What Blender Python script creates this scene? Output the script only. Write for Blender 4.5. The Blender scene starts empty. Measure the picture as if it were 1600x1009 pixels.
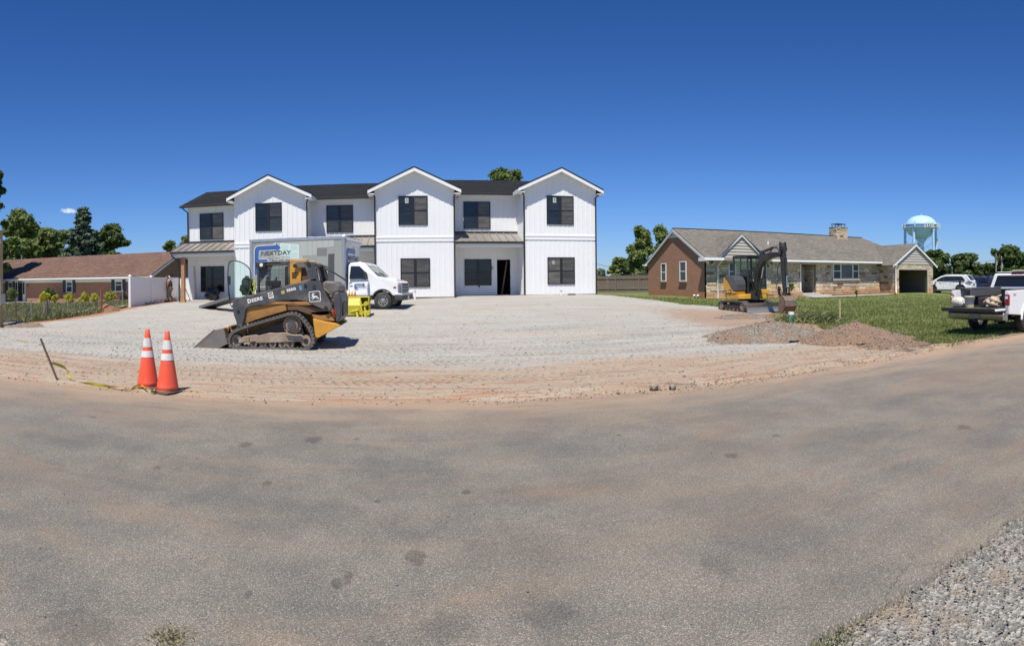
import bpy, bmesh, math, random
import numpy as np
from mathutils import Vector, Matrix
random.seed(7); RNG = np.random.default_rng(11)
SC = bpy.context.scene; COL = SC.collection
F = 900.0; YC = (800-643)/F; ROLL = 0.0087; EYE = 1.65; HOR = 440.5

# ---------------- camera (a swept phone panorama: cylindrical projection) ----------------
RT = Vector((math.cos(YC), -math.sin(YC), 0)); FW = Vector((math.sin(YC), math.cos(YC), 0)); UP = Vector((0, 0, 1))
R2 = RT*math.cos(ROLL) - UP*math.sin(ROLL); U2 = UP*math.cos(ROLL) + RT*math.sin(ROLL)
cd = bpy.data.cameras.new('camera'); cam = bpy.data.objects.new('camera', cd); COL.objects.link(cam)
cd.type = 'PANO'; cd.panorama_type = 'CENTRAL_CYLINDRICAL'
cd.central_cylindrical_range_u_min = -800/F; cd.central_cylindrical_range_u_max = 800/F
cd.central_cylindrical_range_v_min = -(1009-HOR)/F; cd.central_cylindrical_range_v_max = HOR/F
cd.central_cylindrical_radius = 1.0
cd.clip_end = 5000; cd.clip_start = 0.05
cam.matrix_world = Matrix(((R2.x, U2.x, -FW.x, 0), (R2.y, U2.y, -FW.y, 0), (R2.z, U2.z, -FW.z, EYE), (0, 0, 0, 1)))
SC.camera = cam

# ---------------- light ----------------
SUN_T = Vector((0.21, 0.42, -1.0)).normalized()          # direction the light travels
SUN_EL = math.asin(-SUN_T.z); SUN_AZ = math.atan2(-SUN_T.x, -SUN_T.y)   # compass angle from +Y
W = bpy.data.worlds.new('World'); SC.world = W; W.use_nodes = True
wn = W.node_tree; bg = wn.nodes['Background']
sky = wn.nodes.new('ShaderNodeTexSky'); sky.sky_type = 'NISHITA'; sky.sun_disc = False
sky.sun_elevation = SUN_EL; sky.sun_rotation = SUN_AZ
sky.altitude = 300; sky.air_density = 1.0; sky.dust_density = 0.3; sky.ozone_density = 4.0
bg.inputs['Strength'].default_value = 0.10
# one small fair-weather cloud, low over the trees at the left
tc = wn.nodes.new('ShaderNodeTexCoord')
def ray(px, py):
    th = (px-800)/F; t = (HOR-py)/F
    return R2*math.sin(th) + FW*math.cos(th) + U2*t
cdir = ray(108, 329.5).normalized(); cu = Vector((cdir.y, -cdir.x, 0)).normalized(); cv = cdir.cross(cu)
def wnode(t, **k):
    n = wn.nodes.new(t)
    for a, b in k.items(): setattr(n, a, b)
    return n
def wdot(v):
    n = wnode('ShaderNodeVectorMath', operation='DOT_PRODUCT'); n.inputs[1].default_value = v
    wn.links.new(tc.outputs['Generated'], n.inputs[0]); return n.outputs['Value']
def wmath(op, a, b=None):
    n = wnode('ShaderNodeMath', operation=op)
    for i, q in enumerate((a, b)):
        if q is None: continue
        if isinstance(q, (int, float)): n.inputs[i].default_value = q
        else: wn.links.new(q, n.inputs[i])
    return n.outputs[0]
nz = wnode('ShaderNodeTexNoise'); nz.inputs['Scale'].default_value = 160; nz.inputs['Detail'].default_value = 5
wn.links.new(tc.outputs['Generated'], nz.inputs['Vector'])
a1 = wmath('POWER', wmath('ABSOLUTE', wmath('DIVIDE', wdot(cu), 0.0145)), 2.0)
b1 = wmath('POWER', wmath('ABSOLUTE', wmath('DIVIDE', wdot(cv), 0.0045)), 2.0)
dd = wmath('ADD', wmath('ADD', a1, b1), wmath('MULTIPLY', wmath('SUBTRACT', nz.outputs['Fac'], 0.5), 2.6))
mr = wnode('ShaderNodeMapRange'); mr.inputs['From Min'].default_value = 1.1; mr.inputs['From Max'].default_value = 0.0
wn.links.new(dd, mr.inputs['Value'])
fr = wmath('MULTIPLY', mr.outputs[0], wmath('GREATER_THAN', wdot(cdir), 0.9))
mx = wnode('ShaderNodeMix', data_type='RGBA'); mx.inputs['B'].default_value = (7.6, 8.0, 8.4, 1)
wn.links.new(wmath('MULTIPLY', fr, 0.8), mx.inputs['Factor'])
hs = wnode('ShaderNodeHueSaturation'); hs.inputs['Saturation'].default_value = 1.05; hs.inputs['Value'].default_value = 1.0
# the deep polarised blue of this sky: a tint that only depends on height above the horizon, the same all round
sx = wnode('ShaderNodeSeparateXYZ'); wn.links.new(tc.outputs['Generated'], sx.inputs[0])
rp = wnode('ShaderNodeValToRGB'); wn.links.new(sx.outputs['Z'], rp.inputs['Fac'])
rp.color_ramp.elements[0].position = 0.0; rp.color_ramp.elements[0].color = (.55, .68, 1.0, 1)
rp.color_ramp.elements[1].position = 0.45; rp.color_ramp.elements[1].color = (.32, .49, .80, 1)
e = rp.color_ramp.elements.new(.12); e.color = (.50, .67, 1.0, 1)
tm = wnode('ShaderNodeMix', data_type='RGBA', blend_type='MULTIPLY'); tm.inputs['Factor'].default_value = 1
wn.links.new(sky.outputs[0], tm.inputs['A']); wn.links.new(rp.outputs[0], tm.inputs['B']); wn.links.new(tm.outputs['Result'], hs.inputs['Color']); wn.links.new(hs.outputs[0], mx.inputs['A']); wn.links.new(mx.outputs['Result'], bg.inputs['Color'])
sd = bpy.data.lights.new('sun', 'SUN'); sd.energy = 5.0; sd.angle = math.radians(0.53); sd.color = (1.0, 0.94, 0.82)
so = bpy.data.objects.new('sun', sd); COL.objects.link(so); so.rotation_euler = SUN_T.to_track_quat('-Z', 'Y').to_euler(); so.location = (0, 0, 40)
SC.view_settings.view_transform = 'Standard'; SC.view_settings.look = 'None'; SC.view_settings.gamma = 1
SC.view_settings.use_curve_mapping = False; SC.view_settings.exposure = 0.3

# ---------------- measuring helpers ----------------
CAMP = Vector((0, 0, EYE))
def Q(px, py, Y):
    d = ray(px, py); return CAMP + d*(Y/d.y)
def QX(px, py, X):
    d = ray(px, py); return CAMP + d*(X/d.x)
def QR(px, py, r):
    d = ray(px, py); return CAMP + d*(r/math.hypot(d.x, d.y))
CP = [(-14.6,17,0),(-15.7,20.7,.03),(-15.6,25.6,.15),(-15.5,29.1,.36),(-15.5,39,.56),(-14.8,34,.53),(-12,33,.52),
 (-22,28,-.02),(-30,35,-.02),(-22,45,.08),(-43,50,-.1),(-25,20,-.03),(-10,14,.02),(-3.4,13.5,.04),(5,13.5,.04),(-1,17,.12),(-8,20,.22),
 (-1,21.6,.34),(-1,24,.53),(-6,25,.5),(6,24,.55),(8.8,33,.86),(0,33,.70),(-6,33,.6),(11.2,33,.82),(0,46,.85),(-12,46,.6),(10.7,44,.5),
 (14.7,22,.2),(15,19,.18),(12.5,14,.05),(18.1,32.2,.46),(28,32,.44),(34,30.4,.42),(39,30.4,.42),(40.5,29.5,.31),(45,33,.3),(14,28,.42),
 (15,8.4,0),(15,10.2,-.02),(25,12,-.02),(30,20,.1),(22,18,.1),(20,52,.45),(32,22,.08),(36,26,.16),(30,28,.25),(44,24,.15),(0,9,0),(-10,9,0),(8,9,0),(18,9,0),(30,9,0),(-20,9,0),(-30,12,-.05),(45,12,0),(60,30,.1),(-60,40,-.1),(60,70,.1),(0,80,.5),(-50,80,-.1)]
CPA = np.array(CP, float)
def _U(r2): return np.where(r2 > 1e-9, r2*np.log(np.maximum(r2, 1e-12)), 0)
_n = len(CPA); _K = _U(((CPA[:, None, :2]-CPA[None, :, :2])**2).sum(-1)) + np.eye(_n)*2.0
_P = np.c_[np.ones(_n), CPA[:, :2]]; _A = np.block([[_K, _P], [_P.T, np.zeros((3, 3))]])
_w = np.linalg.solve(_A, np.r_[CPA[:, 2], 0, 0, 0])
def sst(a, b, x):
    t = np.clip((x-a)/(b-a), 0, 1); return t*t*(3-2*t)
def H(X, Y):
    X = np.asarray(X, float); Y = np.asarray(Y, float)
    r2 = (X[..., None]-CPA[:, 0])**2 + (Y[..., None]-CPA[:, 1])**2
    z = (_U(r2)*_w[:_n]).sum(-1) + _w[_n] + _w[_n+1]*X + _w[_n+2]*Y
    d = np.hypot(X, Y-25)
    z = np.clip(z, -.4, 1.1)*(1-sst(50, 85, d))
    return z*sst(8.3, 11.5, Y)
def hz(x, y): return float(H(x, y))
def at(px, r):
    d = ray(px, HOR); s = r/math.hypot(d.x, d.y); x, y = d.x*s, d.y*s
    return Vector((x, y, hz(x, y)))
def GP(px, py):
    d = ray(px, py); t = 0.5; p = CAMP
    while t < 300:
        p = CAMP + d*t
        if p.z <= hz(p.x, p.y): break
        t += 0.02 + t*0.004
    return Vector((p.x, p.y, hz(p.x, p.y)))

# ---------------- materials ----------------
MATS = {}
class NT:
    def __init__(s, name):
        s.m = bpy.data.materials.new(name); s.m.use_nodes = True; s.t = s.m.node_tree
        s.b = s.t.nodes['Principled BSDF']; s.out = s.t.nodes['Material Output']
    def n(s, t, ins=None, **k):
        q = s.t.nodes.new(t)
        for a, b in k.items(): setattr(q, a, b)
        for a, b in (ins or {}).items(): s.set(q, a, b)
        return q
    def set(s, q, a, b):
        i = q.inputs[a]
        if hasattr(b, 'is_output') or isinstance(b, bpy.types.NodeSocket): s.t.links.new(b, i)
        else: i.default_value = b
    def pos(s): return s.n('ShaderNodeNewGeometry').outputs['Position']
    def obj(s): return s.n('ShaderNodeTexCoord').outputs['Object']
    def math(s, op, a, b=0.0, c=0.0, clamp=False):
        q = s.n('ShaderNodeMath', operation=op, use_clamp=clamp); s.set(q, 0, a); s.set(q, 1, b)
        if len(q.inputs) > 2: s.set(q, 2, c)
        return q.outputs[0]
    def mapv(s, v, sc=(1, 1, 1), loc=(0, 0, 0), rot=(0, 0, 0)):
        return s.n('ShaderNodeMapping', {'Vector': v, 'Scale': sc, 'Location': loc, 'Rotation': rot}).outputs[0]
    def noise(s, v, scale, detail=4, rough=.55, dist=0):
        return s.n('ShaderNodeTexNoise', {'Vector': v, 'Scale': scale, 'Detail': detail, 'Roughness': rough, 'Distortion': dist}).outputs['Fac']
    def vor(s, v, scale, feature='F1', out='Distance'):
        return s.n('ShaderNodeTexVoronoi', {'Vector': v, 'Scale': scale}, feature=feature).outputs[out]
    def mr(s, v, a, b, c=0.0, d=1.0, smooth=True):
        q = s.n('ShaderNodeMapRange', {'Value': v, 'From Min': a, 'From Max': b, 'To Min': c, 'To Max': d})
        if smooth: q.interpolation_type = 'SMOOTHSTEP'
        return q.outputs[0]
    def mix(s, f, a, b, bt='MIX'):
        q = s.n('ShaderNodeMix', data_type='RGBA', blend_type=bt); s.set(q, 'Factor', f)
        for k, w in (('A', a), ('B', b)):
            s.set(q, k, tuple(w)+(1,) if isinstance(w, (tuple, list)) and len(w) == 3 else w)
        return q.outputs['Result']
    def ramp(s, f, stops, const=False):
        q = s.n('ShaderNodeValToRGB', {'Fac': f}); r = q.color_ramp
        if const: r.interpolation = 'CONSTANT'
        while len(r.elements) < len(stops): r.elements.new(0.5)
        for e, (p, c) in zip(r.elements, stops):
            e.position = p; e.color = tuple(c)+(1,)
        return q.outputs[0]
    def sep(s, v): return s.n('ShaderNodeSeparateXYZ', {0: v}).outputs
    def comb(s, x, y, z=0.0): return s.n('ShaderNodeCombineXYZ', {0: x, 1: y, 2: z}).outputs[0]
    def bump(s, h, dist=.01, strength=1.0, normal=None):
        ins = {'Height': h, 'Distance': dist, 'Strength': strength}
        if normal is not None: ins['Normal'] = normal
        return s.n('ShaderNodeBump', ins).outputs[0]
    def done(s, col=None, rough=None, normal=None, **k):
        for a, v in (('Base Color', col), ('Roughness', rough), ('Normal', normal)):
            if v is None: continue
            s.set(s.b, a, tuple(v)+(1,) if isinstance(v, (tuple, list)) and len(v) == 3 else v)
        for a, v in k.items(): s.set(s.b, a.replace('_', ' '), v)
        return s.m

def mat(name, col, rough=.6, metal=0, var=.12, scale=6, bump=0.0, bscale=80, dirt=None, dirt_amt=.4, dscale=3, coat=0, spec=.5):
    if name in MATS: return MATS[name]
    t = NT(name); o = t.obj()
    n1 = t.noise(o, scale, 5, .6)
    c = t.mix(n1, tuple(x*(1-var) for x in col), tuple(min(1, x*(1+var)) for x in col))
    if dirt:
        c = t.mix(t.math('MULTIPLY', t.mr(t.noise(o, dscale, 6, .65), .45, .68), dirt_amt), c, dirt)
    rg = t.mr(t.noise(o, scale*2.3, 3), .3, .7, max(.02, rough-.08), min(1, rough+.08))
    nm = t.bump(t.noise(o, bscale, 3), bump) if bump else None
    m = t.done(c, rg, nm, Metallic=metal, Coat_Weight=coat, Specular_IOR_Level=spec)
    MATS[name] = m; return m
def emat(name, fn):
    if name not in MATS: MATS[name] = fn(NT(name))
    return MATS[name]

def brick_mat(t, axis, c1, c2, mortar, bw=.21, bh=.072, ms=.012, bumpd=.006, base_stain=None):
    p = t.sep(t.pos()); v = t.comb(p[axis], p[2])
    b = t.n('ShaderNodeTexBrick', {'Vector': v, 'Color1': c1+(1,), 'Color2': c2+(1,), 'Mortar': mortar+(1,), 'Scale': 1.0, 'Mortar Size': ms, 'Mortar Smooth': .2, 'Bias': 0.0, 'Brick Width': bw, 'Row Height': bh})
    c = t.mix(t.mr(t.noise(v, 14, 3, .8), .3, .7), b.outputs['Color'], t.mix(1.0, b.outputs['Color'], (.55, .5, .5), 'MULTIPLY'))
    c = t.mix(t.mr(t.noise(v, .8, 4), .35, .7, 0, .35), c, tuple(x*1.25 for x in c1))
    if base_stain:
        st = t.mr(t.math('ADD', p[2], t.math('MULTIPLY', t.noise(v, 1.5, 4), .9)), 1.5, .9, 0, .55)
        c = t.mix(st, c, base_stain)
    return t.done(c, .9, t.bump(b.outputs['Fac'], -bumpd))

def shingle_mat(t, c1, c2, c3, along=0, other=1):
    p = t.sep(t.pos()); v = t.comb(p[along], t.math('MULTIPLY', p[other], 1.0))
    b = t.n('ShaderNodeTexBrick', {'Vector': v, 'Color1': c1+(1,), 'Color2': c2+(1,), 'Mortar': c3+(1,), 'Scale': 1.0, 'Mortar Size': .012, 'Mortar Smooth': .6, 'Bias': 0.0, 'Brick Width': .32, 'Row Height': .135})
    b.offset_frequency = 2; b.squash_frequency = 3; b.squash = .7
    c = t.mix(t.noise(v, 30, 4, .8), t.mix(1.0, b.outputs['Color'], (.72, .72, .72), 'MULTIPLY'), t.mix(1.0, b.outputs['Color'], (1.3, 1.3, 1.3), 'MULTIPLY'))
    c = t.mix(t.mr(t.noise(v, .5, 5), .35, .7, 0, .35), c, c3)
    return t.done(c, .95, Specular_IOR_Level=.15, normal=t.bump(t.math('ADD', b.outputs['Fac'], t.noise(v, 60, 3)), -.006))

# ---------------- mesh helpers ----------------
class MB:
    def __init__(s): s.v = []; s.f = []; s.m = []; s.s = []
    def add(s, vs, fs, mi=0, smooth=False, M=None):
        o = len(s.v)
        if M is not None: vs = [M @ Vector(v) for v in vs]
        s.v += [tuple(v) for v in vs]
        for f in fs: s.f.append(tuple(i+o for i in f)); s.m.append(mi); s.s.append(smooth)
        return s
    def box(s, x0, x1, y0, y1, z0, z1, mi=0, M=None):
        return s.add([(x0,y0,z0),(x1,y0,z0),(x1,y1,z0),(x0,y1,z0),(x0,y0,z1),(x1,y0,z1),(x1,y1,z1),(x0,y1,z1)],
                     [(0,3,2,1),(4,5,6,7),(0,1,5,4),(1,2,6,5),(2,3,7,6),(3,0,4,7)], mi, False, M)
    def cbox(s, c, sz, R=None, mi=0):
        M = Matrix.Translation(Vector(c)) @ (R.to_4x4() if R is not None else Matrix())
        return s.box(-sz[0]/2, sz[0]/2, -sz[1]/2, sz[1]/2, -sz[2]/2, sz[2]/2, mi, M)
    def prism(s, poly, ax, a0, a1, mi=0, M=None, w=None):
        n = len(poly)
        def P(p, a):
            if w: a = a*w(p[0], p[1]) if w else a
            return {'y': (p[0], a, p[1]), 'x': (a, p[0], p[1]), 'z': (p[0], p[1], a)}[ax]
        vs = [P(p, a0) for p in poly] + [P(p, a1) for p in poly]
        area = sum(poly[i][0]*poly[(i+1)%n][1]-poly[(i+1)%n][0]*poly[i][1] for i in range(n))
        fl = (area > 0) ^ (ax == 'y') ^ (a1 < a0)
        f = [tuple(range(n-1, -1, -1)), tuple(range(n, 2*n))] + [(i, (i+1) % n, n+(i+1) % n, n+i) for i in range(n)]
        if not fl: f = [t[::-1] for t in f]
        return s.add(vs, f, mi, False, M)
    def cyl(s, p0, p1, r0, r1=None, n=12, mi=0, smooth=True, caps=True):
        p0 = Vector(p0); p1 = Vector(p1); r1 = r0 if r1 is None else r1
        d = (p1-p0).normalized(); a = d.orthogonal().normalized(); b = d.cross(a)
        vs = [p0 + (a*math.cos(2*math.pi*i/n)+b*math.sin(2*math.pi*i/n))*r0 for i in range(n)] + [p1 + (a*math.cos(2*math.pi*i/n)+b*math.sin(2*math.pi*i/n))*r1 for i in range(n)]
        s.add(vs, [(i, (i+1) % n, n+(i+1) % n, n+i) for i in range(n)], mi, smooth)
        if caps: s.add(vs, [tuple(range(n-1, -1, -1)), tuple(range(n, 2*n))], mi, False)
        return s
    def tube(s, pts, r, n=8, mi=0, rad=None):
        pts = [Vector(p) for p in pts]; rings = []; a = None
        for i, p in enumerate(pts):
            d = (pts[min(i+1, len(pts)-1)] - pts[max(i-1, 0)]).normalized()
            a = d.orthogonal().normalized() if a is None else (a - d*a.dot(d)).normalized()
            b = d.cross(a); rr = rad[i] if rad else r
            rings.append([p + (a*math.cos(2*math.pi*k/n)+b*math.sin(2*math.pi*k/n))*rr for k in range(n)])
        vs = [v for g in rings for v in g]; m = len(pts)
        fs = [(j*n+k, j*n+(k+1) % n, (j+1)*n+(k+1) % n, (j+1)*n+k) for j in range(m-1) for k in range(n)]
        s.add(vs, fs, mi, True); s.add(vs, [tuple(range(n-1, -1, -1)), tuple(range((m-1)*n, m*n))], mi)
        return s
    def lathe(s, prof, c=(0, 0, 0), n=20, mi=0, M=None, smooth=True, caps=True):
        vs = [(c[0]+r*math.cos(2*math.pi*k/n), c[1]+r*math.sin(2*math.pi*k/n), c[2]+z) for r, z in prof for k in range(n)]
        m = len(prof)
        fs = [(j*n+k, j*n+(k+1) % n, (j+1)*n+(k+1) % n, (j+1)*n+k) for j in range(m-1) for k in range(n)]
        s.add(vs, fs, mi, smooth, M)
        if caps: s.add(vs, [tuple(range(n-1, -1, -1)), tuple(range((m-1)*n, m*n))], mi, False, M)
        return s
    def ball(s, c, r, sc=(1, 1, 1), n=10, mi=0):
        prof = [(r*math.sin(math.pi*i/n), -r*math.cos(math.pi*i/n)) for i in range(n+1)]
        prof[0] = (.001, -r); prof[-1] = (.001, r)
        return s.lathe(prof, (0, 0, 0), n*2, mi, Matrix.Translation(Vector(c)) @ Matrix.Diagonal((*sc, 1)))
    def quad(s, a, b, c, d, mi=0): return s.add([a, b, c, d], [(0, 1, 2, 3)], mi)
    def build(s, name, mats, parent=None, bevel=0, world=None, seg=1):
        me = bpy.data.meshes.new(name); off = Vector((0, 0, 0))
        if parent is not None and rootof(parent) in WORLD: off = WORLD[rootof(parent)]
        if parent is None:
            a = np.array(s.v); off = Vector(((a[:, 0].min()+a[:, 0].max())/2, (a[:, 1].min()+a[:, 1].max())/2, a[:, 2].min()))
        me.from_pydata([(v[0]-off.x, v[1]-off.y, v[2]-off.z) for v in s.v], [], s.f)
        ms = mats if isinstance(mats, (list, tuple)) else [mats]
        for m in ms: me.materials.append(m)
        me.polygons.foreach_set('material_index', s.m); me.polygons.foreach_set('use_smooth', s.s); me.update()
        o = bpy.data.objects.new(name, me); COL.objects.link(o)
        if parent is not None: o.parent = parent
        else: o.location = off
        if bevel:
            b = o.modifiers.new('bevel', 'BEVEL'); b.width = bevel; b.segments = seg; b.limit_method = 'ANGLE'; b.angle_limit = math.radians(40)
        return o
WORLD = {}
def rootof(o):
    while o.parent is not None: o = o.parent
    return o.name
def tag(o, label=None, cat=None, group=None, kind=None):
    if label: o['label'] = label
    if cat: o['category'] = cat
    if group: o['group'] = group
    if kind: o['kind'] = kind
    return o
def thing(name, label, cat, loc, rz=0, group=None, world=False):
    """Empty at the thing's base. world=True: its parts are given in world coordinates (and rz is 0)."""
    o = bpy.data.objects.new(name, None); COL.objects.link(o); o.location = loc; o.rotation_euler = (0, 0, rz); o.empty_display_size = .2
    tag(o, label, cat, group)
    if world: WORLD[o.name] = Vector(loc)
    return o
def copy_tree(o, parent=None):
    c = o.copy(); COL.objects.link(c); c.parent = parent
    for ch in list(o.children): copy_tree(ch, c)
    return c
def arr_mesh(name, V, FQ, mats, parent=None, smooth=False):
    """fast mesh from numpy arrays: V n x 3, FQ m x k faces"""
    V = np.asarray(V, np.float32); FQ = np.asarray(FQ, np.int32); k = FQ.shape[1]
    me = bpy.data.meshes.new(name); me.vertices.add(len(V)); me.vertices.foreach_set('co', V.ravel())
    me.loops.add(FQ.size); me.loops.foreach_set('vertex_index', FQ.ravel())
    me.polygons.add(len(FQ)); me.polygons.foreach_set('loop_start', np.arange(0, FQ.size, k, dtype=np.int32))
    try: me.polygons.foreach_set('loop_total', np.full(len(FQ), k, np.int32))
    except Exception: pass
    if smooth: me.polygons.foreach_set('use_smooth', np.ones(len(FQ), bool))
    for m in (mats if isinstance(mats, (list, tuple)) else [mats]): me.materials.append(m)
    me.update(calc_edges=True); me.validate()
    o = bpy.data.objects.new(name, me); COL.objects.link(o)
    if parent is not None: o.parent = parent
    return o
def text(name, s, size, m, parent, M, depth=.003, fit=None, bold=0.0, shear=0):
    """flat lettering turned into a mesh; M places it (local x right, y up, z out of the surface)"""
    cu = bpy.data.curves.new('t', 'FONT'); cu.body = s; cu.size = size; cu.extrude = depth; cu.offset = bold; cu.align_x = 'CENTER'; cu.align_y = 'CENTER'; cu.shear = shear; cu.resolution_u = 3
    to = bpy.data.objects.new('t', cu); COL.objects.link(to)
    dg = bpy.context.evaluated_depsgraph_get(); me = bpy.data.meshes.new_from_object(to.evaluated_get(dg))
    bpy.data.objects.remove(to); bpy.data.curves.remove(cu)
    if fit and len(me.vertices):
        xs = [v.co.x for v in me.vertices]; w = max(xs)-min(xs); me.transform(Matrix.Diagonal((fit/w, 1, 1, 1)))
    off = WORLD.get(rootof(parent), Vector((0, 0, 0))) if parent is not None else Vector((0, 0, 0))
    me.transform(Matrix.Translation(-off) @ M); me.materials.clear(); me.materials.append(m); me.name = name
    o = bpy.data.objects.new(name, me); COL.objects.link(o)
    if parent is not None: o.parent = parent
    return o
def MF(o, xd, yd):
    """frame matrix: origin o, x axis xd, y axis yd"""
    x = Vector(xd).normalized(); z = x.cross(Vector(yd)).normalized(); y = z.cross(x)
    return Matrix(((x.x, y.x, z.x, o[0]), (x.y, y.y, z.y, o[1]), (x.z, y.z, z.z, o[2]), (0, 0, 0, 1)))
def RZ(a): return Matrix.Rotation(a, 3, 'Z')
def RY(a): return Matrix.Rotation(a, 3, 'Y')
def RX(a): return Matrix.Rotation(a, 3, 'X')
# =====================================================================  SETTING
def vnoise(x, y, seed=0):
    """cheap smooth value noise, numpy"""
    xi = np.floor(x).astype(int); yi = np.floor(y).astype(int); fx = x-xi; fy = y-yi
    def h(a, b):
        n = (a*374761393 + b*668265263 + seed*974711) & 0x7fffffff
        n = ((n ^ (n >> 13))*1274126177) & 0x7fffffff
        return (n & 0xffff)/65535.0
    u = fx*fx*(3-2*fx); w = fy*fy*(3-2*fy)
    return (h(xi, yi)*(1-u)+h(xi+1, yi)*u)*(1-w) + (h(xi, yi+1)*(1-u)+h(xi+1, yi+1)*u)*w
def fbm(x, y, seed=0, o=4):
    s = 0; a = .5
    for i in range(o):
        s = s + a*vnoise(x*2**i, y*2**i, seed+i); a /= 2
    return s
def yfar(X): return 7.95 + .5*sst(6, 14, X) + .32*(fbm(X*.7, X*0, 3)-.47) + .16*(fbm(X*4, X*0, 5)-.47)
def ynear(X): return 2.02 + .10*(fbm(X*.8+3, X*0, 8)-.47) + .14*(fbm(X*4.5, X*0, 9)-.47)
XR_Y = np.array([8.0, 8.6, 9.6, 11.2, 13.5, 16, 19, 23, 27, 33, 46]); XR_X = np.array([13.6, 10.6, 10.3, 10.7, 11.9, 13.4, 14.6, 15.6, 13.9, 11.6, 11.6])
def xright(Y): return np.interp(Y, XR_Y, XR_X) + .35*(fbm(Y*1.1, Y*0, 12)-.47)
def xleft(Y): return -15.6 + .5*(fbm(Y*.7, Y*0, 15)-.47) - 1.0*sst(20, 17, Y)

def sheet(name, X, Y, Z, m, kind='structure'):
    ny, nx = X.shape; V = np.c_[X.ravel(), Y.ravel(), Z.ravel()]
    i = np.arange(nx*ny).reshape(ny, nx)
    FQ = np.c_[i[:-1, :-1].ravel(), i[:-1, 1:].ravel(), i[1:, 1:].ravel(), i[1:, :-1].ravel()]
    o = arr_mesh(name, V, FQ, m, smooth=True); o['kind'] = kind; return o

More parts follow.
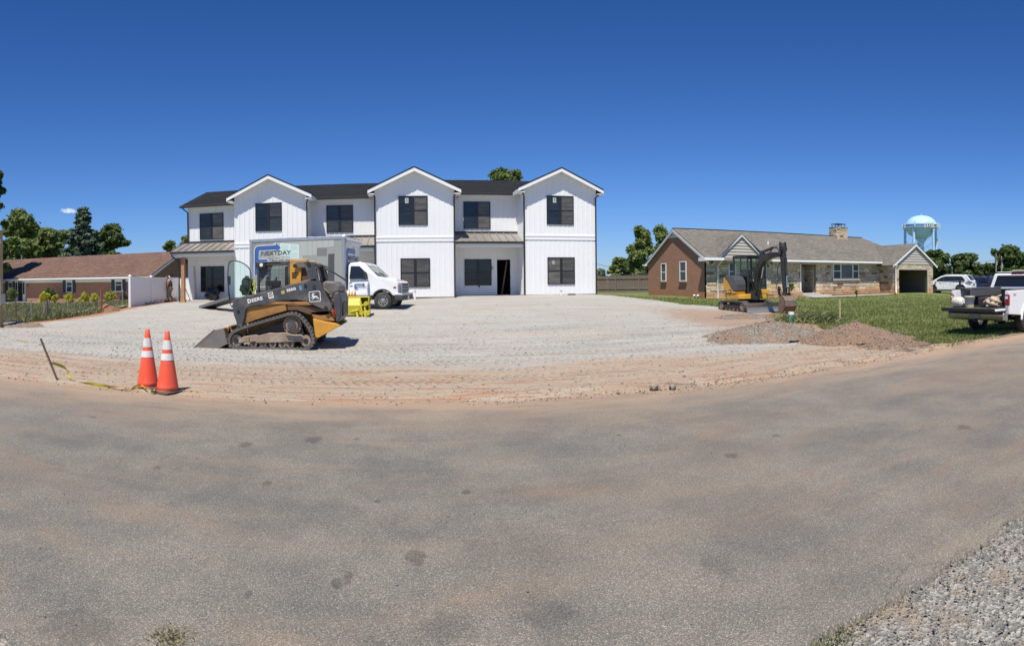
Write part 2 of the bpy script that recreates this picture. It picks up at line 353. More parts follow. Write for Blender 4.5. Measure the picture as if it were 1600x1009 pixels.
def m_road(t):
    P = t.pos(); p = t.sep(P); flat = t.comb(p[0], p[1]); st = t.mapv(flat, (.35, 1.2, 1))
    agg = t.vor(flat, 215, out='Color'); ag = t.sep(agg)
    base = t.ramp(ag[0], [(0, (.105, .098, .085)), (.4, (.155, .145, .127)), (.75, (.205, .192, .168)), (.93, (.28, .263, .23)), (.985, (.40, .375, .33))])
    big = t.noise(flat, 1.1, 6, .65); c = t.mix(t.mr(big, .3, .7), t.mix(1.0, base, (.82, .82, .84), 'MULTIPLY'), t.mix(1.0, base, (1.25, 1.21, 1.17), 'MULTIPLY'))
    # clay dust dragged along the road, thick near the lot
    near = t.mr(p[1], 5.6, 8.2, 0, 1)
    s1 = t.noise(st, 2.2, 7, .62, .4); s2 = t.noise(flat, 26, 3, .7)
    pd = t.math('MULTIPLY', t.mr(t.math('ADD', s1, t.math('MULTIPLY', s2, .22)), .60, .86), .36)
    c = t.mix(pd, c, (.34, .225, .14))
    br = t.noise(t.mapv(flat, (.16, .5, 1), (2, 5, 0), (0, 0, .1)), 1.0, 5, .6, .7)
    c = t.mix(t.math('MULTIPLY', t.mr(t.math('ADD', br, t.math('MULTIPLY', s2, .16)), .50, .80), .34), c, (.32, .215, .14))
    lane = t.math('MULTIPLY', t.mr(t.math('ABSOLUTE', t.math('SUBTRACT', p[1], t.math('ADD', 4.1, t.math('MULTIPLY', t.noise(t.mapv(flat, (.1, .1, 1)), 1, 2), .8)))), .45, .1), .16)
    c = t.mix(t.math('MULTIPLY', lane, t.mr(s1, .35, .6)), c, t.mix(1.0, c, (.66, .66, .68), 'MULTIPLY'))
    c = t.mix(t.math('MULTIPLY', t.math('POWER', near, 1.3), t.mr(t.math('ADD', s1, t.math('MULTIPLY', s2, .3)), .42, .80, .2, .85)), c, (.40, .29, .20))
    edge = t.mr(t.math('ADD', p[1], t.math('MULTIPLY', t.noise(st, 5, 5), 1.4)), 7.9, 8.8, 0, .6)
    c = t.mix(edge, c, (.43, .29, .195))
    grey = t.mr(t.noise(t.mapv(flat, (.12, .9, 1), (4, 1, 0)), 2.4, 5, .6, .6), .55, .72, 0, .5)
    c = t.mix(grey, c, t.mix(1.0, c, (.80, .80, .81), 'MULTIPLY'))
    # tyre scuffs and pale scrapes that sweep out of the lot
    sc = t.mr(t.noise(t.mapv(flat, (.35, 5, 1), (0, 0, 0), (0, 0, .18)), 1.6, 5, .7, 1.4), .665, .70, 0, .34)
    c = t.mix(t.math('MULTIPLY', sc, t.mr(p[1], 4, 5.5)), c, (.47, .44, .41))
    # oil and water marks
    spots = [(490, 688, .10, .06), (383, 696, .07, .04), (650, 872, .07, .04), (543, 905, .032, .03), (527, 912, .034, .028), (387, 929, .022, .02), (1142, 713, .07, .035), (418, 757, .045, .025), (728, 769, .04, .022), (557, 687, .035, .02), (145, 652, .05, .02), (246, 731, .04, .02), (1213, 681, .05, .02), (968, 682, .035, .02), (1505, 668, .1, .04), (590, 784, .03, .015)]
    wob = t.math('MULTIPLY', t.math('SUBTRACT', t.noise(flat, 17, 3), .5), 2.2); acc = None
    for px, py, rx, ry in spots:
        g = GP(px, py)
        dx = t.math('DIVIDE', t.math('SUBTRACT', p[0], g.x), rx*1.15); dy = t.math('DIVIDE', t.math('SUBTRACT', p[1], g.y), ry*3.0)
        d = t.math('ADD', t.math('ADD', t.math('MULTIPLY', dx, dx), t.math('MULTIPLY', dy, dy)), wob)
        acc = d if acc is None else t.math('MINIMUM', acc, d)
    c = t.mix(t.mr(acc, .85, .3, 0, .5), c, t.mix(1.0, c, (.3, .29, .29), 'MULTIPLY'))
    for px, py, rr in ((1124, 885, .16), (1240, 600, .25), (130, 985, .28), (700, 985, .2), (860, 960, .2)):
        g = GP(px, py); d = t.n('ShaderNodeVectorMath', {0: flat, 1: (g.x, g.y, 0)}, operation='DISTANCE').outputs['Value']
        k = t.mr(t.math('ADD', t.math('DIVIDE', d, rr), t.math('MULTIPLY', t.noise(flat, 11, 4), 1.6)), 1.75, 1.1, 0, .34)
        c = t.mix(k, c, (.06, .055, .055) if rr != .25 else (.42, .25, .16))
    # fine cracks by the ragged edge
    wv = t.n('ShaderNodeVectorMath', {0: t.n('ShaderNodeTexNoise', {'Vector': flat, 'Scale': 5, 'Detail': 5}).outputs['Color'], 1: (.28, .28, .28)}, operation='MULTIPLY').outputs[0]
    cr = t.vor(t.n('ShaderNodeVectorMath', {0: t.mapv(flat, (.55, 1, 1)), 1: wv}, operation='ADD').outputs[0], 1.3, 'DISTANCE_TO_EDGE')
    ck = t.math('MULTIPLY', t.mr(cr, .008, .002), t.math('MULTIPLY', t.mr(p[1], 2.45, 2.1), t.mr(p[0], .5, 2)))
    c = t.mix(t.math('MULTIPLY', ck, .12), c, (.03, .028, .026))
    c = t.mix(t.mr(t.noise(flat, 75, 3, .8), .35, .65), t.mix(1.0, c, (.80, .80, .80), 'MULTIPLY'), t.mix(1.0, c, (1.14, 1.14, 1.13), 'MULTIPLY'))
    hgt = t.math('ADD', t.math('MULTIPLY', ag[1], .5), t.math('MULTIPLY', t.noise(flat, 180, 2), .6))
    hgt = t.math('SUBTRACT', hgt, t.math('MULTIPLY', ck, .8))
    return t.done(c, t.mr(big, .3, .7, .78, .92), t.bump(hgt, .006))
def m_lot(t):
    P = t.pos(); p = t.sep(P); flat = t.comb(p[0], p[1]); lng = t.mapv(flat, (.11, 1.25, 1))
    ag = t.sep(t.vor(flat, 34, out='Color')); fine = t.noise(flat, 60, 4, .75)
    grav = t.ramp(t.math('ADD', t.math('MULTIPLY', ag[0], .5), t.math('MULTIPLY', fine, .5)), [(.15, (.18, .172, .16)), (.42, (.33, .318, .295)), (.7, (.47, .455, .42)), (.95, (.62, .60, .56))])
    band = t.noise(t.mapv(flat, (.22, .9, 1)), 1.1, 7, .68, .9)
    dust = t.ramp(band, [(.28, (.25, .236, .21)), (.42, (.36, .343, .31)), (.58, (.46, .438, .395)), (.8, (.36, .33, .285))])
    c = t.mix(t.mr(t.noise(flat, .9, 6, .7), .35, .65, .25, .8), grav, dust)
    tan = t.mr(t.noise(t.mapv(flat, (.09, .8, 1), (7, 3, 0)), 1.3, 6, .65, .6), .5, .68, 0, .5)
    c = t.mix(tan, c, (.46, .36, .26))
    # clay band where the lot meets the road, red clay at the left edge and by the digger
    wy = t.math('ADD', p[1], t.math('MULTIPLY', t.math('SUBTRACT', t.noise(t.mapv(flat, (.25, 1, 1)), 1.3, 6, .65), .5), 3.2))
    clay = t.mr(wy, 11.9, 10.2, 0, 1)
    cc = t.ramp(t.noise(lng, 4.2, 7, .68, .4), [(.30, (.37, .195, .11)), (.42, (.38, .27, .18)), (.52, (.42, .345, .265)), (.60, (.37, .18, .09)), (.70, (.31, .225, .15))])
    c = t.mix(t.math('MULTIPLY', clay, t.mr(fine, .3, .7, .75, 1)), c, cc)
    lx = t.math('ADD', p[0], t.math('MULTIPLY', t.math('SUBTRACT', t.noise(flat, 1.2, 5), .5), 1.2))
    l1 = t.math('MULTIPLY', t.mr(lx, -14.3, -15.2), t.mr(p[1], 17.5, 20))
    c = t.mix(l1, c, t.mix(t.noise(flat, 5, 4), (.33, .13, .06), (.38, .20, .12)))
    dx = t.n('ShaderNodeVectorMath', {0: t.n('ShaderNodeVectorMath', {0: flat, 1: (12.0, 17.0, 0)}, operation='SUBTRACT').outputs[0], 1: (.33, .135, 0)}, operation='MULTIPLY').outputs[0]
    ds = t.n('ShaderNodeVectorMath', {0: dx}, operation='LENGTH').outputs['Value']
    r1 = t.mr(t.math('ADD', ds, t.math('MULTIPLY', t.noise(flat, 1.6, 5), 1.0)), 1.7, 1.1, 0, .8)
    c = t.mix(r1, c, t.mix(t.noise(flat, 4, 4), (.33, .185, .105), (.33, .25, .185)))
    # cleat prints of tracks and tyres along the driving lines
    yy = t.math('ADD', p[1], t.math('MULTIPLY', t.math('SUBTRACT', t.noise(t.mapv(flat, (.15, .3, 1)), 1.0, 2), .5), 1.3))
    u = t.math('FRACT', t.math('MULTIPLY', yy, 1/.62)); tri = t.math('ABSOLUTE', t.math('SUBTRACT', u, .5))
    ph = t.math('ADD', t.math('MULTIPLY', p[0], 2*math.pi/.17), t.math('MULTIPLY', tri, 11))
    lug = t.mr(t.math('SINE', ph), -.1, .8)
    lane = t.mr(t.noise(t.mapv(flat, (.05, 1.5, 1), (3, 0, 0)), 1.2, 3), .44, .58)
    fade = t.math('MULTIPLY', t.mr(p[1], 8.2, 9.0), t.mr(p[1], 20, 15))
    lk = t.math('MULTIPLY', t.math('MULTIPLY', lug, lane), t.math('MULTIPLY', fade, t.mr(t.noise(flat, 2.3, 3), .35, .55)))
    c = t.mix(t.math('MULTIPLY', lk, .38), c, t.mix(1.0, c, (.62, .6, .58), 'MULTIPLY'))
    rut = t.noise(t.mapv(flat, (.06, 2.6, 1)), 2.2, 5, .6)
    h = t.math('ADD', t.math('MULTIPLY', fine, .02), t.math('MULTIPLY', ag[1], .016))
    h = t.math('ADD', h, t.math('MULTIPLY', lk, -.05)); h = t.math('ADD', h, t.math('MULTIPLY', rut, .03))
    h = t.math('ADD', h, t.math('MULTIPLY', t.noise(flat, 3, 6, .7), .08))
    # survey paint dashes by the left edge
    pk = None
    for px, py in ((22, 514), (27, 521), (40, 523), (40, 531)):
        g = GP(px, py); d = t.n('ShaderNodeVectorMath', {0: flat, 1: (g.x, g.y, 0)}, operation='DISTANCE').outputs['Value']
        pk = d if pk is None else t.math('MINIMUM', pk, d)
    c = t.mix(t.math('MULTIPLY', t.mr(t.math('ADD', pk, t.math('MULTIPLY', t.noise(flat, 8, 3), .5)), .55, .3, 0, .4), 1), c, (.75, .33, .38))
    return t.done(c, .95, t.bump(h, 1.0, .8))
def m_lawn(t):
    P = t.pos(); p = t.sep(P); flat = t.comb(p[0], p[1])
    g = t.ramp(t.noise(flat, 9, 6, .75), [(.3, (.085, .115, .028)), (.5, (.145, .18, .05)), (.7, (.22, .235, .085))])
    c = t.mix(t.mr(t.noise(t.mapv(flat, (.35, 1, 1)), .55, 6, .65), .5, .66, 0, .62), g, (.22, .20, .09))
    c = t.mix(t.mr(t.noise(flat, .25, 3), .4, .6, 0, .4), c, t.mix(1.0, c, (.6, .75, .6), 'MULTIPLY'))
    d1 = t.mr(t.math('ADD', p[1], t.math('MULTIPLY', t.noise(flat, 1.5, 5), 1.0)), 9.6, 8.8, 0, .8)
    c = t.mix(t.math('MULTIPLY', d1, t.mr(p[0], 6, 9)), c, (.36, .31, .22))
    return t.done(c, .95, t.bump(t.noise(flat, 30, 5, .8), .05))
def m_verge(t):
    P = t.pos(); p = t.sep(P); flat = t.comb(p[0], p[1])
    ag = t.sep(t.vor(flat, 55, out='Color'))
    c = t.ramp(ag[0], [(0, (.12, .114, .103)), (.4, (.20, .192, .174)), (.7, (.28, .266, .24)), (.95, (.40, .38, .345))])
    c = t.mix(t.mr(t.noise(flat, 2.6, 6, .7), .48, .62, 0, .75), c, t.mix(t.noise(flat, 22, 4), (.22, .155, .10), (.36, .30, .24)))
    h = t.math('ADD', t.vor(flat, 55), t.math('MULTIPLY', t.noise(flat, 120, 3), .4))
    return t.done(c, .93, t.bump(h, .012))
M_ROAD = emat('asphalt', m_road); M_LOT = emat('crushed_stone_and_clay', m_lot); M_LAWN = emat('mown_grass', m_lawn); M_VERGE = emat('shoulder_gravel', m_verge)

# far ground out to the horizon
def ax(*seg):
    o = [np.linspace(a, b, n, endpoint=False) for a, b, n in seg]; o.append([seg[-1][1]]); return np.concatenate(o)
gx = ax((-2500, -300, 8), (-300, -80, 12), (-80, 80, 64), (80, 300, 12), (300, 2500, 8)); gy = ax((-600, -10, 8), (-10, 90, 40), (90, 400, 12), (400, 2500, 8))
X, Y = np.meshgrid(gx, gy); near = (1-sst(70, 110, np.hypot(X, Y-25)))
sheet('ground', X, Y, H(X, Y) - .16 - .5*near, M_LAWN)
# road
x = ax((-140, -14, 60), (-14, 16, 300), (16, 140, 80)); tt = np.linspace(0, 1, 26)
X = np.tile(x, (len(tt)+2, 1)); a = ynear(X[0]); b = yfar(X[0]) + .35
Y = np.vstack([a[None]-.03, a[None]-.005] + [a[None]*(1-q)+b[None]*q for q in tt]); Z = np.zeros_like(Y); Z[0] = -.06; Z[1] = -.008
Z[2:] += .006*(fbm(X[2:]*1.3, Y[2:]*1.3, 2)-.5)
sheet('road', X, Y, Z, M_ROAD)
# gravel shoulder under the camera's feet
x = ax((-140, -4, 40), (-4, 8, 160), (8, 140, 40)); tt = np.linspace(0, 1, 50)**.5
X = np.tile(x, (50, 1)); Y = (-7)*(1-tt[:, None]) + (ynear(X)+.05)*tt[:, None]
Z = -.028 + .022*(fbm(X*3, Y*3, 20)-.47) + .05*(fbm(X*.6, Y*.6, 21)-.47); Z = np.minimum(Z, -.006)
sheet('road_shoulder', X, Y, Z, M_VERGE)
# lawns either side (sheets of the same terrain)
yb = ax((7.9, 14, 40), (14, 40, 60), (40, 120, 30)); tt = np.r_[np.linspace(0, .25, 60), np.linspace(.27, 1, 24)]
Y = np.tile(yb[:, None], (1, len(tt))); XL = xright(yb)[:, None]-.25
Yr = np.maximum(Y, 0); X = XL + (150-XL)*tt[None]**1.6
lift = yfar(X)-7.95; Yr = Y + lift*np.clip((14-Y)/6, 0, 1)
sheet('lawn', X, Yr, H(X, Yr) + .012 + .03*(fbm(X*.9, Yr*.9, 30)-.47), M_LAWN)
XL = xleft(yb)[:, None]+.1; X = XL - (XL+150)*tt[None]**1.6
sheet('field', X, Y, H(X, Y) + .012 + .05*(fbm(X*.8, Y*.8, 31)-.47), M_LAWN)
# the crushed stone lot
def lotz(X, Y):
    z = H(X, Y) + .02
    z = z + .05*(fbm(X*.35, Y*1.6, 40)-.47)*sst(8, 9.5, Y) + .035*(fbm(X*1.6, Y*1.6, 41)-.47)
    z = z + .05*np.exp(-((Y-yfar(X)-.35)/.16)**2)*np.clip(fbm(X*1.8, X*0, 44)*1.8-.35, 0, 1)*sst(-3, 2, X)
    return z - .03*(1-sst(0, .25, Y-yfar(X)+.06))
yy = ax((0, 3, 46), (3, 9, 70), (9, 38, 90)); tt = np.linspace(0, 1, 260)
Y = np.tile(yy[:, None], (1, 260)); Yb = Y + 8; XLe = xleft(Yb); XRe = xright(Yb); X = XLe + (XRe-XLe)*tt[None]
Y = yfar(X) - .06 + Y
X = np.where(Y < 8.9, np.maximum(X, -30), X)
LOTX, LOTY = X, Y
sheet('gravel_lot', X, Y, lotz(X, Y), M_LOT)
# road-side clay strip beyond the left frame edge keeps the lot open to the road
# concrete drive in front of the left ranch
def m_conc(t):
    o = t.pos(); c = t.mix(t.noise(o, 1.2, 6, .6), (.40, .38, .35), (.52, .50, .46)); return t.done(c, .9, t.bump(t.noise(o, 40, 3), .01))
M_CONC = emat('concrete', m_conc)
def strip(name, pts, w, m, lift=.03, n=40):
    P = np.array(pts, float); q = np.linspace(0, len(P)-1, n); i = np.minimum(q.astype(int), len(P)-2); f = (q-i)[:, None]
    C = P[i]*(1-f)+P[i+1]*f; T = np.gradient(C, axis=0); T /= np.linalg.norm(T, axis=1)[:, None]; N = np.c_[-T[:, 1], T[:, 0]]
    s = np.linspace(-.5, .5, 7)[:, None, None]*w; G = C[None]+N[None]*s; X = G[..., 0]; Y = G[..., 1]
    return sheet(name, X, Y, H(X, Y)+lift, m)
strip('driveway', [(-60, 46), (-42, 43.6), (-30, 41.8), (-18.0, 40.6)], 4.2, M_CONC, .05)
strip('path', [(-48, 47.9), (-36, 46.3), (-24, 44.4)], 1.0, mat('pale_paving', (.5, .43, .36), .9), .075)

# ---- loose stones, clods and blades of grass (nobody could count them)
ICO = []
_bm = bmesh.new(); bmesh.ops.create_icosphere(_bm, subdivisions=1, radius=1); _bm.verts.ensure_lookup_table()
ICOV = np.array([v.co[:] for v in _bm.verts]); ICOF = np.array([[v.index for v in f.verts] for f in _bm.faces]); _bm.free()
OCTV = np.array([(1,0,0),(-1,0,0),(0,1,0),(0,-1,0),(0,0,1),(0,0,-1)], float); OCTF = np.array([(0,2,4),(2,1,4),(1,3,4),(3,0,4),(2,0,5),(1,2,5),(3,1,5),(0,3,5)])
def stones(name, P, size, m, parent=None, base='oct', flat=.6, sink=.3):
    """P n x 3 positions, size n: a scatter of faceted stones in one mesh"""
    BV, BF = (ICOV, ICOF) if base == 'ico' else (OCTV, OCTF); n = len(P)
    a = RNG.uniform(0, 6.28, n); b = RNG.uniform(-.5, .5, n)
    S = size[:, None]*RNG.uniform(.6, 1.2, (n, 3))*np.array([1, 1, flat])
    V = BV[None]*S[:, None]*RNG.uniform(.75, 1.2, (n, len(BV), 1))
    x = V[..., 0]*np.cos(a)[:, None]-V[..., 1]*np.sin(a)[:, None]; y = V[..., 0]*np.sin(a)[:, None]+V[..., 1]*np.cos(a)[:, None]
    z = V[..., 2]+x*np.sin(b)[:, None]
    V = np.stack([x, y, z], -1)+P[:, None]; V[..., 2] += (S[:, 2]*(1-2*sink)*.5)[:, None]
    FF = BF[None]+(np.arange(n)*len(BV))[:, None, None]
    o = arr_mesh(name, V.reshape(-1, 3), FF.reshape(-1, 3), m, parent); o['kind'] = 'stuff'; return o
def m_stones(t, ramp):
    r = t.n('ShaderNodeNewGeometry').outputs['Random Per Island']
    c = t.ramp(r, ramp); return t.done(t.mix(t.noise(t.pos(), 70, 3), t.mix(1.0, c, (.8, .8, .8), 'MULTIPLY'), c), .9)
M_ST = emat('crushed_stone_pieces', lambda t: m_stones(t, [(0, (.11, .11, .105)), (.3, (.20, .195, .185)), (.6, (.30, .29, .27)), (.85, (.42, .40, .38)), (.95, (.3, .18, .11))]))
M_CLOD = emat('dark_clods', lambda t: m_stones(t, [(0, (.10, .085, .07)), (.35, (.20, .165, .135)), (.7, (.32, .27, .22)), (.95, (.42, .27, .17))]))
M_ST2 = emat('verge_stones', lambda t: m_stones(t, [(0, (.09, .085, .077)), (.35, (.165, .156, .14)), (.6, (.235, .222, .198)), (.85, (.32, .303, .27)), (.95, (.36, .26, .17))]))
n = 15000; x = RNG.uniform(-14.5, 13, n); y = 8.3+RNG.beta(1.1, 3.2, n)*24; k = (x < xright(y)-.3)
x, y = x[k], y[k]; s = np.where(RNG.random(len(x)) < .06, RNG.uniform(.02, .036, len(x)), RNG.uniform(.006, .017, len(x)))
tag(stones('loose_gravel', np.c_[x, y, lotz(x, y)], s, M_ST), 'loose crushed stones strewn over the pale building lot', 'gravel')
# crumbled edge of the lot against the asphalt, heaviest in the middle
n = 3800; x = np.concatenate([RNG.uniform(-9, 13, n//3), RNG.normal(5, 3.2, n-n//3)]); x = np.clip(x, -14, 13); y = yfar(x) + np.abs(RNG.normal(0, .16, len(x)))*RNG.choice([-1, 1.5], len(x)) + .1
s = RNG.gamma(1.3, .0045, len(x))+.0035; s = np.minimum(s, .032); z = np.where(y > yfar(x), lotz(x, y), .004)
tag(stones('edge_clods', np.c_[x, y, z], s, M_CLOD, flat=.75), 'dark clods and crumbs along the edge between lot and road', 'rubble')
n = 900; x = RNG.uniform(-6, 9, n); y = RNG.uniform(2.1, 7.9, n); s = RNG.uniform(.003, .009, n)
tag(stones('road_grit', np.c_[x, y, 0*x+.003], s, M_ST), 'pale grit scattered over the grey asphalt road', 'grit')
n = 24000; x = RNG.uniform(.8, 5.6, n); y = ynear(x)-.02-RNG.random(n)**1.2*1.9; s = RNG.gamma(1.2, .0020, n)+.0017; s = np.minimum(s, .016)
tag(stones('shoulder_stones', np.c_[x, y, np.full(n, -.02)+.012*RNG.random(n)], s, M_ST2, flat=.7), 'small grey and tan stones of the road shoulder in the near corner', 'gravel')
n = 1500; x = RNG.uniform(-4, .8, n); y = ynear(x)-.02-RNG.random(n)*.5; s = RNG.gamma(2.2, .004, n)+.003
tag(stones('shoulder_stones', np.c_[x, y, np.full(n, -.02)], s, M_ST2), 'grey grit of the road shoulder below the frame', 'gravel')

def blades(name, x, y, z, h, w, m, parent=None, lean=.35):
    n = len(x); a = RNG.uniform(0, 6.28, n); dx = np.cos(a)*w/2; dy = np.sin(a)*w/2
    lx = RNG.normal(0, lean, n)*h; ly = RNG.normal(0, lean, n)*h
    V = np.stack([np.stack([x-dx, y-dy, z], -1), np.stack([x+dx, y+dy, z], -1), np.stack([x+dx*.5+lx*.4, y+dy*.5+ly*.4, z+h*.6], -1), np.stack([x+lx, y+ly, z+h], -1)], 1).reshape(-1, 3)
    FQ = np.arange(n*4).reshape(n, 4); o = arr_mesh(name, V, FQ, m, parent); o['kind'] = 'stuff'; return o
def m_blade(t, ramp, patch=True):
    r = t.n('ShaderNodeNewGeometry').outputs['Random Per Island']; p = t.sep(t.pos()); flat = t.comb(p[0], p[1])
    c = t.ramp(t.math('ADD', t.math('MULTIPLY', r, .55), t.mr(t.noise(flat, .55, 5, .65), .35, .65, 0, .45)), ramp)
    m = t.done(c, .8, Specular_IOR_Level=.2); b = t.b
    tr = t.n('ShaderNodeBsdfTranslucent', {'Color': c}); mxs = t.n('ShaderNodeMixShader', {0: .25, 1: b.outputs[0], 2: tr.outputs[0]})
    t.t.links.new(mxs.outputs[0], t.out.inputs[0]); return m
M_BL = emat('grass_blades', lambda t: m_blade(t, [(0, (.09, .125, .03)), (.4, (.155, .20, .055)), (.7, (.26, .27, .10)), (1, (.42, .35, .19))]))
M_BLF = emat('rough_grass_blades', lambda t: m_blade(t, [(0, (.11, .13, .05)), (.4, (.20, .22, .095)), (.75, (.30, .29, .15)), (1, (.45, .40, .26))]))
M_DRY = emat('dry_grass_blades', lambda t: m_blade(t, [(0, (.14, .14, .06)), (.5, (.30, .27, .13)), (1, (.50, .43, .25))]))
n = 90000; q = RNG.random(n)**1.7; y = 8.6+q*24; x = xright(y)-.1+RNG.random(n)**1.25*(y*1.9-xright(y)+3); k = (y > yfar(x)+.25) & (np.hypot(x, y) < 46); x, y = x[k], y[k]
x, y = x[:78000], y[:78000]
tag(blades('lawn_grass', x, y, H(x, y)+.01, RNG.uniform(.03, .085, len(x)), .022+.0012*y, M_BL), 'green and straw coloured grass of the lawn before the stone ranch house', 'grass')
n = 30000; y = 17+RNG.random(n)*23; x = xleft(y)+.1-RNG.random(n)**1.2*(y*.95-14); k = (np.abs((y-41.8)+.15*(x+30)) > 2.3)
x, y = x[k], y[k]; tag(blades('field_grass', x, y, H(x, y), RNG.uniform(.12, .34, len(x)), .05, M_BLF), 'long rough grass behind the wire fence', 'grass')
# weeds at the crumbling asphalt edge and by the pipe
def patch(px, py, n, spread, h, m, name, label, cat):
    g = GP(px, py); x = g.x+RNG.normal(0, spread[0], n); y = g.y+RNG.normal(0, spread[1], n)
    z = np.where(y < 7.9, 0, H(x, y)); return tag(blades(name, x, y, z-.02, RNG.uniform(h*.5, h, n), h*.07+.003, m, lean=.7), label, cat)
patch(266, 998, 300, (.04, .035), .045, M_DRY, 'weed_tuft', 'dry pale weed tuft sprouting from the asphalt at the bottom left', 'weed')
patch(1547, 815, 150, (.10, .03), .03, M_BLF, 'weed_tuft', 'green weeds at the asphalt edge, farthest of the three patches', 'weed')
patch(1300, 1004, 130, (.07, .035), .04, M_BLF, 'weed_tuft', 'straggling weeds where asphalt meets gravel at the bottom of the frame', 'weed')
patch(1362, 965, 70, (.12, .05), .03, M_DRY, 'weed_tuft', 'sparse straw coloured weeds in the shoulder gravel', 'weed')
patch(1262, 503, 900, (.55, .5), .38, M_BLF, 'weed_patch', 'tall dusty weeds between the green pipe and the gravel pile', 'weeds')
patch(1300, 512, 260, (.8, .25), .16, M_DRY, 'weed_patch', 'trampled straw beside the second gravel pile', 'weeds')
n = 2600; x = RNG.uniform(10.7, 34, n); y = yfar(x)+RNG.normal(.3, .16, n)
tag(blades('verge_grass', x, y, 0*x, RNG.uniform(.03, .12, n), .03, M_DRY), 'straw coloured grass fringe along the right road edge', 'grass')
# =====================================================================  WHITE TOWNHOUSE BUILDING
M_SIDE = mat('white_siding', (.80, .81, .82), .55, var=.02, scale=2, dirt=(.62, .58, .52), dirt_amt=.10, dscale=.6)
M_TRIM = mat('white_trim', (.82, .83, .83), .45, var=.02)
M_BLK = mat('black_aluminium', (.018, .018, .02), .35, var=.1)
M_BRONZE = mat('dark_bronze_gutter', (.03, .028, .027), .4)
M_SHGL = emat('charcoal_shingles', lambda t: shingle_mat(t, (.016, .017, .019), (.027, .028, .031), (.011, .011, .012), 0, 1))
M_METAL = mat('bronze_metal_roof', (.30, .275, .25), .45, .35, var=.08, scale=1)
M_BRK0 = mat('clay_foundation', (.42, .28, .20), .9, var=.2, scale=4, bump=.01, bscale=30)
M_DARKIN = mat('unlit_interior', (.03, .028, .027), .9)
def m_glass(t, tint, rough, streak):
    p = t.sep(t.pos()); v = t.comb(t.math('ADD', p[0], p[1]), p[2])
    lines = t.mr(t.math('SINE', t.math('MULTIPLY', p[2], 2*math.pi/.062)), -.4, .6)
    nb = t.mr(t.noise(t.mapv(v, (.6, 3, 1)), 1.6, 4, .6), .35, .7)
    c = t.mix(t.math('MULTIPLY', lines, streak), tint, tuple(x*1.9 for x in tint)); c = t.mix(nb, t.mix(1.0, c, (.55, .55, .55), 'MULTIPLY'), c); c = t.mix(t.n('ShaderNodeObjectInfo').outputs['Random'], t.mix(1.0, c, (.6, .62, .66), 'MULTIPLY'), t.mix(1.0, c, (1.45, 1.4, 1.32), 'MULTIPLY'))
    return t.done(c, rough, None, Specular_IOR_Level=.5, Coat_Weight=.08, Coat_Roughness=.03)
M_GL = emat('window_glass', lambda t: m_glass(t, (.055, .053, .053), .12, .25))
M_GLS = emat('screened_window_glass', lambda t: m_glass(t, (.10, .095, .09), .38, .5))
M_GLB = emat('clear_dark_glass', lambda t: m_glass(t, (.022, .026, .032), .04, .1))
M_WOOD = mat('cedar_post_wood', (.42, .22, .11), .75, var=.2, scale=9, bump=.003)
M_LUM = mat('raw_lumber', (.52, .42, .29), .8, var=.15, scale=12)
M_TAN = mat('tan_wrap', (.42, .38, .33), .8, var=.08, scale=2)
M_STICK = mat('white_paper', (.42, .46, .42), .7); M_INK = mat('black_ink', (.02, .02, .022), .6)
town = thing('townhouse_building', 'long white two storey townhouse building with three front gables and black windows', 'townhouse', (0, 37, .7), world=True)
def XY(px, Y, py=HOR): return Q(px, py, Y).x
YF, YB = 33.0, 35.0
BL = [(-10.45, -6.04, -.19), (-2.09, 2.50, 0.0), (6.53, 10.98, .10)]
def window(parent, x0, x1, z0, z1, Y, kinds, sticker=None, dark=False, sill=True):
    """double hung pair in a black frame; kinds = material of (left, right) panes"""
    w = MB(); fw = .05; xm = (x0+x1)/2; y0, y1 = Y-.055, Y+.02
    w.box(x0, x1, y0, y1, z1-fw, z1); w.box(x0, x1, y0, y1, z0, z0+fw); w.box(x0, x0+fw, y0, y1, z0+fw, z1-fw); w.box(x1-fw, x1, y0, y1, z0+fw, z1-fw)
    w.box(xm-.075, xm+.075, y0-.003, y1, z0+fw, z1-fw)
    wo = w.build('window', M_BLK, parent, .006)
    zm = (z0+z1)/2
    for s, (a, b) in enumerate(((x0+fw, xm-.075), (xm+.075, x1-fw))):
        m = MB(); m.box(a, b, Y-.05, Y-.022, zm-.022, zm+.022); m.build('sash_rail', M_BLK, wo)
        for (c, d) in ((z0+fw, zm-.022), (zm+.022, z1-fw)):
            g = MB(); g.box(a, b, Y-.03, Y-.012, c, d); g.build('pane', kinds[s] if c < zm or kinds[s] is not M_GL else M_GL, wo)
    if sticker:
        for (sx, sz, sw, sh) in sticker:
            g = MB(); g.box(sx, sx+sw, Y-.036, Y-.031, sz, sz+sh); g.build('sticker', M_STICK, wo)
            g = MB(); g.box(sx+sw*.45, sx+sw*.62, Y-.040, Y-.037, sz+sh*.3, sz+sh*.85); g.build('sticker_print', M_INK, wo)
    return wo
def battens(parent, x0, x1, z0, ztop, Y, n, skip=()):
    for i in range(n+1):
        x = x0 + (x1-x0)*i/n; z1 = ztop(x) if callable(ztop) else ztop
        segs = [(z0, z1)]
        for (a, b, c, d) in skip:
            if a-.03 < x < b+.03:
                segs = [t for (p, q) in segs for t in ((p, min(q, c)), (max(p, d), q)) if t[1]-t[0] > .05]
        for (p, q) in segs: batten(parent, x, Y, p, q)
BMESH = None
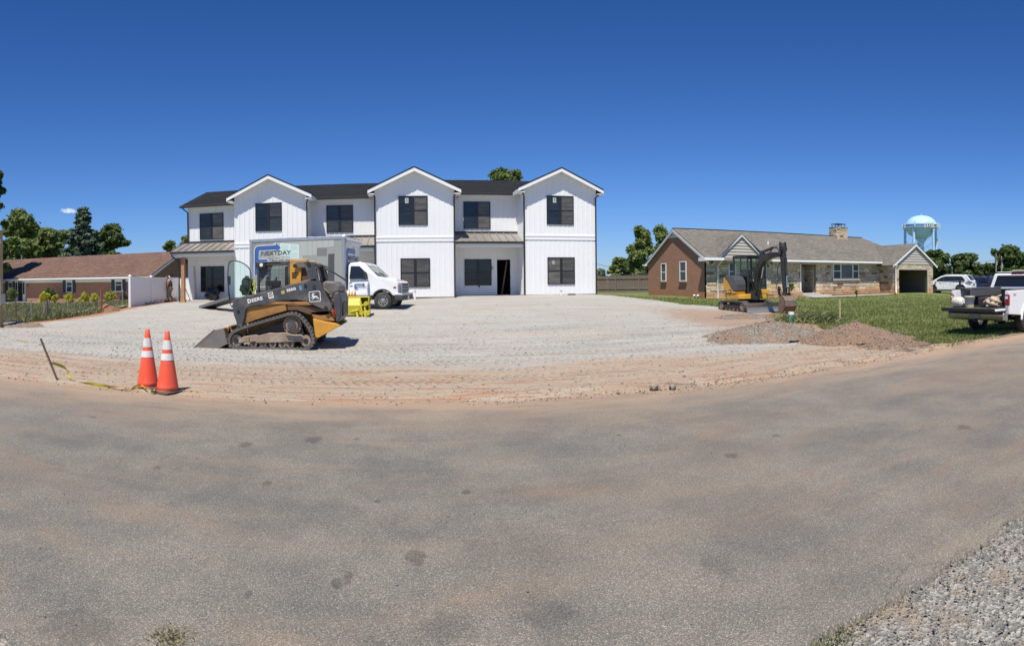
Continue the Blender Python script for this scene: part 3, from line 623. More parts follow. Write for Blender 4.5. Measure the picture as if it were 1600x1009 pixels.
def batten(parent, x, Y, z0, z1, side=False):
    global BMESH
    if BMESH is None:
        BMESH = bpy.data.meshes.new('batten'); BMESH.from_pydata([(x, y, z) for z in (0, 1) for x, y in ((-.5, -.5), (.5, -.5), (.5, .5), (-.5, .5))], [], [(0,3,2,1),(4,5,6,7),(0,1,5,4),(1,2,6,5),(2,3,7,6),(3,0,4,7)]); BMESH.materials.append(M_TRIM)
    o = bpy.data.objects.new('batten', BMESH); COL.objects.link(o); o.parent = parent
    o.location = Vector((x, Y-.009 if not side else Y, z0)) - WORLD[rootof(parent)]
    o.scale = (.042, .018, z1-z0) if not side else (.018, .042, z1-z0)
PK = 8.26
def blk_top(x, x0, x1, dz): return PK + dz - .12 - .47*abs(x-(x0+x1)/2)
UPW = [(400, 441, 317, 361), (623.5, 669, 306, 351.5), (855, 897, 306, 351)]
LOW = [(400, 441, 412, 458), (626, 672, 403.5, 448.5), (855.5, 898, 402, 444)]
for i, (x0, x1, dz) in enumerate(BL):
    xm = (x0+x1)/2; zb = .84+dz*.6
    b = MB(); b.prism([(x0, zb), (x1, zb), (x1, blk_top(x1, x0, x1, dz)), (xm, blk_top(xm, x0, x1, dz)), (x0, blk_top(x0, x0, x1, dz))], 'y', YF, 39.0)
    wall = b.build('wall', M_SIDE, town)
    b = MB(); b.box(x0+.02, x1-.02, YF+.02, 36, zb-.9, zb-.002); b.build('foundation', M_BRK0, town)
    b = MB(); b.box(x0+.0, x1-.0, YF-.012, YF+.05, zb-.045, zb); b.build('base_flashing', mat('grey_flashing', (.2, .19, .18), .5), town)
    u = UPW[i]; w0, w1 = XY(u[0], YF), XY(u[1], YF); z1 = Q((u[0]+u[1])/2, u[2], YF).z; z0 = Q((u[0]+u[1])/2, u[3], YF).z
    st = [(w0+.38, z1-.42, .2, .3)] if i else None
    window(wall, w0, w1, z0, z1, YF, (M_GLB, M_GLS) if i != 0 else (M_GLB, M_GL), st)
    l = LOW[i]; a0, a1 = XY(l[0], YF), XY(l[1], YF); y1 = Q((l[0]+l[1])/2, l[2], YF).z; y0 = Q((l[0]+l[1])/2, l[3], YF).z
    window(wall, a0, a1, y0, y1, YF, (M_GLS, M_GLS), [(a0+.3, y1-.4, .13, .2)] if i == 2 else None)
    zt = 4.02+dz
    battens(wall, x0+.02, x1-.02, zt+.26, lambda x: blk_top(x, x0, x1, dz)-.02, YF, 15, [(w0, w1, z0, z1)])
    battens(wall, x0+.02, x1-.02, zb, zt, YF, 15, [(a0, a1, y0, y1)])
    b = MB(); b.box(x0-.005, x1+.005, YF-.035, YF, zt, zt+.2); b.build('trim_band', M_TRIM, wall)
    b = MB(); b.box(x0-.008, x1+.008, YF-.055, YF, zt+.2, zt+.26); b.build('trim_ledge', M_TRIM, wall)
    for xs, sg in ((x0, -1), (x1, 1)):
        for k in range(1, 6): batten(wall, xs+sg*.012, YF+.33*k, zb, blk_top(xs, x0, x1, dz)-.15, True)
    # gable roof: shingles over white rakes
    oh = .36; yf = YF-.40
    def rz(x, off=0): return PK + dz + off - .47*abs(x-xm)
    xa, xb = x0-oh, x1+oh
    for sname, (p, q) in (('roof', (xa, xm)), ('roof', (xm, xb))):
        b = MB(); b.prism([(p, rz(p, -.06)), (q, rz(q, -.06)), (q, rz(q, 0.0)), (p, rz(p, 0.0))], 'y', yf-.05, 39.2)
        ro = b.build(sname, M_SHGL, town)
        b = MB(); b.prism([(p, rz(p, -.27)), (q, rz(q, -.27)), (q, rz(q, -.065)), (p, rz(p, -.065))], 'y', yf-.03, yf)
        b.build('rake_board', M_TRIM, ro)
        b = MB(); b.prism([(p, rz(p, -.115)), (q, rz(q, -.115)), (q, rz(q, -.065)), (p, rz(p, -.065))], 'y', yf+.003, YF+.01)
        b.build('soffit', M_TRIM, ro)
        e = p if p == xa else q; sg = -1 if p == xa else 1
        b = MB(); b.box(min(e, e-sg*(oh+.02)), max(e, e-sg*(oh+.02)), yf+.002, YF+.6, rz(e, -.31), rz(e, -.27) ); b.build('eave_return', M_TRIM, ro)
        b = MB(); b.box(min(e, e-sg*.02), max(e, e-sg*.02), yf+.002, 39, rz(e, -.28), rz(e, -.02)); b.build('fascia', M_TRIM, ro)
# recessed sections between and left of the gables
RC = [(-14.3, -10.45, -.20, True), (-6.04, -2.09, -.08, False), (2.50, 6.53, .10, False)]
RUP = [(313, 350, 333, 374), (511, 552.5, 320.5, 363), (725, 767, 315, 357.5)]
RLO = [(314, 350.5, 416, 456), None, (726, 768, 405, 446)]
PZ1, PZ0 = 4.55, 3.93
porch_base = []
for i, (x0, x1, dz, end) in enumerate(RC):
    zb = (.66, .76, .86)[i]; zt = 6.93+dz; u = RUP[i]
    w0, w1 = XY(u[0], YB), XY(u[1], YB); z1 = Q((u[0]+u[1])/2, u[2], YB).z; z0 = Q((u[0]+u[1])/2, u[3], YB).z
    b = MB(); zs = 3.7+dz
    dx0, dx1, dzt = (XY(776.5, YB), XY(797.5, YB), Q(787, 405.5, YB).z) if i == 2 else (None, None, None)
    if i == 1: dx0, dx1, dzt = -3.6, -2.65, 2.9
    b.box(x0, x1, YB, YB+.15, zs, zt)
    if dx0 is None: b.box(x0, x1, YB, YB+.15, zb, zs)
    else:
        b.box(x0, dx0, YB, YB+.15, zb, zs); b.box(dx1, x1, YB, YB+.15, zb, zs); b.box(dx0, dx1, YB, YB+.15, dzt, zs)
    wall = b.build('wall', M_SIDE, town)
    window(wall, w0, w1, z0, z1, YB, (M_GL, M_GLS) if i != 2 else (M_GLB, M_GLS))
    battens(wall, x0+.12, x1-.12, PZ1+dz+.04, zt, YB, 12, [(w0, w1, z0, z1)])
    sk = []
    if RLO[i]:
        l = RLO[i]; a0, a1 = XY(l[0], YB), XY(l[1], YB); y1 = Q((l[0]+l[1])/2, l[2], YB).z; y0 = Q((l[0]+l[1])/2, l[3], YB).z
        window(wall, a0, a1, y0, y1, YB, (M_GLB, M_GLB)); sk.append((a0, a1, y0, y1))
    if dx0 is not None:
        sk.append((dx0-.1, dx1+.1, zb, dzt+.1)); c = .07
        fr = MB(); fr.box(dx0-c, dx0, YB-.03, YB+.16, zb, dzt+c); fr.box(dx1, dx1+c, YB-.03, YB+.16, zb, dzt+c); fr.box(dx0, dx1, YB-.03, YB+.16, dzt, dzt+c)
        d = fr.build('door_frame', M_TRIM, wall)
        for hzz in (.35, 1.05, 1.75):
            hb = MB(); hb.box(dx1-.025, dx1-.001, YB-.045, YB-.005, zb+hzz, zb+hzz+.11); hb.build('hinge', M_BLK, d)
        th = MB(); th.box(dx0, dx1, YB-.08, YB+.16, zb-.03, zb+.02); th.build('threshold', M_LUM, d)
        if i == 2:
            lb = MB(); lb.cbox((dx0+.52, YB+.42, zb+1.0), (.09, .04, 2.2), RY(.16)); lb.build('leaning_board', mat('dim_board', (.22, .13, .10), .8), d)
            lp = MB(); lp.box(dx0-.33, dx0-.25, YB-.09, YB-.001, zb+1.55, zb+1.75); lp.build('wall_lamp', mat('brushed_grey', (.35, .35, .35), .4, .5), wall)
            lp = MB(); lp.box(a1-.8, a1-.72, YB-.06, YB-.001, zb+.48, zb+.6); lp.build('outlet_box', M_BLK, wall)
    battens(wall, x0+.12, x1-.12, zb+.02, 3.68+dz, YB, 12, sk)
    # dark rooms behind
    b = MB(); b.box(x0+.1, x1-.1, YB+.16, YB+3, zb-.05, zb); b.box(x0+.1, x1-.1, YB+3, YB+3.1, zb, 3.6+dz); b.box(x0+.1, x0+.2, YB+.16, YB+3, zb, 3.6+dz); b.box(x1-.2, x1-.1, YB+.16, YB+3, zb, 3.6+dz); b.box(x0+.1, x1-.1, YB+.16, YB+3.1, 3.6+dz, 3.65+dz)
    b.build('room', M_DARKIN, wall)
    # porch slab, ceiling, standing seam roof
    sx1 = x1+(.0 if not end else 0); sx0 = x0-(0 if not end else .0)
    b = MB(); b.box(x0+.002, x1-.002, YF+.15, YB-.001, zb-.55, zb-.02); b.build('porch_slab', M_CONC, wall)
    xe0 = x0-.28 if end else x0
    b = MB(); b.box(xe0+.02, x1-.002, YF+.1, YB-.001, PZ0+dz-.2, PZ0+dz-.16); b.build('porch_ceiling', M_TRIM, wall)
    b = MB(); b.box(xe0+.02, x1-.004, YF-.01, YF+.1, PZ0+dz-.36, PZ0+dz-.06); b.build('porch_beam', M_TRIM, wall)
    if end:
        b = MB(); b.prism([(YF+.1, PZ0+dz-.36), (YB, PZ0+dz-.36), (YB, PZ1+dz-.03), (YF+.1, PZ0+dz-.05)], 'x', x0-.26, x0-.16); b.build('porch_end_board', M_TRIM, wall)
    pn = 9 if not end else 9; pw = (x1-xe0)/pn
    for k in range(pn):
        a = xe0+pw*k; c = a+pw; tz = .008
        A, B_, C_, D_ = (a, YF-.12, PZ0+dz-.02), (c, YF-.12, PZ0+dz-.02), (c, YB, PZ1+dz), (a, YB, PZ1+dz)
        p = MB(); p.add([A, B_, C_, D_]+[(q[0], q[1], q[2]-.03) for q in (A, B_, C_, D_)], [(0,1,2,3),(7,6,5,4),(0,4,5,1),(1,5,6,2),(2,6,7,3),(3,7,4,0)])
        p.add([(a-.018, YF-.125, PZ0+dz-.02), (a+.018, YF-.125, PZ0+dz-.02), (a+.018, YB, PZ1+dz), (a-.018, YB, PZ1+dz), (a-.018, YF-.125, PZ0+dz+.035), (a+.018, YF-.125, PZ0+dz+.035), (a+.018, YB, PZ1+dz+.055), (a-.018, YB, PZ1+dz+.055)], [(4,5,6,7),(0,1,5,4),(0,4,7,3),(1,2,6,5)])
        p.build('roof_panel', M_METAL, town)
    b = MB(); b.box(xe0, x1-.005, YB-.06, YB-.001, PZ1+dz+.01, PZ1+dz+.11); b.build('roof_flashing', M_BRONZE, town)
    b = MB(); b.box(xe0-.02, x1-.01, YF-.25, YF-.123, PZ0+dz-.16, PZ0+dz-.03); b.build('gutter', M_BRONZE, town, .015)
    # main roof over the recess
    rx0 = x0-.35 if end else x0-2.4; rx1 = x1+2.4 if i < 2 else 11.3; zr = 8.62+dz; ze = 6.97+dz; yr = YB+4.6
    b = MB(); b.prism([(YB-.45, ze), (yr, zr), (yr+5.05, ze), (yr+5.05, ze-.1), (yr, zr-.1), (YB-.45, ze-.1)], 'x', rx0, rx1 if i == 2 else x1+2.3)
    b.build('roof', M_SHGL, town)
    b = MB(); b.box(x0-.28 if end else x0+.01, x1-.01, YB-.43, YB-.001, zt-.03, zt+.02); b.build('soffit', M_TRIM, town)
    gx0 = x0-.36 if end else x0+.34; b = MB(); b.box(gx0, x1-.34, YB-.57, YB-.452, ze-.15, ze-.02); b.build('gutter', M_BRONZE, town, .015)
    b = MB(); b.box(x0 if not end else x0+.001, x1, YB+.151, 44, zb-.3, 3.8); b.build('wall', M_SIDE, town) if end else None
# left end wall of the recess section and back of the building
b = MB(); b.prism([(35.152, 3.55), (44, 3.55), (44, 6.75), (39.6, 8.25), (35.152, 6.72)], 'x', -14.299, -14.15); b.build('wall', M_SIDE, town)
b = MB(); b.box(-14.1, 10.9, 43.8, 44.0, .6, 6.8); b.prism([(35.5, .6), (44, .6), (44, 6.95), (39.5, 8.4), (35.5, 7.0)], 'x', 10.8, 10.97); b.build('wall', M_SIDE, town)
# downspouts with their elbows
def spout(path, r=.045): b = MB(); b.tube(path, r, 6); return b.build('downspout', M_BRONZE, town)
def corner_spout(x, xe, zt, zb, Y=YF): spout([(xe, Y-.35, zt), (xe, Y-.35, zt-.12), ((xe+x)/2, Y-.22, zt-.34), (x, Y-.07, zt-.55), (x, Y-.07, zb)])
corner_spout(-6.02, -5.78, 6.95, .7); corner_spout(-2.07, -2.3, 7.15, .68); corner_spout(2.48, 2.75, 7.15, .78); corner_spout(6.55, 6.32, 7.2, .9); corner_spout(10.94, 11.25, 7.2, .9)
spout([(-14.45, 34.5, 6.72), (-14.45, 34.5, 6.6), (-14.25, 34.9, 6.35), (-14.25, 34.92, 4.4)])
spout([(-14.5, 32.82, 3.55), (-14.5, 32.82, 3.42), (-14.15, 33.05, 3.12), (-14.12, 33.1, 2.6), (-14.12, 33.1, .6)])
b = MB(); b.box(2.3, 2.66, 32.55, 33, .68, .76); b.build('splash_elbow', M_BRONZE, town)
# cedar porch post
b = MB(); b.box(-13.98, -13.76, 33.05, 33.27, .5, 3.55); po = b.build('porch_post', M_WOOD, town, .01)
b = MB(); b.box(-14.03, -13.71, 33.0, 33.32, .42, .72); b.build('post_base', M_WOOD, po, .01)
# things on and by the left porch
def ramp_board():
    b = MB(); b.box(0, 1.9, -.3, .3, 0, .05, 0); b.box(0, 1.9, -.32, -.30, 0, .11); b.box(0, 1.9, .30, .32, 0, .11)
    return b
def bag(name, c, r, h, m, label, cat):
    V = []; n = 18; m2 = 12
    for j in range(m2+1):
        f = j/m2; rr = r*(1-abs(f-.35)**1.6*1.1)*(.55 if f > .85 else 1)
        for k in range(n):
            a = 2*math.pi*k/n; w = rr*(1+.16*math.sin(3*a+j)+.10*math.sin(7*a-j*1.3)); V.append((c[0]+w*math.cos(a), c[1]+w*math.sin(a)*.8, c[2]+f*h))
    Fs = [(j*n+k, j*n+(k+1) % n, (j+1)*n+(k+1) % n, (j+1)*n+k) for j in range(m2) for k in range(n)]
    b = MB(); b.add(V, Fs, 0, True); b.add(V, [tuple(range(m2*n, m2*n+n))]); return tag(b.build(name, m), label, cat)
bp = Q(332, 470, 34.2)
bag('trash_bag', (bp.x, 34.2, .64), .44, .98, mat('black_plastic', (.012, .012, .013), .3, bump=.02, bscale=8), 'black bulging trash bag standing under the left porch window', 'trash bag')
p0 = Q(295, 470, 33.6); p1 = Q(327, 469, 33.5)
b = MB(); b.box(p0.x, p1.x, 33.5, 33.6, .64, .70); tag(b.build('lumber_board', M_LUM), 'pale board lying along the front of the left porch slab', 'board')
b = MB(); b.cbox((XY(304, 34.6), 34.7, 1.75), (.14, .05, 2.2), RX(.12)); tag(b.build('leaning_plank', M_LUM), 'tan plank standing against the left porch wall', 'plank')
b = MB(); q0 = Q(285, 440, 33.5); q1 = Q(297, 468, 33.3); b.tube([q0, q1], .025, 6); tag(b.build('broom_stick', mat('dark_wood', (.09, .06, .04), .7)), 'thin dark pole leaning beside the cedar porch post', 'pole')
# small pipe stubs and a scrap in front of the wall
for (px, py0, py1, lab) in ((648.5, 457, 470, 'capped white pipe stub in front of the middle gable'), (877, 457, 464, 'capped white pipe stub in front of the right gable')):
    g = Q(px, py1, 32.3); h = Q(px, py0, 32.3).z; t0 = thing('pipe_stub', lab, 'pipe', (g.x, 32.3, hz(g.x, 32.3)-.02))
    b = MB(); b.cyl((0, 0, 0), (0, 0, h-g.z), .05); b.build('pipe', M_TRIM, t0); b = MB(); b.cyl((0, 0, h-g.z), (0, 0, h-g.z+.06), .065); b.build('cap', M_LUM, t0)
g = Q(893, 463, 32.2); b = MB(); b.cbox((g.x, 32.2, hz(g.x, 32.2)+.06), (.42, .2, .08), RZ(.15)); tag(b.build('scrap_panel', mat('dark_scrap', (.05, .05, .05), .6)), 'small dark scrap lying before the right gable', 'scrap')

# =====================================================================  STONE RANCH HOUSE (right)
M_RSH = emat('weathered_shingles', lambda t: shingle_mat(t, (.145, .132, .117), (.215, .198, .178), (.10, .091, .082), 0, 1))
M_RSHG = emat('weathered_shingles_cross', lambda t: shingle_mat(t, (.145, .132, .117), (.215, .198, .178), (.10, .091, .082), 1, 0))
M_BRICK = emat('brown_brick', lambda t: brick_mat(t, 1, (.40, .165, .095), (.54, .27, .17), (.50, .39, .30), base_stain=(.42, .15, .06)))
M_LAP = mat('taupe_lap_siding', (.47, .43, .38), .6, var=.04, scale=2)
def m_stone(t):
    r = t.n('ShaderNodeObjectInfo').outputs['Random']; p = t.sep(t.pos()); ps = t.pos()
    c = t.ramp(r, [(0, (.66, .54, .36)), (.18, (.74, .65, .47)), (.38, (.56, .47, .35)), (.5, (.80, .72, .56)), (.64, (.45, .40, .33)), (.76, (.70, .50, .26)), (.88, (.62, .57, .47)), (.96, (.30, .18, .10))])
    c = t.mix(t.mr(t.noise(ps, 3, 5, .7), .35, .7, 0, .5), c, t.mix(1.0, c, (.7, .62, .52), 'MULTIPLY'))
    st = t.mr(t.math('ADD', p[2], t.math('MULTIPLY', t.noise(ps, 1.1, 4), 1.0)), 1.75, 1.1, 0, .75)
    c = t.mix(st, c, t.mix(t.noise(ps, 2, 3), (.58, .26, .10), (.62, .38, .2)))
    return t.done(c, .9, t.bump(t.noise(ps, 14, 5, .7), .03))
M_STONE = emat('field_stone', m_stone); M_MORT = mat('mortar', (.30, .26, .20), .95, bump=.01, bscale=30, dirt=(.4, .2, .1), dirt_amt=.5)
ranch = thing('stone_ranch_house', 'low ranch house of mixed tan stone with a brick end wall and attached garage', 'house', (26, 36, .4), world=True)
RW = WORLD[ranch.name]; FY = 32.25; GY = 30.55; X0 = 18.1; X1 = 34.1; G1 = 38.9; RB = .42; EV = 3.2
SMESH = []
for k in range(9):
    vs = []; R = random.Random(k)
    for (x, y) in ((-.5, -.5), (.5, -.5), (.5, .5), (-.5, .5)): vs.append((x+R.uniform(-.05, .05), y+R.uniform(-.06, .06)))
    v = [(a, 0, b) for a, b in vs] + [(a*.93, -1, b*.9) for a, b in vs]
    me = bpy.data.meshes.new('stone'); me.from_pydata(v, [], [(4,5,6,7), (0,1,5,4), (1,2,6,5), (2,3,7,6), (3,0,4,7)]); me.materials.append(M_STONE); me.update(); SMESH.append(me)
NSTONE = [0]
def stone_wall(parent, a, b, z0, z1, fixed, axis, holes=(), nrm=-1, small=1.0, limit=300):
    """ashlar stones over a wall; axis 'x': wall spans x=a..b at y=fixed facing -y; 'y': spans y at x=fixed facing nrm*x"""
    R = random.Random(int(a*37+z0*11)); z = z0
    while z < z1-.04:
        h = min(R.choice((.16, .22, .26, .32)) * small, z1-z)
        if z1-z-h < .08: h = z1-z
        x = a
        while x < b-.02:
            w = R.uniform(.28, .78) * small
            if b-x-w < .15: w = b-x
            hh = h; cx, cz = x+w/2, z+hh/2
            pieces = [(x, x+w)]
            for (ha, hb, hc, hd) in holes:
                if z+hh*.6 > hc and z+hh*.4 < hd:
                    pieces = [q for (p, s) in pieces for q in ((p, min(s, ha)), (max(p, hb), s)) if q[1]-q[0] > .06]
            for (p, s) in pieces:
                sub = [(z, z+hh)] if (hh < .25*small or R.random() < .6) else [(z, z+hh*.5), (z+hh*.5, z+hh)]
                for (c, d) in sub:
                    o = bpy.data.objects.new('stone', R.choice(SMESH)); COL.objects.link(o); o.parent = parent; NSTONE[0] += 1
                    g = .022; dp = R.uniform(.02, .055)
                    if axis == 'x': o.location = Vector(((p+s)/2, fixed, (c+d)/2))-RW; o.scale = (s-p-g, dp, d-c-g)
                    else: o.location = Vector((fixed, (p+s)/2, (c+d)/2))-RW; o.scale = (s-p-g, dp, d-c-g); o.rotation_euler = (0, 0, -math.pi/2 if nrm < 0 else math.pi/2)
            x += w
        z += h
def hole_wall(x0, x1, z0, z1, y0, y1, holes):
    b = MB(); hs = sorted(holes); x = x0
    for (a, c, d, e) in hs:
        b.box(x, a, y0, y1, z0, z1)
        if d > z0+.01: b.box(a, c, y0, y1, z0, d)
        if e < z1-.01: b.box(a, c, y0, y1, e, z1)
        x = c
    b.box(x, x1, y0, y1, z0, z1); return b
def fx(px): return Q(px, 430, FY).x
def fz(px, py): return Q(px, py, FY).z
W1 = (fx(1138), fx(1149), fz(1143, 441), fz(1143, 407)); DR = (fx(1184), fx(1197.5), RB+.1, fz(1190, 409))
EN = (fx(1251), fx(1274.5), RB+.25, fz(1262, 410)); PW = (fx(1301), fx(1341), fz(1320, 436), fz(1320, 411))
front = hole_wall(X0, X1, RB-.3, EV-.12, FY, FY+.2, [EN]).build('wall', M_MORT, ranch)
stone_wall(front, X0, X1, RB-.05, EV-.14, FY, 'x', [W1, DR, EN, PW])
# entry recess
b = MB(); b.box(EN[0]-.0, EN[0]+.1, FY+.2, FY+1.3, EN[2], EN[3]); b.box(EN[1], EN[1]+.1, FY+.2, FY+1.3, EN[2], EN[3]); b.box(EN[0], EN[1]+.1, FY+1.3, FY+1.4, EN[2], EN[3]); b.box(EN[0], EN[1], FY+.0, FY+1.3, EN[3], EN[3]+.05); b.box(EN[0], EN[1], FY, FY+1.3, RB, EN[2])
ent = b.build('entry_wall', M_MORT, ranch); stone_wall(ent, EN[0]+.9, EN[1], EN[2], EN[3], FY+1.3, 'x')
stone_wall(ent, FY+.2, FY+1.3, EN[2], EN[3], EN[1], 'y', nrm=-1)
b = MB(); b.box(EN[0]+.12, EN[0]+.92, FY+1.22, FY+1.3, EN[2], EN[2]+2.0); dd_ = b.build('door', mat('brown_door', (.12, .08, .06), .5), ent); b = MB(); b.ball((EN[0]+.85, FY+1.2, EN[2]+1), .03); b.build('door_knob', mat('brass', (.5, .38, .15), .3, .9), dd_)
b = MB(); b.box(EN[0]-.08, EN[0], FY-.07, FY+.02, RB+.1, EN[3]); b.build('corner_post', M_TRIM, front)
# brick end wall with clipped gable top
ry = 36.85; rzp = 5.38
b = MB(); b.prism([(FY+.001, RB-.3), (41.5, RB-.3), (41.5, 3.12), (ry, rzp-.13), (FY+.001, 3.12)], 'x', X0, X0+.25); endw = b.build('wall', M_BRICK, ranch)
def end_window(px0, px1, py0, py1):
    A = QX(px0, py0, X0); B = QX(px1, py0, X0); z1 = A.z; z0 = QX(px0, py1, X0).z; ya, yb2 = sorted((A.y, B.y)); c = .09
    m = MB(); m.box(X0-.04, X0+.05, ya, ya+c, z0, z1); m.box(X0-.04, X0+.05, yb2-c, yb2, z0, z1); m.box(X0-.04, X0+.05, ya+c, yb2-c, z1-c, z1); m.box(X0-.04, X0+.05, ya+c, yb2-c, z0, z0+c); m.box(X0-.03, X0+.05, ya+c, yb2-c, (z0+z1)/2-.03, (z0+z1)/2+.03)
    w = m.build('window', M_TRIM, endw)
    for (p, q) in ((z0+c, (z0+z1)/2-.03), ((z0+z1)/2+.03, z1-c)):
        g = MB(); g.box(X0-.012, X0-.003, ya+c, yb2-c, p, q); g.build('pane', M_GL, w)
    g = MB(); g.box(X0-.09, X0, ya-.05, yb2+.05, z0-.13, z0-.05); g.build('sill', mat('brick_sill', (.16, .08, .06), .9), w)
    g = MB(); g.box(X0-.02, X0-.0, ya-.05, yb2+.05, z1+.003, z1+.06); g.build('lintel', mat('brick_sill', (.16, .08, .06), .9), w)
end_window(1033, 1041, 411, 440); end_window(1062, 1072.5, 408, 440)
b = MB(); zv = 4.72; hw = (rzp-.13-zv)/ ((rzp-.13-3.12)/(41.5-ry)); b.prism([(ry-hw, zv), (ry+hw, zv), (ry, rzp-.12)], 'x', X0-.04, X0); gv = b.build('gable_vent', M_TRIM, endw)
for k in range(4):
    z = zv+.1+k*.11; w = hw*(1-(z-zv)/(rzp-.13-zv))-.12
    if w > .1: b = MB(); b.box(X0-.06, X0-.041, ry-w, ry+w, z, z+.03); b.build('louver', mat('grey_louver', (.5, .52, .52), .6), gv)
for py, d in ((36.0, .12), (35.6, .12)): pass
for dy in (33.8, 33.3):
    b = MB(); b.cyl((X0-.12, dy, RB+.22), (X0+.02, dy, RB+.22), .07, n=10); b.build('vent_pipe', M_TRIM, endw)
# main roof
ohy = .55; sl = (rzp-EV)/(ry-FY)
def rzf(y): return rzp - sl*abs(y-ry)
RX1 = 36.6
for sgn in (-1, 1):
    ye = FY-ohy if sgn < 0 else 41.5+ohy
    top = [(X0-.12, ye, rzf(ye)), (RX1+3.2, ye, rzf(ye)), (RX1, ry, rzp), (X0-.12, ry, rzp)]
    if sgn > 0: top = top[::-1]
    b = MB(); b.add(top+[(x, y, z-.09) for x, y, z in top], [(0,1,2,3),(7,6,5,4),(0,4,5,1),(1,5,6,2),(2,6,7,3),(3,7,4,0)]); b.build('roof', M_RSH, ranch)
hp = [(RX1+3.2, FY-ohy, rzf(FY-ohy)), (RX1+3.2, 41.5+ohy, rzf(41.5+ohy)), (RX1, ry, rzp)]
b = MB(); b.add(hp, [(0, 1, 2)]); b.build('hip', M_RSHG, ranch)
b = MB(); b.box(X0-.12, RX1, ry-.1, ry+.1, rzp+.005, rzp+.03); b.build('ridge_cap', mat('ridge_shingle', (.10, .09, .085), .9), ranch)
M_GFA = mat('pale_grey_fascia', (.62, .64, .64), .5)
for ya, yb2 in ((FY-ohy, ry), (41.5+ohy, ry)):
    b = MB(); b.prism([(ya, rzf(ya)-.28), (yb2, rzf(yb2)-.28), (yb2, rzf(yb2)-.095), (ya, rzf(ya)-.095)], 'x', X0-.15, X0-.10); b.build('rake_board', M_GFA, ranch)
b = MB(); b.box(X0-.42, X0+1.0, FY-ohy+.0, FY+.25, EV-.14, EV-.10); b.box(X0-.42, X0+1.2, FY-ohy, FY-.06, EV-.32, EV-.26); b.box(X0-.42, X0-.02, FY-.06, FY+.25, EV-.32, EV-.26); b.box(X0-.42, X0-.38, FY-ohy, FY+.25, EV-.26, EV-.14); b.box(22.9, X1-.1, FY-ohy, FY-.06, EV-.32, EV-.26); b.build('soffit', M_TRIM, ranch)
b = MB(); b.box(X0-.42, X0+1.0, FY-ohy-.10, FY-ohy-.001, EV-.30, EV-.17); b.build('gutter', M_TRIM, ranch, .02)
b = MB(); b.box(22.9, X1-.35, FY-ohy-.12, FY-ohy-.001, EV-.33, EV-.20); b.build('gutter', M_TRIM, ranch, .02)
b = MB(); b.box(22.9, X1-.35, FY-.07, FY-.045, EV-.45, EV-.26); b.build('frieze_board', mat('taupe_trim', (.5, .45, .39), .6), ranch)
b = MB(); b.box(X0-.27, X0+1.0, 41.5, 41.5+ohy, EV-.38, EV-.26); b.build('soffit', M_TRIM, ranch)
b = MB(); b.tube([(X0+.85, FY-ohy, EV-.3), (X0+.85, FY-.4, EV-.42), (X0+.82, FY-.1, EV-.65), (X0+.82, FY-.1, RB+.05)], .05, 6); b.build('downspout', M_TRIM, ranch)
# dormer gable with lap siding boards
GX = (18.85, 22.85, 20.75, 4.74)
def gz(x): return GX[3]-.155 - (GX[3]-3.02)/(2.05)*abs(x-GX[2])*1.0
z = 2.95; k = 0
gb = MB(); gb.prism([(GX[0], 2.72), (GX[1], 2.72), (GX[1], gz(GX[1])), (GX[2], gz(GX[2])), (GX[0], gz(GX[0]))], 'y', FY-.08, FY-.03); gw = gb.build('gable_wall', M_LAP, ranch)
def lap(parent, x0, x1, xm, zt, slope, z0, Y, step=.2):
    z = z0
    while z < zt-.05:
        z2 = min(z+step, zt-.02); hw = min((x1-x0)/2, (zt-z)/slope); hw2 = min((x1-x0)/2, max(.01, (zt-z2)/slope))
        b = MB(); y = Y
        vs = [(xm-hw, y-.045, z), (xm+hw, y-.045, z), (xm+hw2, y-.004, z2), (xm-hw2, y-.004, z2), (xm-hw, y, z), (xm+hw, y, z)]
        b.add(vs, [(0,1,2,3), (4,5,1,0)]); b.build('siding_board', M_LAP, parent); z += step
lap(gw, GX[0], GX[1], GX[2], gz(GX[2])-.0, (GX[3]-3.02)/2.05, 2.73, FY-.08)
slp = (GX[3]-3.02)/2.05
for s in (-1, 1):
    xe = GX[2]+s*2.35; ze = GX[3]-slp*2.35; yb2 = ry-(rzp-GX[3])/sl; ybe = ry-(rzp-ze)/sl
    A = (GX[2], FY-.17, GX[3]); B_ = (GX[2], yb2+.1, GX[3]+.02); C_ = (xe, max(ybe, FY-.5)+.1, ze+.02); D_ = (xe, FY-.17, ze)
    top = [A, D_, C_, B_] if s > 0 else [A, B_, C_, D_]; top = top[::-1] if s > 0 else top[::-1]
    b = MB(); b.add(top+[(x, y, z-.07) for x, y, z in top], [(0,1,2,3),(7,6,5,4),(0,4,5,1),(1,5,6,2),(2,6,7,3),(3,7,4,0)]); b.build('dormer_roof', M_RSHG, ranch)
    b = MB(); p, q = sorted((GX[2], xe)); rz_ = lambda x: GX[3]-slp*abs(x-GX[2])
    b.prism([(p, rz_(p)-.21), (q, rz_(q)-.21), (q, rz_(q)-.075), (p, rz_(p)-.075)], 'y', FY-.20, FY-.17); b.build('rake_board', M_GFA, ranch)
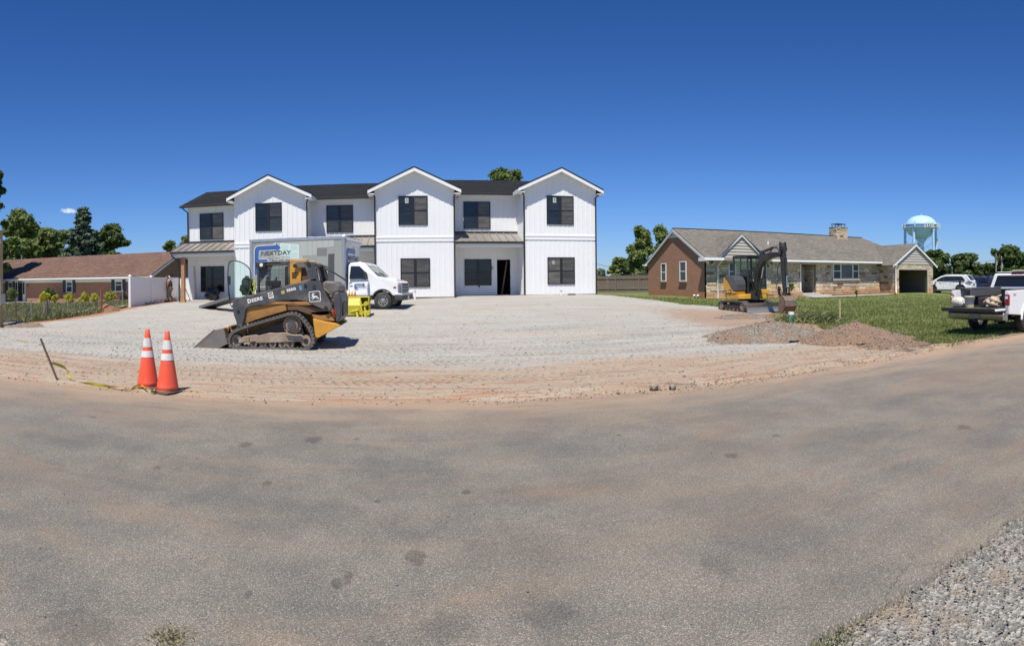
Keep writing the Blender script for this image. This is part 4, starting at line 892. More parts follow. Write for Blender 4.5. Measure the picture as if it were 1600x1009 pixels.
# front windows and glazed door
def white_window(parent, w, parts, Y=FY, sill=True, mats=(None,)):
    x0, x1, z0, z1 = w; c = .07; m = MB()
    m.box(x0, x1, Y-.08, Y-.0, z1-c, z1); m.box(x0, x1, Y-.08, Y-.0, z0, z0+c); m.box(x0, x0+c, Y-.08, Y, z0+c, z1-c); m.box(x1-c, x1, Y-.08, Y, z0+c, z1-c)
    xs = [x0+c]+[x0+(x1-x0)*q for q in parts]+[x1-c]
    for q in parts: m.box(x0+(x1-x0)*q-.05, x0+(x1-x0)*q+.05, Y-.079, Y, z0+c, z1-c)
    wo = m.build('window', M_TRIM, parent)
    for k in range(len(xs)-1):
        a, b2 = xs[k]+(.05 if k else 0), xs[k+1]-(.05 if k < len(xs)-2 else 0)
        g = MB(); g.box(a, b2, Y-.062, Y-.05, z0+c, z1-c); g.build('pane', mats[k % len(mats)] or M_GL, wo)
        if mats[k % len(mats)] is not M_CURT:
            g = MB(); g.box(a, b2, Y-.075, Y-.063, (z0+z1)/2-.03, (z0+z1)/2+.03); g.build('meeting_rail', M_TRIM, wo)
    if sill: g = MB(); g.box(x0-.08, x1+.08, Y-.16, Y-.0, z0-.09, z0-.003); g.build('sill', mat('limestone_sill', (.55, .46, .33), .8), wo)
    return wo
M_CURT = emat('curtained_glass', lambda t: m_glass(t, (.12, .13, .14), .1, .15))
white_window(front, PW, (.29, .76), mats=(M_GLB, M_CURT, M_GLB)); white_window(front, W1, (), mats=(M_GL,))
b = MB(); x0, x1, z0, z1 = DR; b.box(x0, x1, FY-.06, FY-.0, z0, z1); dr = b.build('door', M_TRIM, front); b = MB(); b.box(x0+.08, x1-.08, FY-.075, FY-.061, z0+.15, z1-.12); b.build('door_glass', M_GLS, dr)
g = MB(); g.box(EN[0]+.4, EN[0]+.5, FY+.1, FY+.2, EN[3]-.25, EN[3]-.05); g.build('porch_lamp', M_BLK, ent)
# low stone planter, steps, curved walk
pb = MB(); px0, px1 = Q(1228, 455, 31.3).x, Q(1254, 455, 31.3).x; pb.box(px0, px1, 31.3, FY-.06, RB-.1, RB+.42); pl = pb.build('planter', M_MORT, ranch)
stone_wall(pl, px0, px1, RB-.02, RB+.42, 31.3, 'x', small=.8)
st = MB(); sx0 = Q(1257, 455, 31.2).x; st.box(sx0, sx0+2.3, 30.9, FY-.06, RB-.1, RB+.12); st.build('step', M_CONC, ranch, .01); st = MB(); st.box(sx0+.1, sx0+1.7, 31.5, FY+.0, RB+.121, RB+.26); st.build('step', M_CONC, ranch, .01)
# garage
gp = (38.9+34.1)/2; GO = (Q(1404.5, 440, GY).x, Q(1450, 440, GY).x, RB-.3, Q(1427, 421.5, GY).z)
gw_ = hole_wall(X1, G1, RB-.3, 2.86, GY, GY+.25, [GO]).build('garage_wall', M_MORT, ranch); stone_wall(gw_, X1, G1, RB, 2.86, GY, 'x', [(GO[0], GO[1], RB-.3, GO[3])])
gs = MB(); gs.box(X1, X1+.2, GY+.25, FY, RB-.3, 2.86); gs.box(G1-.2, G1, GY+.25, 40, RB-.3, 2.86); gs_ = gs.build('garage_side_wall', M_MORT, ranch); stone_wall(gs_, GY+.05, FY-.02, RB, 2.86, X1, 'y', nrm=-1)
gi = MB(); gi.box(X1+.2, G1-.2, 38.0, 38.2, RB-.3, 2.8); gi.box(X1+.2, X1+.3, FY+.2, 38, RB-.3, 2.8); gi.box(X1+.2, G1-.2, GY+.25, 38.2, 2.8, 2.85); gi.build('garage_interior', mat('dim_plaster', (.22, .18, .16), .9), ranch)
gf = MB(); gf.box(X1+.2, G1-.2, GY-.2, 38, RB-.2, RB-.01); gf.build('garage_floor', M_CONC, ranch)
gw2 = MB(); gw2.box(GO[0]+1.2, GO[0]+2.0, 37.95, 38.0, 1.6, 2.4); gw2.build('garage_window', mat('daylit_pane', (.35, .5, .5), .3), ranch)
gt = MB(); gt.box(GO[1]-.1, GO[1]+.05, GY-.03, GY-.001, RB, GO[3]); gt.box(GO[0]-.05, GO[1]+.05, GY-.03, GY-.001, GO[3], GO[3]+.09); gt.build('garage_door_trim', mat('taupe_trim', (.5, .45, .39), .6), ranch)
GPK = 4.55; gslp = (GPK-2.95)/(gp-X1+.15)
gg = MB(); gg.prism([(X1, 2.86), (G1, 2.86), (G1, 2.9), (gp, GPK-.14), (X1, 2.9)], 'y', GY-.02, GY+.04); ggo = gg.build('gable_wall', M_LAP, ranch)
lap(ggo, X1+.02, G1-.02, gp, GPK-.13, (GPK-.14-2.9)/((G1-X1)/2), 2.87, GY-.02)
for s in (-1, 1):
    xe = gp+s*2.85; ze = GPK-gslp*2.85
    A = (gp, GY-.16, GPK); B_ = (gp, 39.5, GPK); C_ = (xe, 39.5, ze); D_ = (xe, GY-.16, ze)
    top = [A, B_, C_, D_][::-1]
    b = MB(); b.add(top+[(x, y, z-.07) for x, y, z in top], [(0,1,2,3),(7,6,5,4),(0,4,5,1),(1,5,6,2),(2,6,7,3),(3,7,4,0)]); b.build('garage_roof', M_RSHG, ranch)
    b = MB(); p, q = sorted((gp, xe)); rz_ = lambda x: GPK-gslp*abs(x-gp)
    b.prism([(p, rz_(p)-.22), (q, rz_(q)-.22), (q, rz_(q)-.075), (p, rz_(p)-.075)], 'y', GY-.19, GY-.161); b.build('rake_board', M_TRIM, ranch)
b = MB(); b.tube([(X1-.1, GY-.25, 2.72), (X1-.08, GY-.1, 2.45), (X1-.06, GY-.1, RB+.25), (X1-.25, GY-.3, RB+.1)], .05, 6); b.build('downspout', M_TRIM, ranch)
b = MB(); b.box(X1-.42, X1-.3, GY-.3, FY-ohy-.13, 2.68, 2.8); b.build('gutter', M_TRIM, ranch)
# chimney on the ridge
cx = Q(1310, 360, ry).x
b = MB(); b.box(cx-.62, cx+.62, ry-.5, ry+.5, 5.0, 6.1); ch = b.build('chimney', M_MORT, ranch)
stone_wall(ch, cx-.62, cx+.62, 5.1, 6.08, ry-.5, 'x', small=.8); stone_wall(ch, ry-.5, ry+.5, 5.1, 6.08, cx-.62, 'y', nrm=-1, small=.8)
b = MB(); b.box(cx-.66, cx+.66, ry-.54, ry+.54, 6.1, 6.16); b.build('chimney_cap', mat('grey_cap', (.3, .3, .3), .8), ch)
b = MB(); 
for q in (-.4, 0, .4): b.box(cx+q-.02, cx+q+.02, ry-.4, ry-.36, 6.161, 6.4); b.box(cx+q-.02, cx+q+.02, ry+.36, ry+.4, 6.161, 6.4)
b.box(cx-.5, cx+.5, ry-.45, ry+.45, 6.4, 6.44); b.build('spark_screen', mat('dark_scrap', (.05, .05, .05), .6), ch)
b = MB(); q = Q(1200, 377, 34.5); b.cyl((q.x, 34.5, rzf(34.5)-.05), (q.x, 34.5, rzf(34.5)+.22), .06, n=8); b.build('vent_pipe', M_TRIM, ranch)
# white walk and mulch bed
M_MULCH = mat('brown_mulch', (.10, .055, .035), .95, var=.3, scale=12, bump=.02, bscale=30)
X, Y = np.meshgrid(np.linspace(sx0+2.4, X1-.1, 30), np.linspace(31.0, FY-.08, 8)); sheet('mulch_bed', X, Y, np.maximum(H(X, Y)+.05, .40+.03*fbm(X*2, Y*2, 5)), M_MULCH)
strip('walk', [(sx0+.2, 30.7), (sx0+2.5, 30.6), (sx0+5.5, 30.7), (sx0+8, 30.4)], .7, M_CONC, .06)

# =====================================================================  BRICK RANCH HOUSE (left)
LB = emat('red_brick', lambda t: brick_mat(t, 0, (.46, .20, .12), (.54, .27, .17), (.48, .36, .28)))
M_LSH = emat('brown_red_shingles', lambda t: shingle_mat(t, (.13, .078, .06), (.20, .125, .10), (.09, .055, .045), 0, 1))
lr = thing('brick_ranch_house', 'long low red brick ranch house with a brown shingle roof and dark shutters', 'house', (0, 0, 0)); th = -math.radians(8.5)
LO = at(235, 50.5); LO.z = -.05; lr.location = LO; lr.rotation_euler = (0, 0, th)    # local x runs left (negative), y away
lw = Matrix.Translation(LO) @ Matrix.Rotation(th, 4, 'Z'); lwi = lw.inverted()
def lq(px, py):
    """photo point on the front wall plane, in the house's own axes"""
    d = ray(px, py); o = lwi @ CAMP; dl = lwi.to_3x3() @ d; t = -o.y/dl.y; p = o+dl*t; return p
LL = 24.0; zE = 2.42; zR = 4.85
b = MB(); b.box(-LL, 0, 0, .2, -.3, zE-.05); fw_ = b.build('wall', LB, lr)
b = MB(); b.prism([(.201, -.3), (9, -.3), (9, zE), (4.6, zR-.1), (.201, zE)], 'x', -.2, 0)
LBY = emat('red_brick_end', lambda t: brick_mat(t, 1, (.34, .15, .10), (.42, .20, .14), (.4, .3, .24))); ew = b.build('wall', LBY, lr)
for s in (0, 1):
    ye, yr_ = (-.75, 4.6) if s == 0 else (9.75, 4.6); ze = zE+.05
    sl2 = (zR-ze)/(4.6+.75); top = [(-LL-.4, ye, ze), (.45, ye, ze), (.45, yr_, zR), (-LL-.4, yr_, zR)]
    if s: top = top[::-1]
    b = MB(); b.add(top+[(x, y, z-.08) for x, y, z in top], [(0,1,2,3),(7,6,5,4),(0,4,5,1),(1,5,6,2),(2,6,7,3),(3,7,4,0)]); b.build('roof', M_LSH, lr)
    b = MB(); pts = [(ye, ze-.28), (yr_, zR-.28), (yr_, zR-.085), (ye, ze-.085)]; b.prism(pts if not s else pts, 'x', .40, .46); b.build('rake_board', M_TRIM, lr)
b = MB(); b.box(-LL-.4, .4, -.85, -.752, zE-.13, zE+.0); b.build('gutter', M_TRIM, lr)
b = MB(); b.box(-LL-.4, .38, -.75, -.01, zE-.2, zE-.16); b.build('soffit', M_TRIM, lr)
b = MB(); b.box(-LL-.2, .1, -.06, -.003, zE-.42, zE-.2); b.build('frieze_board', M_TRIM, lr)
M_SHUT = mat('dark_blue_shutter', (.045, .055, .075), .6)
def lwin(px0, px1, py0, py1, shutters=True):
    a, b2 = lq(px0, py0), lq(px1, py1); x0, x1, z0, z1 = a.x, b2.x, b2.z, a.z; c = .08
    m = MB(); m.box(x0, x1, -.05, 0, z1-c, z1); m.box(x0, x1, -.05, 0, z0, z0+c); m.box(x0, x0+c, -.05, 0, z0+c, z1-c); m.box(x1-c, x1, -.05, 0, z0+c, z1-c); m.box(x0+c, x1-c, -.045, 0, (z0+z1)/2-.03, (z0+z1)/2+.03)
    w = m.build('window', M_TRIM, fw_)
    for (p, q) in ((z0+c, (z0+z1)/2-.03), ((z0+z1)/2+.03, z1-c)):
        g = MB(); g.box(x0+c, x1-c, -.025, -.01, p, q); g.build('pane', M_GL, w)
    if shutters:
        for (p, q) in ((x0-.42, x0-.02), (x1+.02, x1+.42)):
            g = MB(); g.box(p, q, -.07, -.001, z0, z1); sh = g.build('shutter', M_SHUT, fw_, .01)
lwin(103.5, 113.5, 436.5, 457); lwin(180, 191.5, 434, 456); lwin(13, 20, 439.5, 459)
a, b2 = lq(28.5, 439), lq(36.5, 469.5)
g = MB(); g.box(a.x-.0, b2.x, -.06, 0, -.05, a.z); d_ = g.build('door', mat('black_door', (.02, .02, .022), .4), fw_)
for s, (p, q) in enumerate(((lq(25, 440).x, a.x-.01), (b2.x+.01, lq(40, 440).x))):
    g = MB(); g.box(p, q, -.1, 0, -.05, a.z+.05); s_ = g.build('door_surround', M_TRIM, fw_)
    g = MB(); g.box((p+q)/2-.12, (p+q)/2+.12, -.11, -.101, .8, a.z-.15); g.build('sidelight', M_GLB, s_)
    pz = lq(21 if s == 0 else 44, 445); g = MB(); g.cyl((pz.x, -.12, pz.z-.18), (pz.x, -.12, pz.z+.14), .08, .05, 8); g.build('wall_lamp', mat('lamp_copper', (.3, .15, .1), .5), fw_)
for py in (3.4, 5.0):
    g = MB(); g.box(.001, .03, py-.14, py+.14, 2.5, 2.72); g.build('gable_vent', M_BLK, ew)
# conventional low roofed building and garden walls beyond the fence on the right
far = thing('metal_roof_shed', 'long low building with a dark roof just beyond the board fence', 'shed', (0, 0, 0), world=True)
A = QR(962, 431, 72); B_ = QR(1016, 430, 66); M_SHED = mat('shed_wall', (.13, .15, .19), .7); zt = 1.65+10*70/900
b = MB(); b.box(A.x, B_.x+2, 64.5, 70, .3, zt-.35); b.build('wall', M_SHED, far); b = MB(); b.prism([(A.x-.3, zt-.35), (B_.x+2.3, zt-.22), (B_.x+2.3, zt+.05), (A.x-.3, zt-.12)], 'y', 64, 70.5); b.build('roof', mat('shed_roof', (.05, .055, .065), .6), far)
# =====================================================================  FENCES, TREES, PLANTS, TOWER
# ---- foliage
def m_leaf(t, ramp, tr=.38):
    r = t.n('ShaderNodeNewGeometry').outputs['Random Per Island']; ps = t.pos()
    c = t.ramp(t.math('ADD', t.math('MULTIPLY', r, .5), t.mr(t.noise(ps, .45, 3), .35, .65, 0, .5)), ramp)
    m = t.done(c, .65, Specular_IOR_Level=.3); tn = t.n('ShaderNodeBsdfTranslucent', {'Color': c})
    mxs = t.n('ShaderNodeMixShader', {0: tr, 1: t.b.outputs[0], 2: tn.outputs[0]}); t.t.links.new(mxs.outputs[0], t.out.inputs[0]); return m
ML_D = emat('dark_leaves', lambda t: m_leaf(t, [(0, (.05, .082, .026)), (.5, (.105, .155, .048)), (1, (.19, .24, .085))]))
ML_M = emat('green_leaves', lambda t: m_leaf(t, [(0, (.10, .14, .04)), (.5, (.185, .24, .075)), (1, (.30, .36, .13))]))
ML_P = emat('pine_needles', lambda t: m_leaf(t, [(0, (.06, .095, .06)), (.5, (.115, .165, .105)), (1, (.20, .255, .18))], .15))
ML_Y = emat('golden_leaves', lambda t: m_leaf(t, [(0, (.14, .19, .02)), (.5, (.36, .37, .035)), (1, (.56, .52, .06))]))
ML_DRYB = emat('brown_leaves', lambda t: m_leaf(t, [(0, (.08, .06, .035)), (.6, (.16, .12, .07)), (1, (.16, .17, .06))]))
M_BARK = mat('bark', (.10, .08, .06), .9, var=.3, scale=5, bump=.02, bscale=12)
def leaf_cloud(C, R, n, size, shell=.55, droop=0.0, flat=1.0):
    """n leaf quads spread through blobs with centres C (k x 3) and radii R (k x 3)"""
    k = len(C); vol = R.prod(1)**(2/3); idx = RNG.choice(k, n, p=vol/vol.sum())
    d = RNG.normal(0, 1, (n, 3)); d /= np.linalg.norm(d, axis=1)[:, None]; rad = shell+(1-shell)*RNG.random(n)**.6; rad *= 1+.17*RNG.normal(0, 1, n)
    P = C[idx]+d*R[idx]*rad[:, None]
    nrm = d*.7+RNG.normal(0, .8, (n, 3))+np.array([0, -.15, .6]); nrm /= np.linalg.norm(nrm, axis=1)[:, None]
    a = np.cross(nrm, RNG.normal(0, 1, (n, 3))); a /= np.linalg.norm(a, axis=1)[:, None]; b = np.cross(nrm, a)
    s = size*RNG.uniform(.6, 1.3, n)[:, None]; a = a*s*.62; b = b*s
    V = np.stack([P-b, P+a-b*.1, P+b, P-a-b*.1+nrm*s*.2], 1).reshape(-1, 3)
    return V, np.arange(4*n).reshape(n, 4)
def tree(name, px, ptop, r, wpx, label, cat='tree', kind='round', leafm=None, n=5000, size=.32, base=None, trunk=.28, low=.22, group=None, seed=1, dens=1.0):
    global RNG
    sv = RNG; RNG = np.random.default_rng(seed*101+7)
    g = at(px, r); top = QR(px, ptop, r).z; Ht = top-g.z; Wd = wpx*r/F/2
    o = thing(name, label, cat, g, group=group)
    C = []; R = []
    if kind == 'round':
        nb = 60
        for i in range(nb):
            f = RNG.random()**.8; ang = RNG.uniform(0, 6.28); zz = low+(1-low)*f
            prof = math.sin(math.pi*min(1, (zz-low*.6)/(1.02-low*.6)))**.55
            rr = Wd*prof*RNG.uniform(.15, .88); br = Wd*RNG.uniform(.12, .27)
            z = min(zz*Ht, Ht-br*.8); C.append((rr*math.cos(ang), rr*math.sin(ang), z)); R.append((br, br, br*.75))
        C.append((0, 0, Ht-Wd*.3)); R.append((Wd*.35, Wd*.35, Wd*.3))
    elif kind == 'tall':
        for i in range(30):
            f = (i+.5)/30; ang = RNG.uniform(0, 6.28); zz = low+(1-low)*f; rr = Wd*RNG.uniform(.1, .8)*(1-abs(f-.45)*.9); br = Wd*RNG.uniform(.22, .36)
            C.append((rr*math.cos(ang), rr*math.sin(ang), zz*Ht-br*.5)); R.append((br, br, br*.8))
    elif kind == 'pine':
        for i in range(70):
            f = (i/70)**.9; zz = .12+.86*f; reach = Wd*(1-f)**.75+.25; nl = 1
            ang = i*2.4+RNG.uniform(-.3, .3); q = RNG.uniform(.45, 1.0)*reach
            for s in (.5, 1.0):
                C.append((q*s*math.cos(ang), q*s*math.sin(ang), zz*Ht+q*s*.35-.3)); br = max(.45, reach*.26); R.append((br, br, br*.5))
    elif kind == 'bush':
        for i in range(12):
            ang = RNG.uniform(0, 6.28); rr = Wd*RNG.uniform(0, .62); z = Ht*RNG.uniform(.3, .75); br = Wd*.42; C.append((rr*math.cos(ang), rr*math.sin(ang), z)); R.append((br, br, min(Ht*.32, br)))
    C = np.array(C); R = np.array(R); V, FQ = leaf_cloud(C, R, int(n*2.3*dens), size*.70, .25)
    V[:, 2] = np.maximum(V[:, 2], .02)
    cr = arr_mesh('crown', V, FQ, leafm or ML_D, o)
    b = MB(); tr = max(.03, Ht*.022*(trunk/.28)); topz = Ht*(.8 if kind != 'bush' else .6)
    b.tube([(0, 0, -.2), (tr*.3, 0, topz*.3), (-tr*.4, tr*.5, topz*.65), (0, 0, topz)], tr, 7, rad=[tr*1.25, tr, tr*.6, tr*.15])
    for i in range(min(10, len(C))):
        c = C[(i*len(C))//10 if len(C) >= 10 else i]; z0 = max(.1, min(topz*.85, c[2]*.6)); b.tube([(0, 0, z0), (c[0]*.5, c[1]*.5, (z0+c[2])/2), tuple(c)], .05, 5, rad=[tr*.45, tr*.28, tr*.08])
    b.build('trunk', M_BARK, o); RNG = sv; return o
# left of the frame, behind the brick ranch
tree('oak_tree', -12, 266, 62, 74, 'tall dark leafy tree cut by the left edge of the frame', n=16000, size=.30, seed=2, low=0)
tree('maple_tree', 30, 328, 82, 84, 'leafy green tree right beside the tall dark tree at the left edge', leafm=ML_M, n=9000, size=.36, seed=3, low=0)
tree('maple_tree', 74, 356, 92, 66, 'light green rounded tree between the left trees and the pine', leafm=ML_M, n=6500, size=.38, seed=4, low=0)
tree('maple_tree', 50, 346, 104, 84, 'lower dark green tree behind the light green ones', leafm=ML_D, n=5200, size=.45, seed=14, low=0)
tree('maple_tree', 100, 360, 100, 56, 'small pale tree tucked against the left side of the pine', leafm=ML_M, n=4000, size=.4, seed=15, low=0)
tree('pine_tree', 130, 319, 84, 78, 'tall blue green pine above the brown roof', kind='pine', leafm=ML_P, n=15000, size=.30, seed=5)
tree('oak_tree', 178, 350, 92, 68, 'round green tree just right of the pine', leafm=ML_D, n=8000, size=.34, seed=6, low=0)
tree('oak_tree', 150, 362, 100, 66, 'dark tree partly hidden behind the pine', leafm=ML_D, n=3000, size=.45, seed=16, low=.05)
tree('oak_tree', 268, 376, 96, 34, 'tree top showing between the brick ranch roof and the white townhouse', leafm=ML_M, n=2600, size=.38, seed=7, low=.1)
tree('oak_tree', 290, 369, 100, 30, 'darker tree top touching the left corner of the white townhouse', leafm=ML_M, n=2200, size=.38, seed=17, low=.1)
tree('oak_tree', 787, 265, 62, 118, 'green tree crown rising behind the townhouse roof', leafm=ML_D, n=12000, size=.30, seed=8, low=.2)
# behind the board fence
tree('elm_tree', 1004, 354, 88, 58, 'tall open tree left of the stone ranch house', kind='tall', leafm=ML_M, n=3600, size=.38, seed=9, low=.12)
tree('elm_tree', 1032, 353, 92, 46, 'slender tall tree behind the brick gable end', kind='tall', leafm=ML_M, n=2600, size=.36, seed=10, low=.2)
tree('maple_tree', 966, 402, 96, 46, 'low rounded tree over the shed beyond the board fence', leafm=ML_M, n=2600, size=.36, seed=11, low=.05)
tree('maple_tree', 992, 399, 94, 46, 'bushy tree under the tall open tree by the stone ranch', leafm=ML_D, n=2600, size=.36, seed=12, low=.05)
tree('cedar_tree', 939, 418, 90, 14, 'small dark conifer next to the right corner of the townhouse', kind='pine', leafm=ML_P, n=900, size=.3, seed=13)
# right, beyond the cars
tree('oak_tree', 1461, 391, 128, 62, 'dark tree behind the water tower leg', n=5200, size=.5, seed=21, low=.05)
tree('oak_tree', 1511, 396, 122, 60, 'broad round dark tree above the white hatchback', n=5600, size=.5, seed=22, low=.05)
tree('oak_tree', 1575, 384, 118, 74, 'biggest dark tree behind the two bare poles', n=6800, size=.5, seed=23, low=.03)
tree('oak_tree', 1612, 393, 112, 60, 'dark tree cut by the right edge of the frame', n=5000, size=.5, seed=24, low=.03)
tree('oak_tree', 1540, 413, 126, 44, 'low dark tree filling the gap between the bigger trees', n=2600, size=.5, seed=25, low=.02)
tree('oak_tree', 1483, 415, 140, 44, 'low dark tree in the dip behind the white hatchback', n=2200, size=.6, seed=26, low=.02)
for i, (px, pt, r, w) in enumerate([(1440, 421, 150, 50), (1500, 424, 150, 60), (1590, 420, 140, 60), (1640, 415, 120, 60)]):
    tree('hedge_tree', px, pt, r, w, ['scrubby growth behind the garage at the water tower foot', 'scrubby growth low behind the white hatchback', 'scrubby growth under the biggest dark tree', 'scrubby growth outside the right edge'][i], n=1500, size=.6, seed=30+i, low=0, kind='bush')
for i, (px, pt, r, w, m) in enumerate([(-30, 380, 96, 80, ML_D), (20, 392, 110, 70, ML_D), (215, 398, 110, 60, ML_M), (1075, 404, 120, 60, ML_M)]):
    tree('thicket', px, pt, r, w, ['thicket below the tall tree at the left edge', 'thicket filling the gap over the brown roof end', 'thicket just over the ridge of the brick ranch', 'thicket hidden behind the stone ranch'][i], n=2200, size=.5, seed=40+i, low=0, kind='bush', leafm=m)
# golden shrubs and others in front of the brick ranch: (x, top, bottom, width, distance)
for i, (px, pt, w, r, m, lab) in enumerate([(20, 448, 24, 57, ML_D, 'dark green shrub by the left window of the brick ranch'), (77, 446, 24, 56.5, ML_D, 'taller dark shrub right of the brick ranch door'), (69, 454, 22, 54.5, ML_Y, 'golden shrub in front of the tall dark shrub'), (86, 459, 14, 54, ML_Y, 'small golden shrub, second from the ranch door'), (109, 458, 20, 53, ML_Y, 'golden shrub under the left shuttered window'), (130, 454.5, 21, 52, ML_Y, 'golden shrub between the two shuttered windows'), (149, 455.5, 16, 51.5, ML_Y, 'golden shrub behind the rusty stake'), (174, 455, 24, 50, ML_Y, 'golden shrub under the right shuttered window'), (193, 453, 16, 48, ML_DRYB, 'half brown shrub against the white vinyl fence')]):
    tree('shrub', px, pt, r, w, lab, 'shrub', 'bush', m, n=900, size=.12, seed=60+i, group='shrubs along the brick ranch house')
_s = tree('shrub', 1236, 443, 35.2, 16, 'young green laurel shrub in the stone planter', 'shrub', 'bush', ML_M, n=700, size=.09, seed=80)
_g = Q(1236.5, 447, 31.75); _s.location = (_g.x, 31.75, .84); _s.scale = (1, 1, .6)
tree('shrub', 1338, 448, 40.6, 6, 'tiny green plant in the mulch under the picture window', 'plant', 'bush', ML_M, n=120, size=.06, seed=81)

# ---- white vinyl privacy fence
M_VIN = mat('white_vinyl', (.78, .78, .79), .4, var=.015)
vf = thing('vinyl_fence', 'white vinyl privacy fence running back to the townhouse', 'fence', (-15.5, 34, .4), world=True)
vx = -15.5; ys = [QX(203, 440, vx).y, QX(236, 440, vx).y, QX(264, 440, vx).y, QX(288, 440, vx).y, 41.0]
for i, y in enumerate(ys):
    g = hz(vx, y); tz = 2.13
    b = MB(); b.box(vx-.065, vx+.065, y-.065, y+.065, g-.1, tz+.03); po = b.build('post', M_VIN, vf)
    b = MB(); b.add([(vx-.085, y-.085, tz+.03), (vx+.085, y-.085, tz+.03), (vx+.085, y+.085, tz+.03), (vx-.085, y+.085, tz+.03), (vx, y, tz+.13)], [(3,2,1,0),(0,1,4),(1,2,4),(2,3,4),(3,0,4)]); b.build('post_cap', M_VIN, po)
    if i < len(ys)-1:
        y2 = ys[i+1]; g2 = hz(vx, y2); gm = min(g, g2)-.02
        b = MB(); b.box(vx-.02, vx+.02, y+.065, y2-.065, gm+.06, tz-.06); pn = b.build('panel', M_VIN, vf)
        k = int((y2-y)/.28)
        for q in range(1, k): b = MB(); yy_ = y+.065+(y2-y-.13)*q/k; b.box(vx-.024, vx+.024, yy_-.006, yy_+.006, gm+.08, tz-.08); b.build('groove', mat('vinyl_shadow_line', (.6, .6, .62), .5), pn)
        b = MB(); b.box(vx-.04, vx+.04, y+.065, y2-.065, tz-.06, tz); b.build('rail', M_VIN, vf); b = MB(); b.box(vx-.04, vx+.04, y+.065, y2-.065, gm, gm+.06); b.build('rail', M_VIN, vf)
b = MB(); zz = hz(-14.9, 36.2); b.box(-15.43, -14.4, 36.15, 36.2, zz, 2.05); b.build('gate_panel', M_VIN, vf)
for x in (-15.2, -14.9, -14.6): b = MB(); b.box(x-.006, x+.006, 36.14, 36.149, zz+.1, 2.0); b.build('groove', mat('vinyl_shadow_line', (.6, .6, .62), .5), vf)
# ---- wire fence on steel and wood stakes along the left edge of the lot
M_RUST = mat('rusty_steel', (.20, .10, .06), .85, .3, var=.4, scale=14); M_GREYP = mat('galvanised_post', (.35, .35, .33), .5, .4); M_OLDW = mat('weathered_wood', (.16, .125, .095), .9, var=.25, scale=12, bump=.004)
wf = thing('wire_fence', 'sagging wire fence on rusty stakes beside the rough grass', 'fence', (-16.2, 24, 0), world=True)
WP = [(25, 470, 505, M_RUST, .035), (49.5, 469, 496, M_GREYP, .03), (73.5, 469, 492, M_OLDW, .055), (107, 468, 488, M_GREYP, .03), (155, 463, 481, M_GREYP, .03), (192, 452, 478, M_GREYP, .03)]
fy0 = []
for px, p0, p1, m, rad in WP:
    q = QX(px, p1, -16.25); y = q.y; z = hz(-16.25, y); ztop = QX(px, p0, -16.25).z; fy0.append((y, ztop))
    b = MB(); b.cyl((-16.25, y, z-.1), (-16.25+random.uniform(-.04, .04), y, ztop), rad, n=6); b.build('post', m, wf)
for f in (1.0, .72, .45, .2):
    b = MB(); pts = []
    for (y, zt) in [(16.0, fy0[0][1]-.02)]+fy0: zb = hz(-16.25, y); pts.append((-16.25, y, zb+(zt-zb)*f-.03))
    b.tube(pts, .006, 4); b.build('wire', M_GREYP, wf)
for k in range(26):
    y = 16.3+k*.55; zb = hz(-16.25, y); zt = np.interp(y, [p[0] for p in fy0], [p[1] for p in fy0]) if len(fy0) else 1
    b = MB(); b.tube([(-16.25, y, zb+.1), (-16.25, y, zb+(zt-zb)*.97-.03)], .004, 3); b.build('stay_wire', M_GREYP, wf)
# rusty stake, stump, curb, pipe and debris at the left
def ground_at_x(px, x):
    y = QX(px, 480, x).y; return Vector((x, y, hz(x, y)))
g = ground_at_x(158.5, -15.75); zt = QX(158.5, 450, -15.75).z; b = MB(); b.cyl((g.x, g.y, g.z-.1), (g.x, g.y, zt), .055, n=6); tag(b.build('steel_stake', mat('orange_rust', (.28, .09, .05), .85, var=.3)), 'thick red brown rusty stake standing on the clay mound', 'stake')
g = GP(71, 496); b = MB(); b.tube([g+Vector((0, 0, -.05)), g+Vector((-.1, 0, .25)), g+Vector((-.12, .1, .55)), g+Vector((-.3, .1, .75))], .1, 7, rad=[.10, .07, .055, .02]); b.tube([g+Vector((.1, .1, 0)), g+Vector((.16, .1, .5))], .06, 6); tag(b.build('tree_stump', M_OLDW), 'broken dark stump with a jagged fork at the fence foot', 'stump')
g = GP(76, 497.5); b = MB(); b.cbox(g+Vector((0, 0, .04)), (.55, .35, .07), RZ(.5)); tag(b.build('plastic_debris', mat('black_plastic', (.012, .012, .013), .3)), 'black plastic scrap lying on the red clay by the stump', 'debris')
pts = [GP(px, py)+Vector((0, 0, .07)) for px, py in ((108, 494.5), (118, 493), (130, 491), (140, 489), (147, 484.5))]
b = MB(); b.tube(pts, .12, 8); tag(b.build('drain_pipe', mat('off_white_fabric', (.62, .60, .56), .8, bump=.01, bscale=20)), 'crumpled off white drain wrap lying on the red clay', 'pipe')
strip('curb', [(GP(162, 487).x, GP(162, 487).y), (-15.75, 28.0), (-15.7, 29.0)], .22, M_CONC, .14, 12)
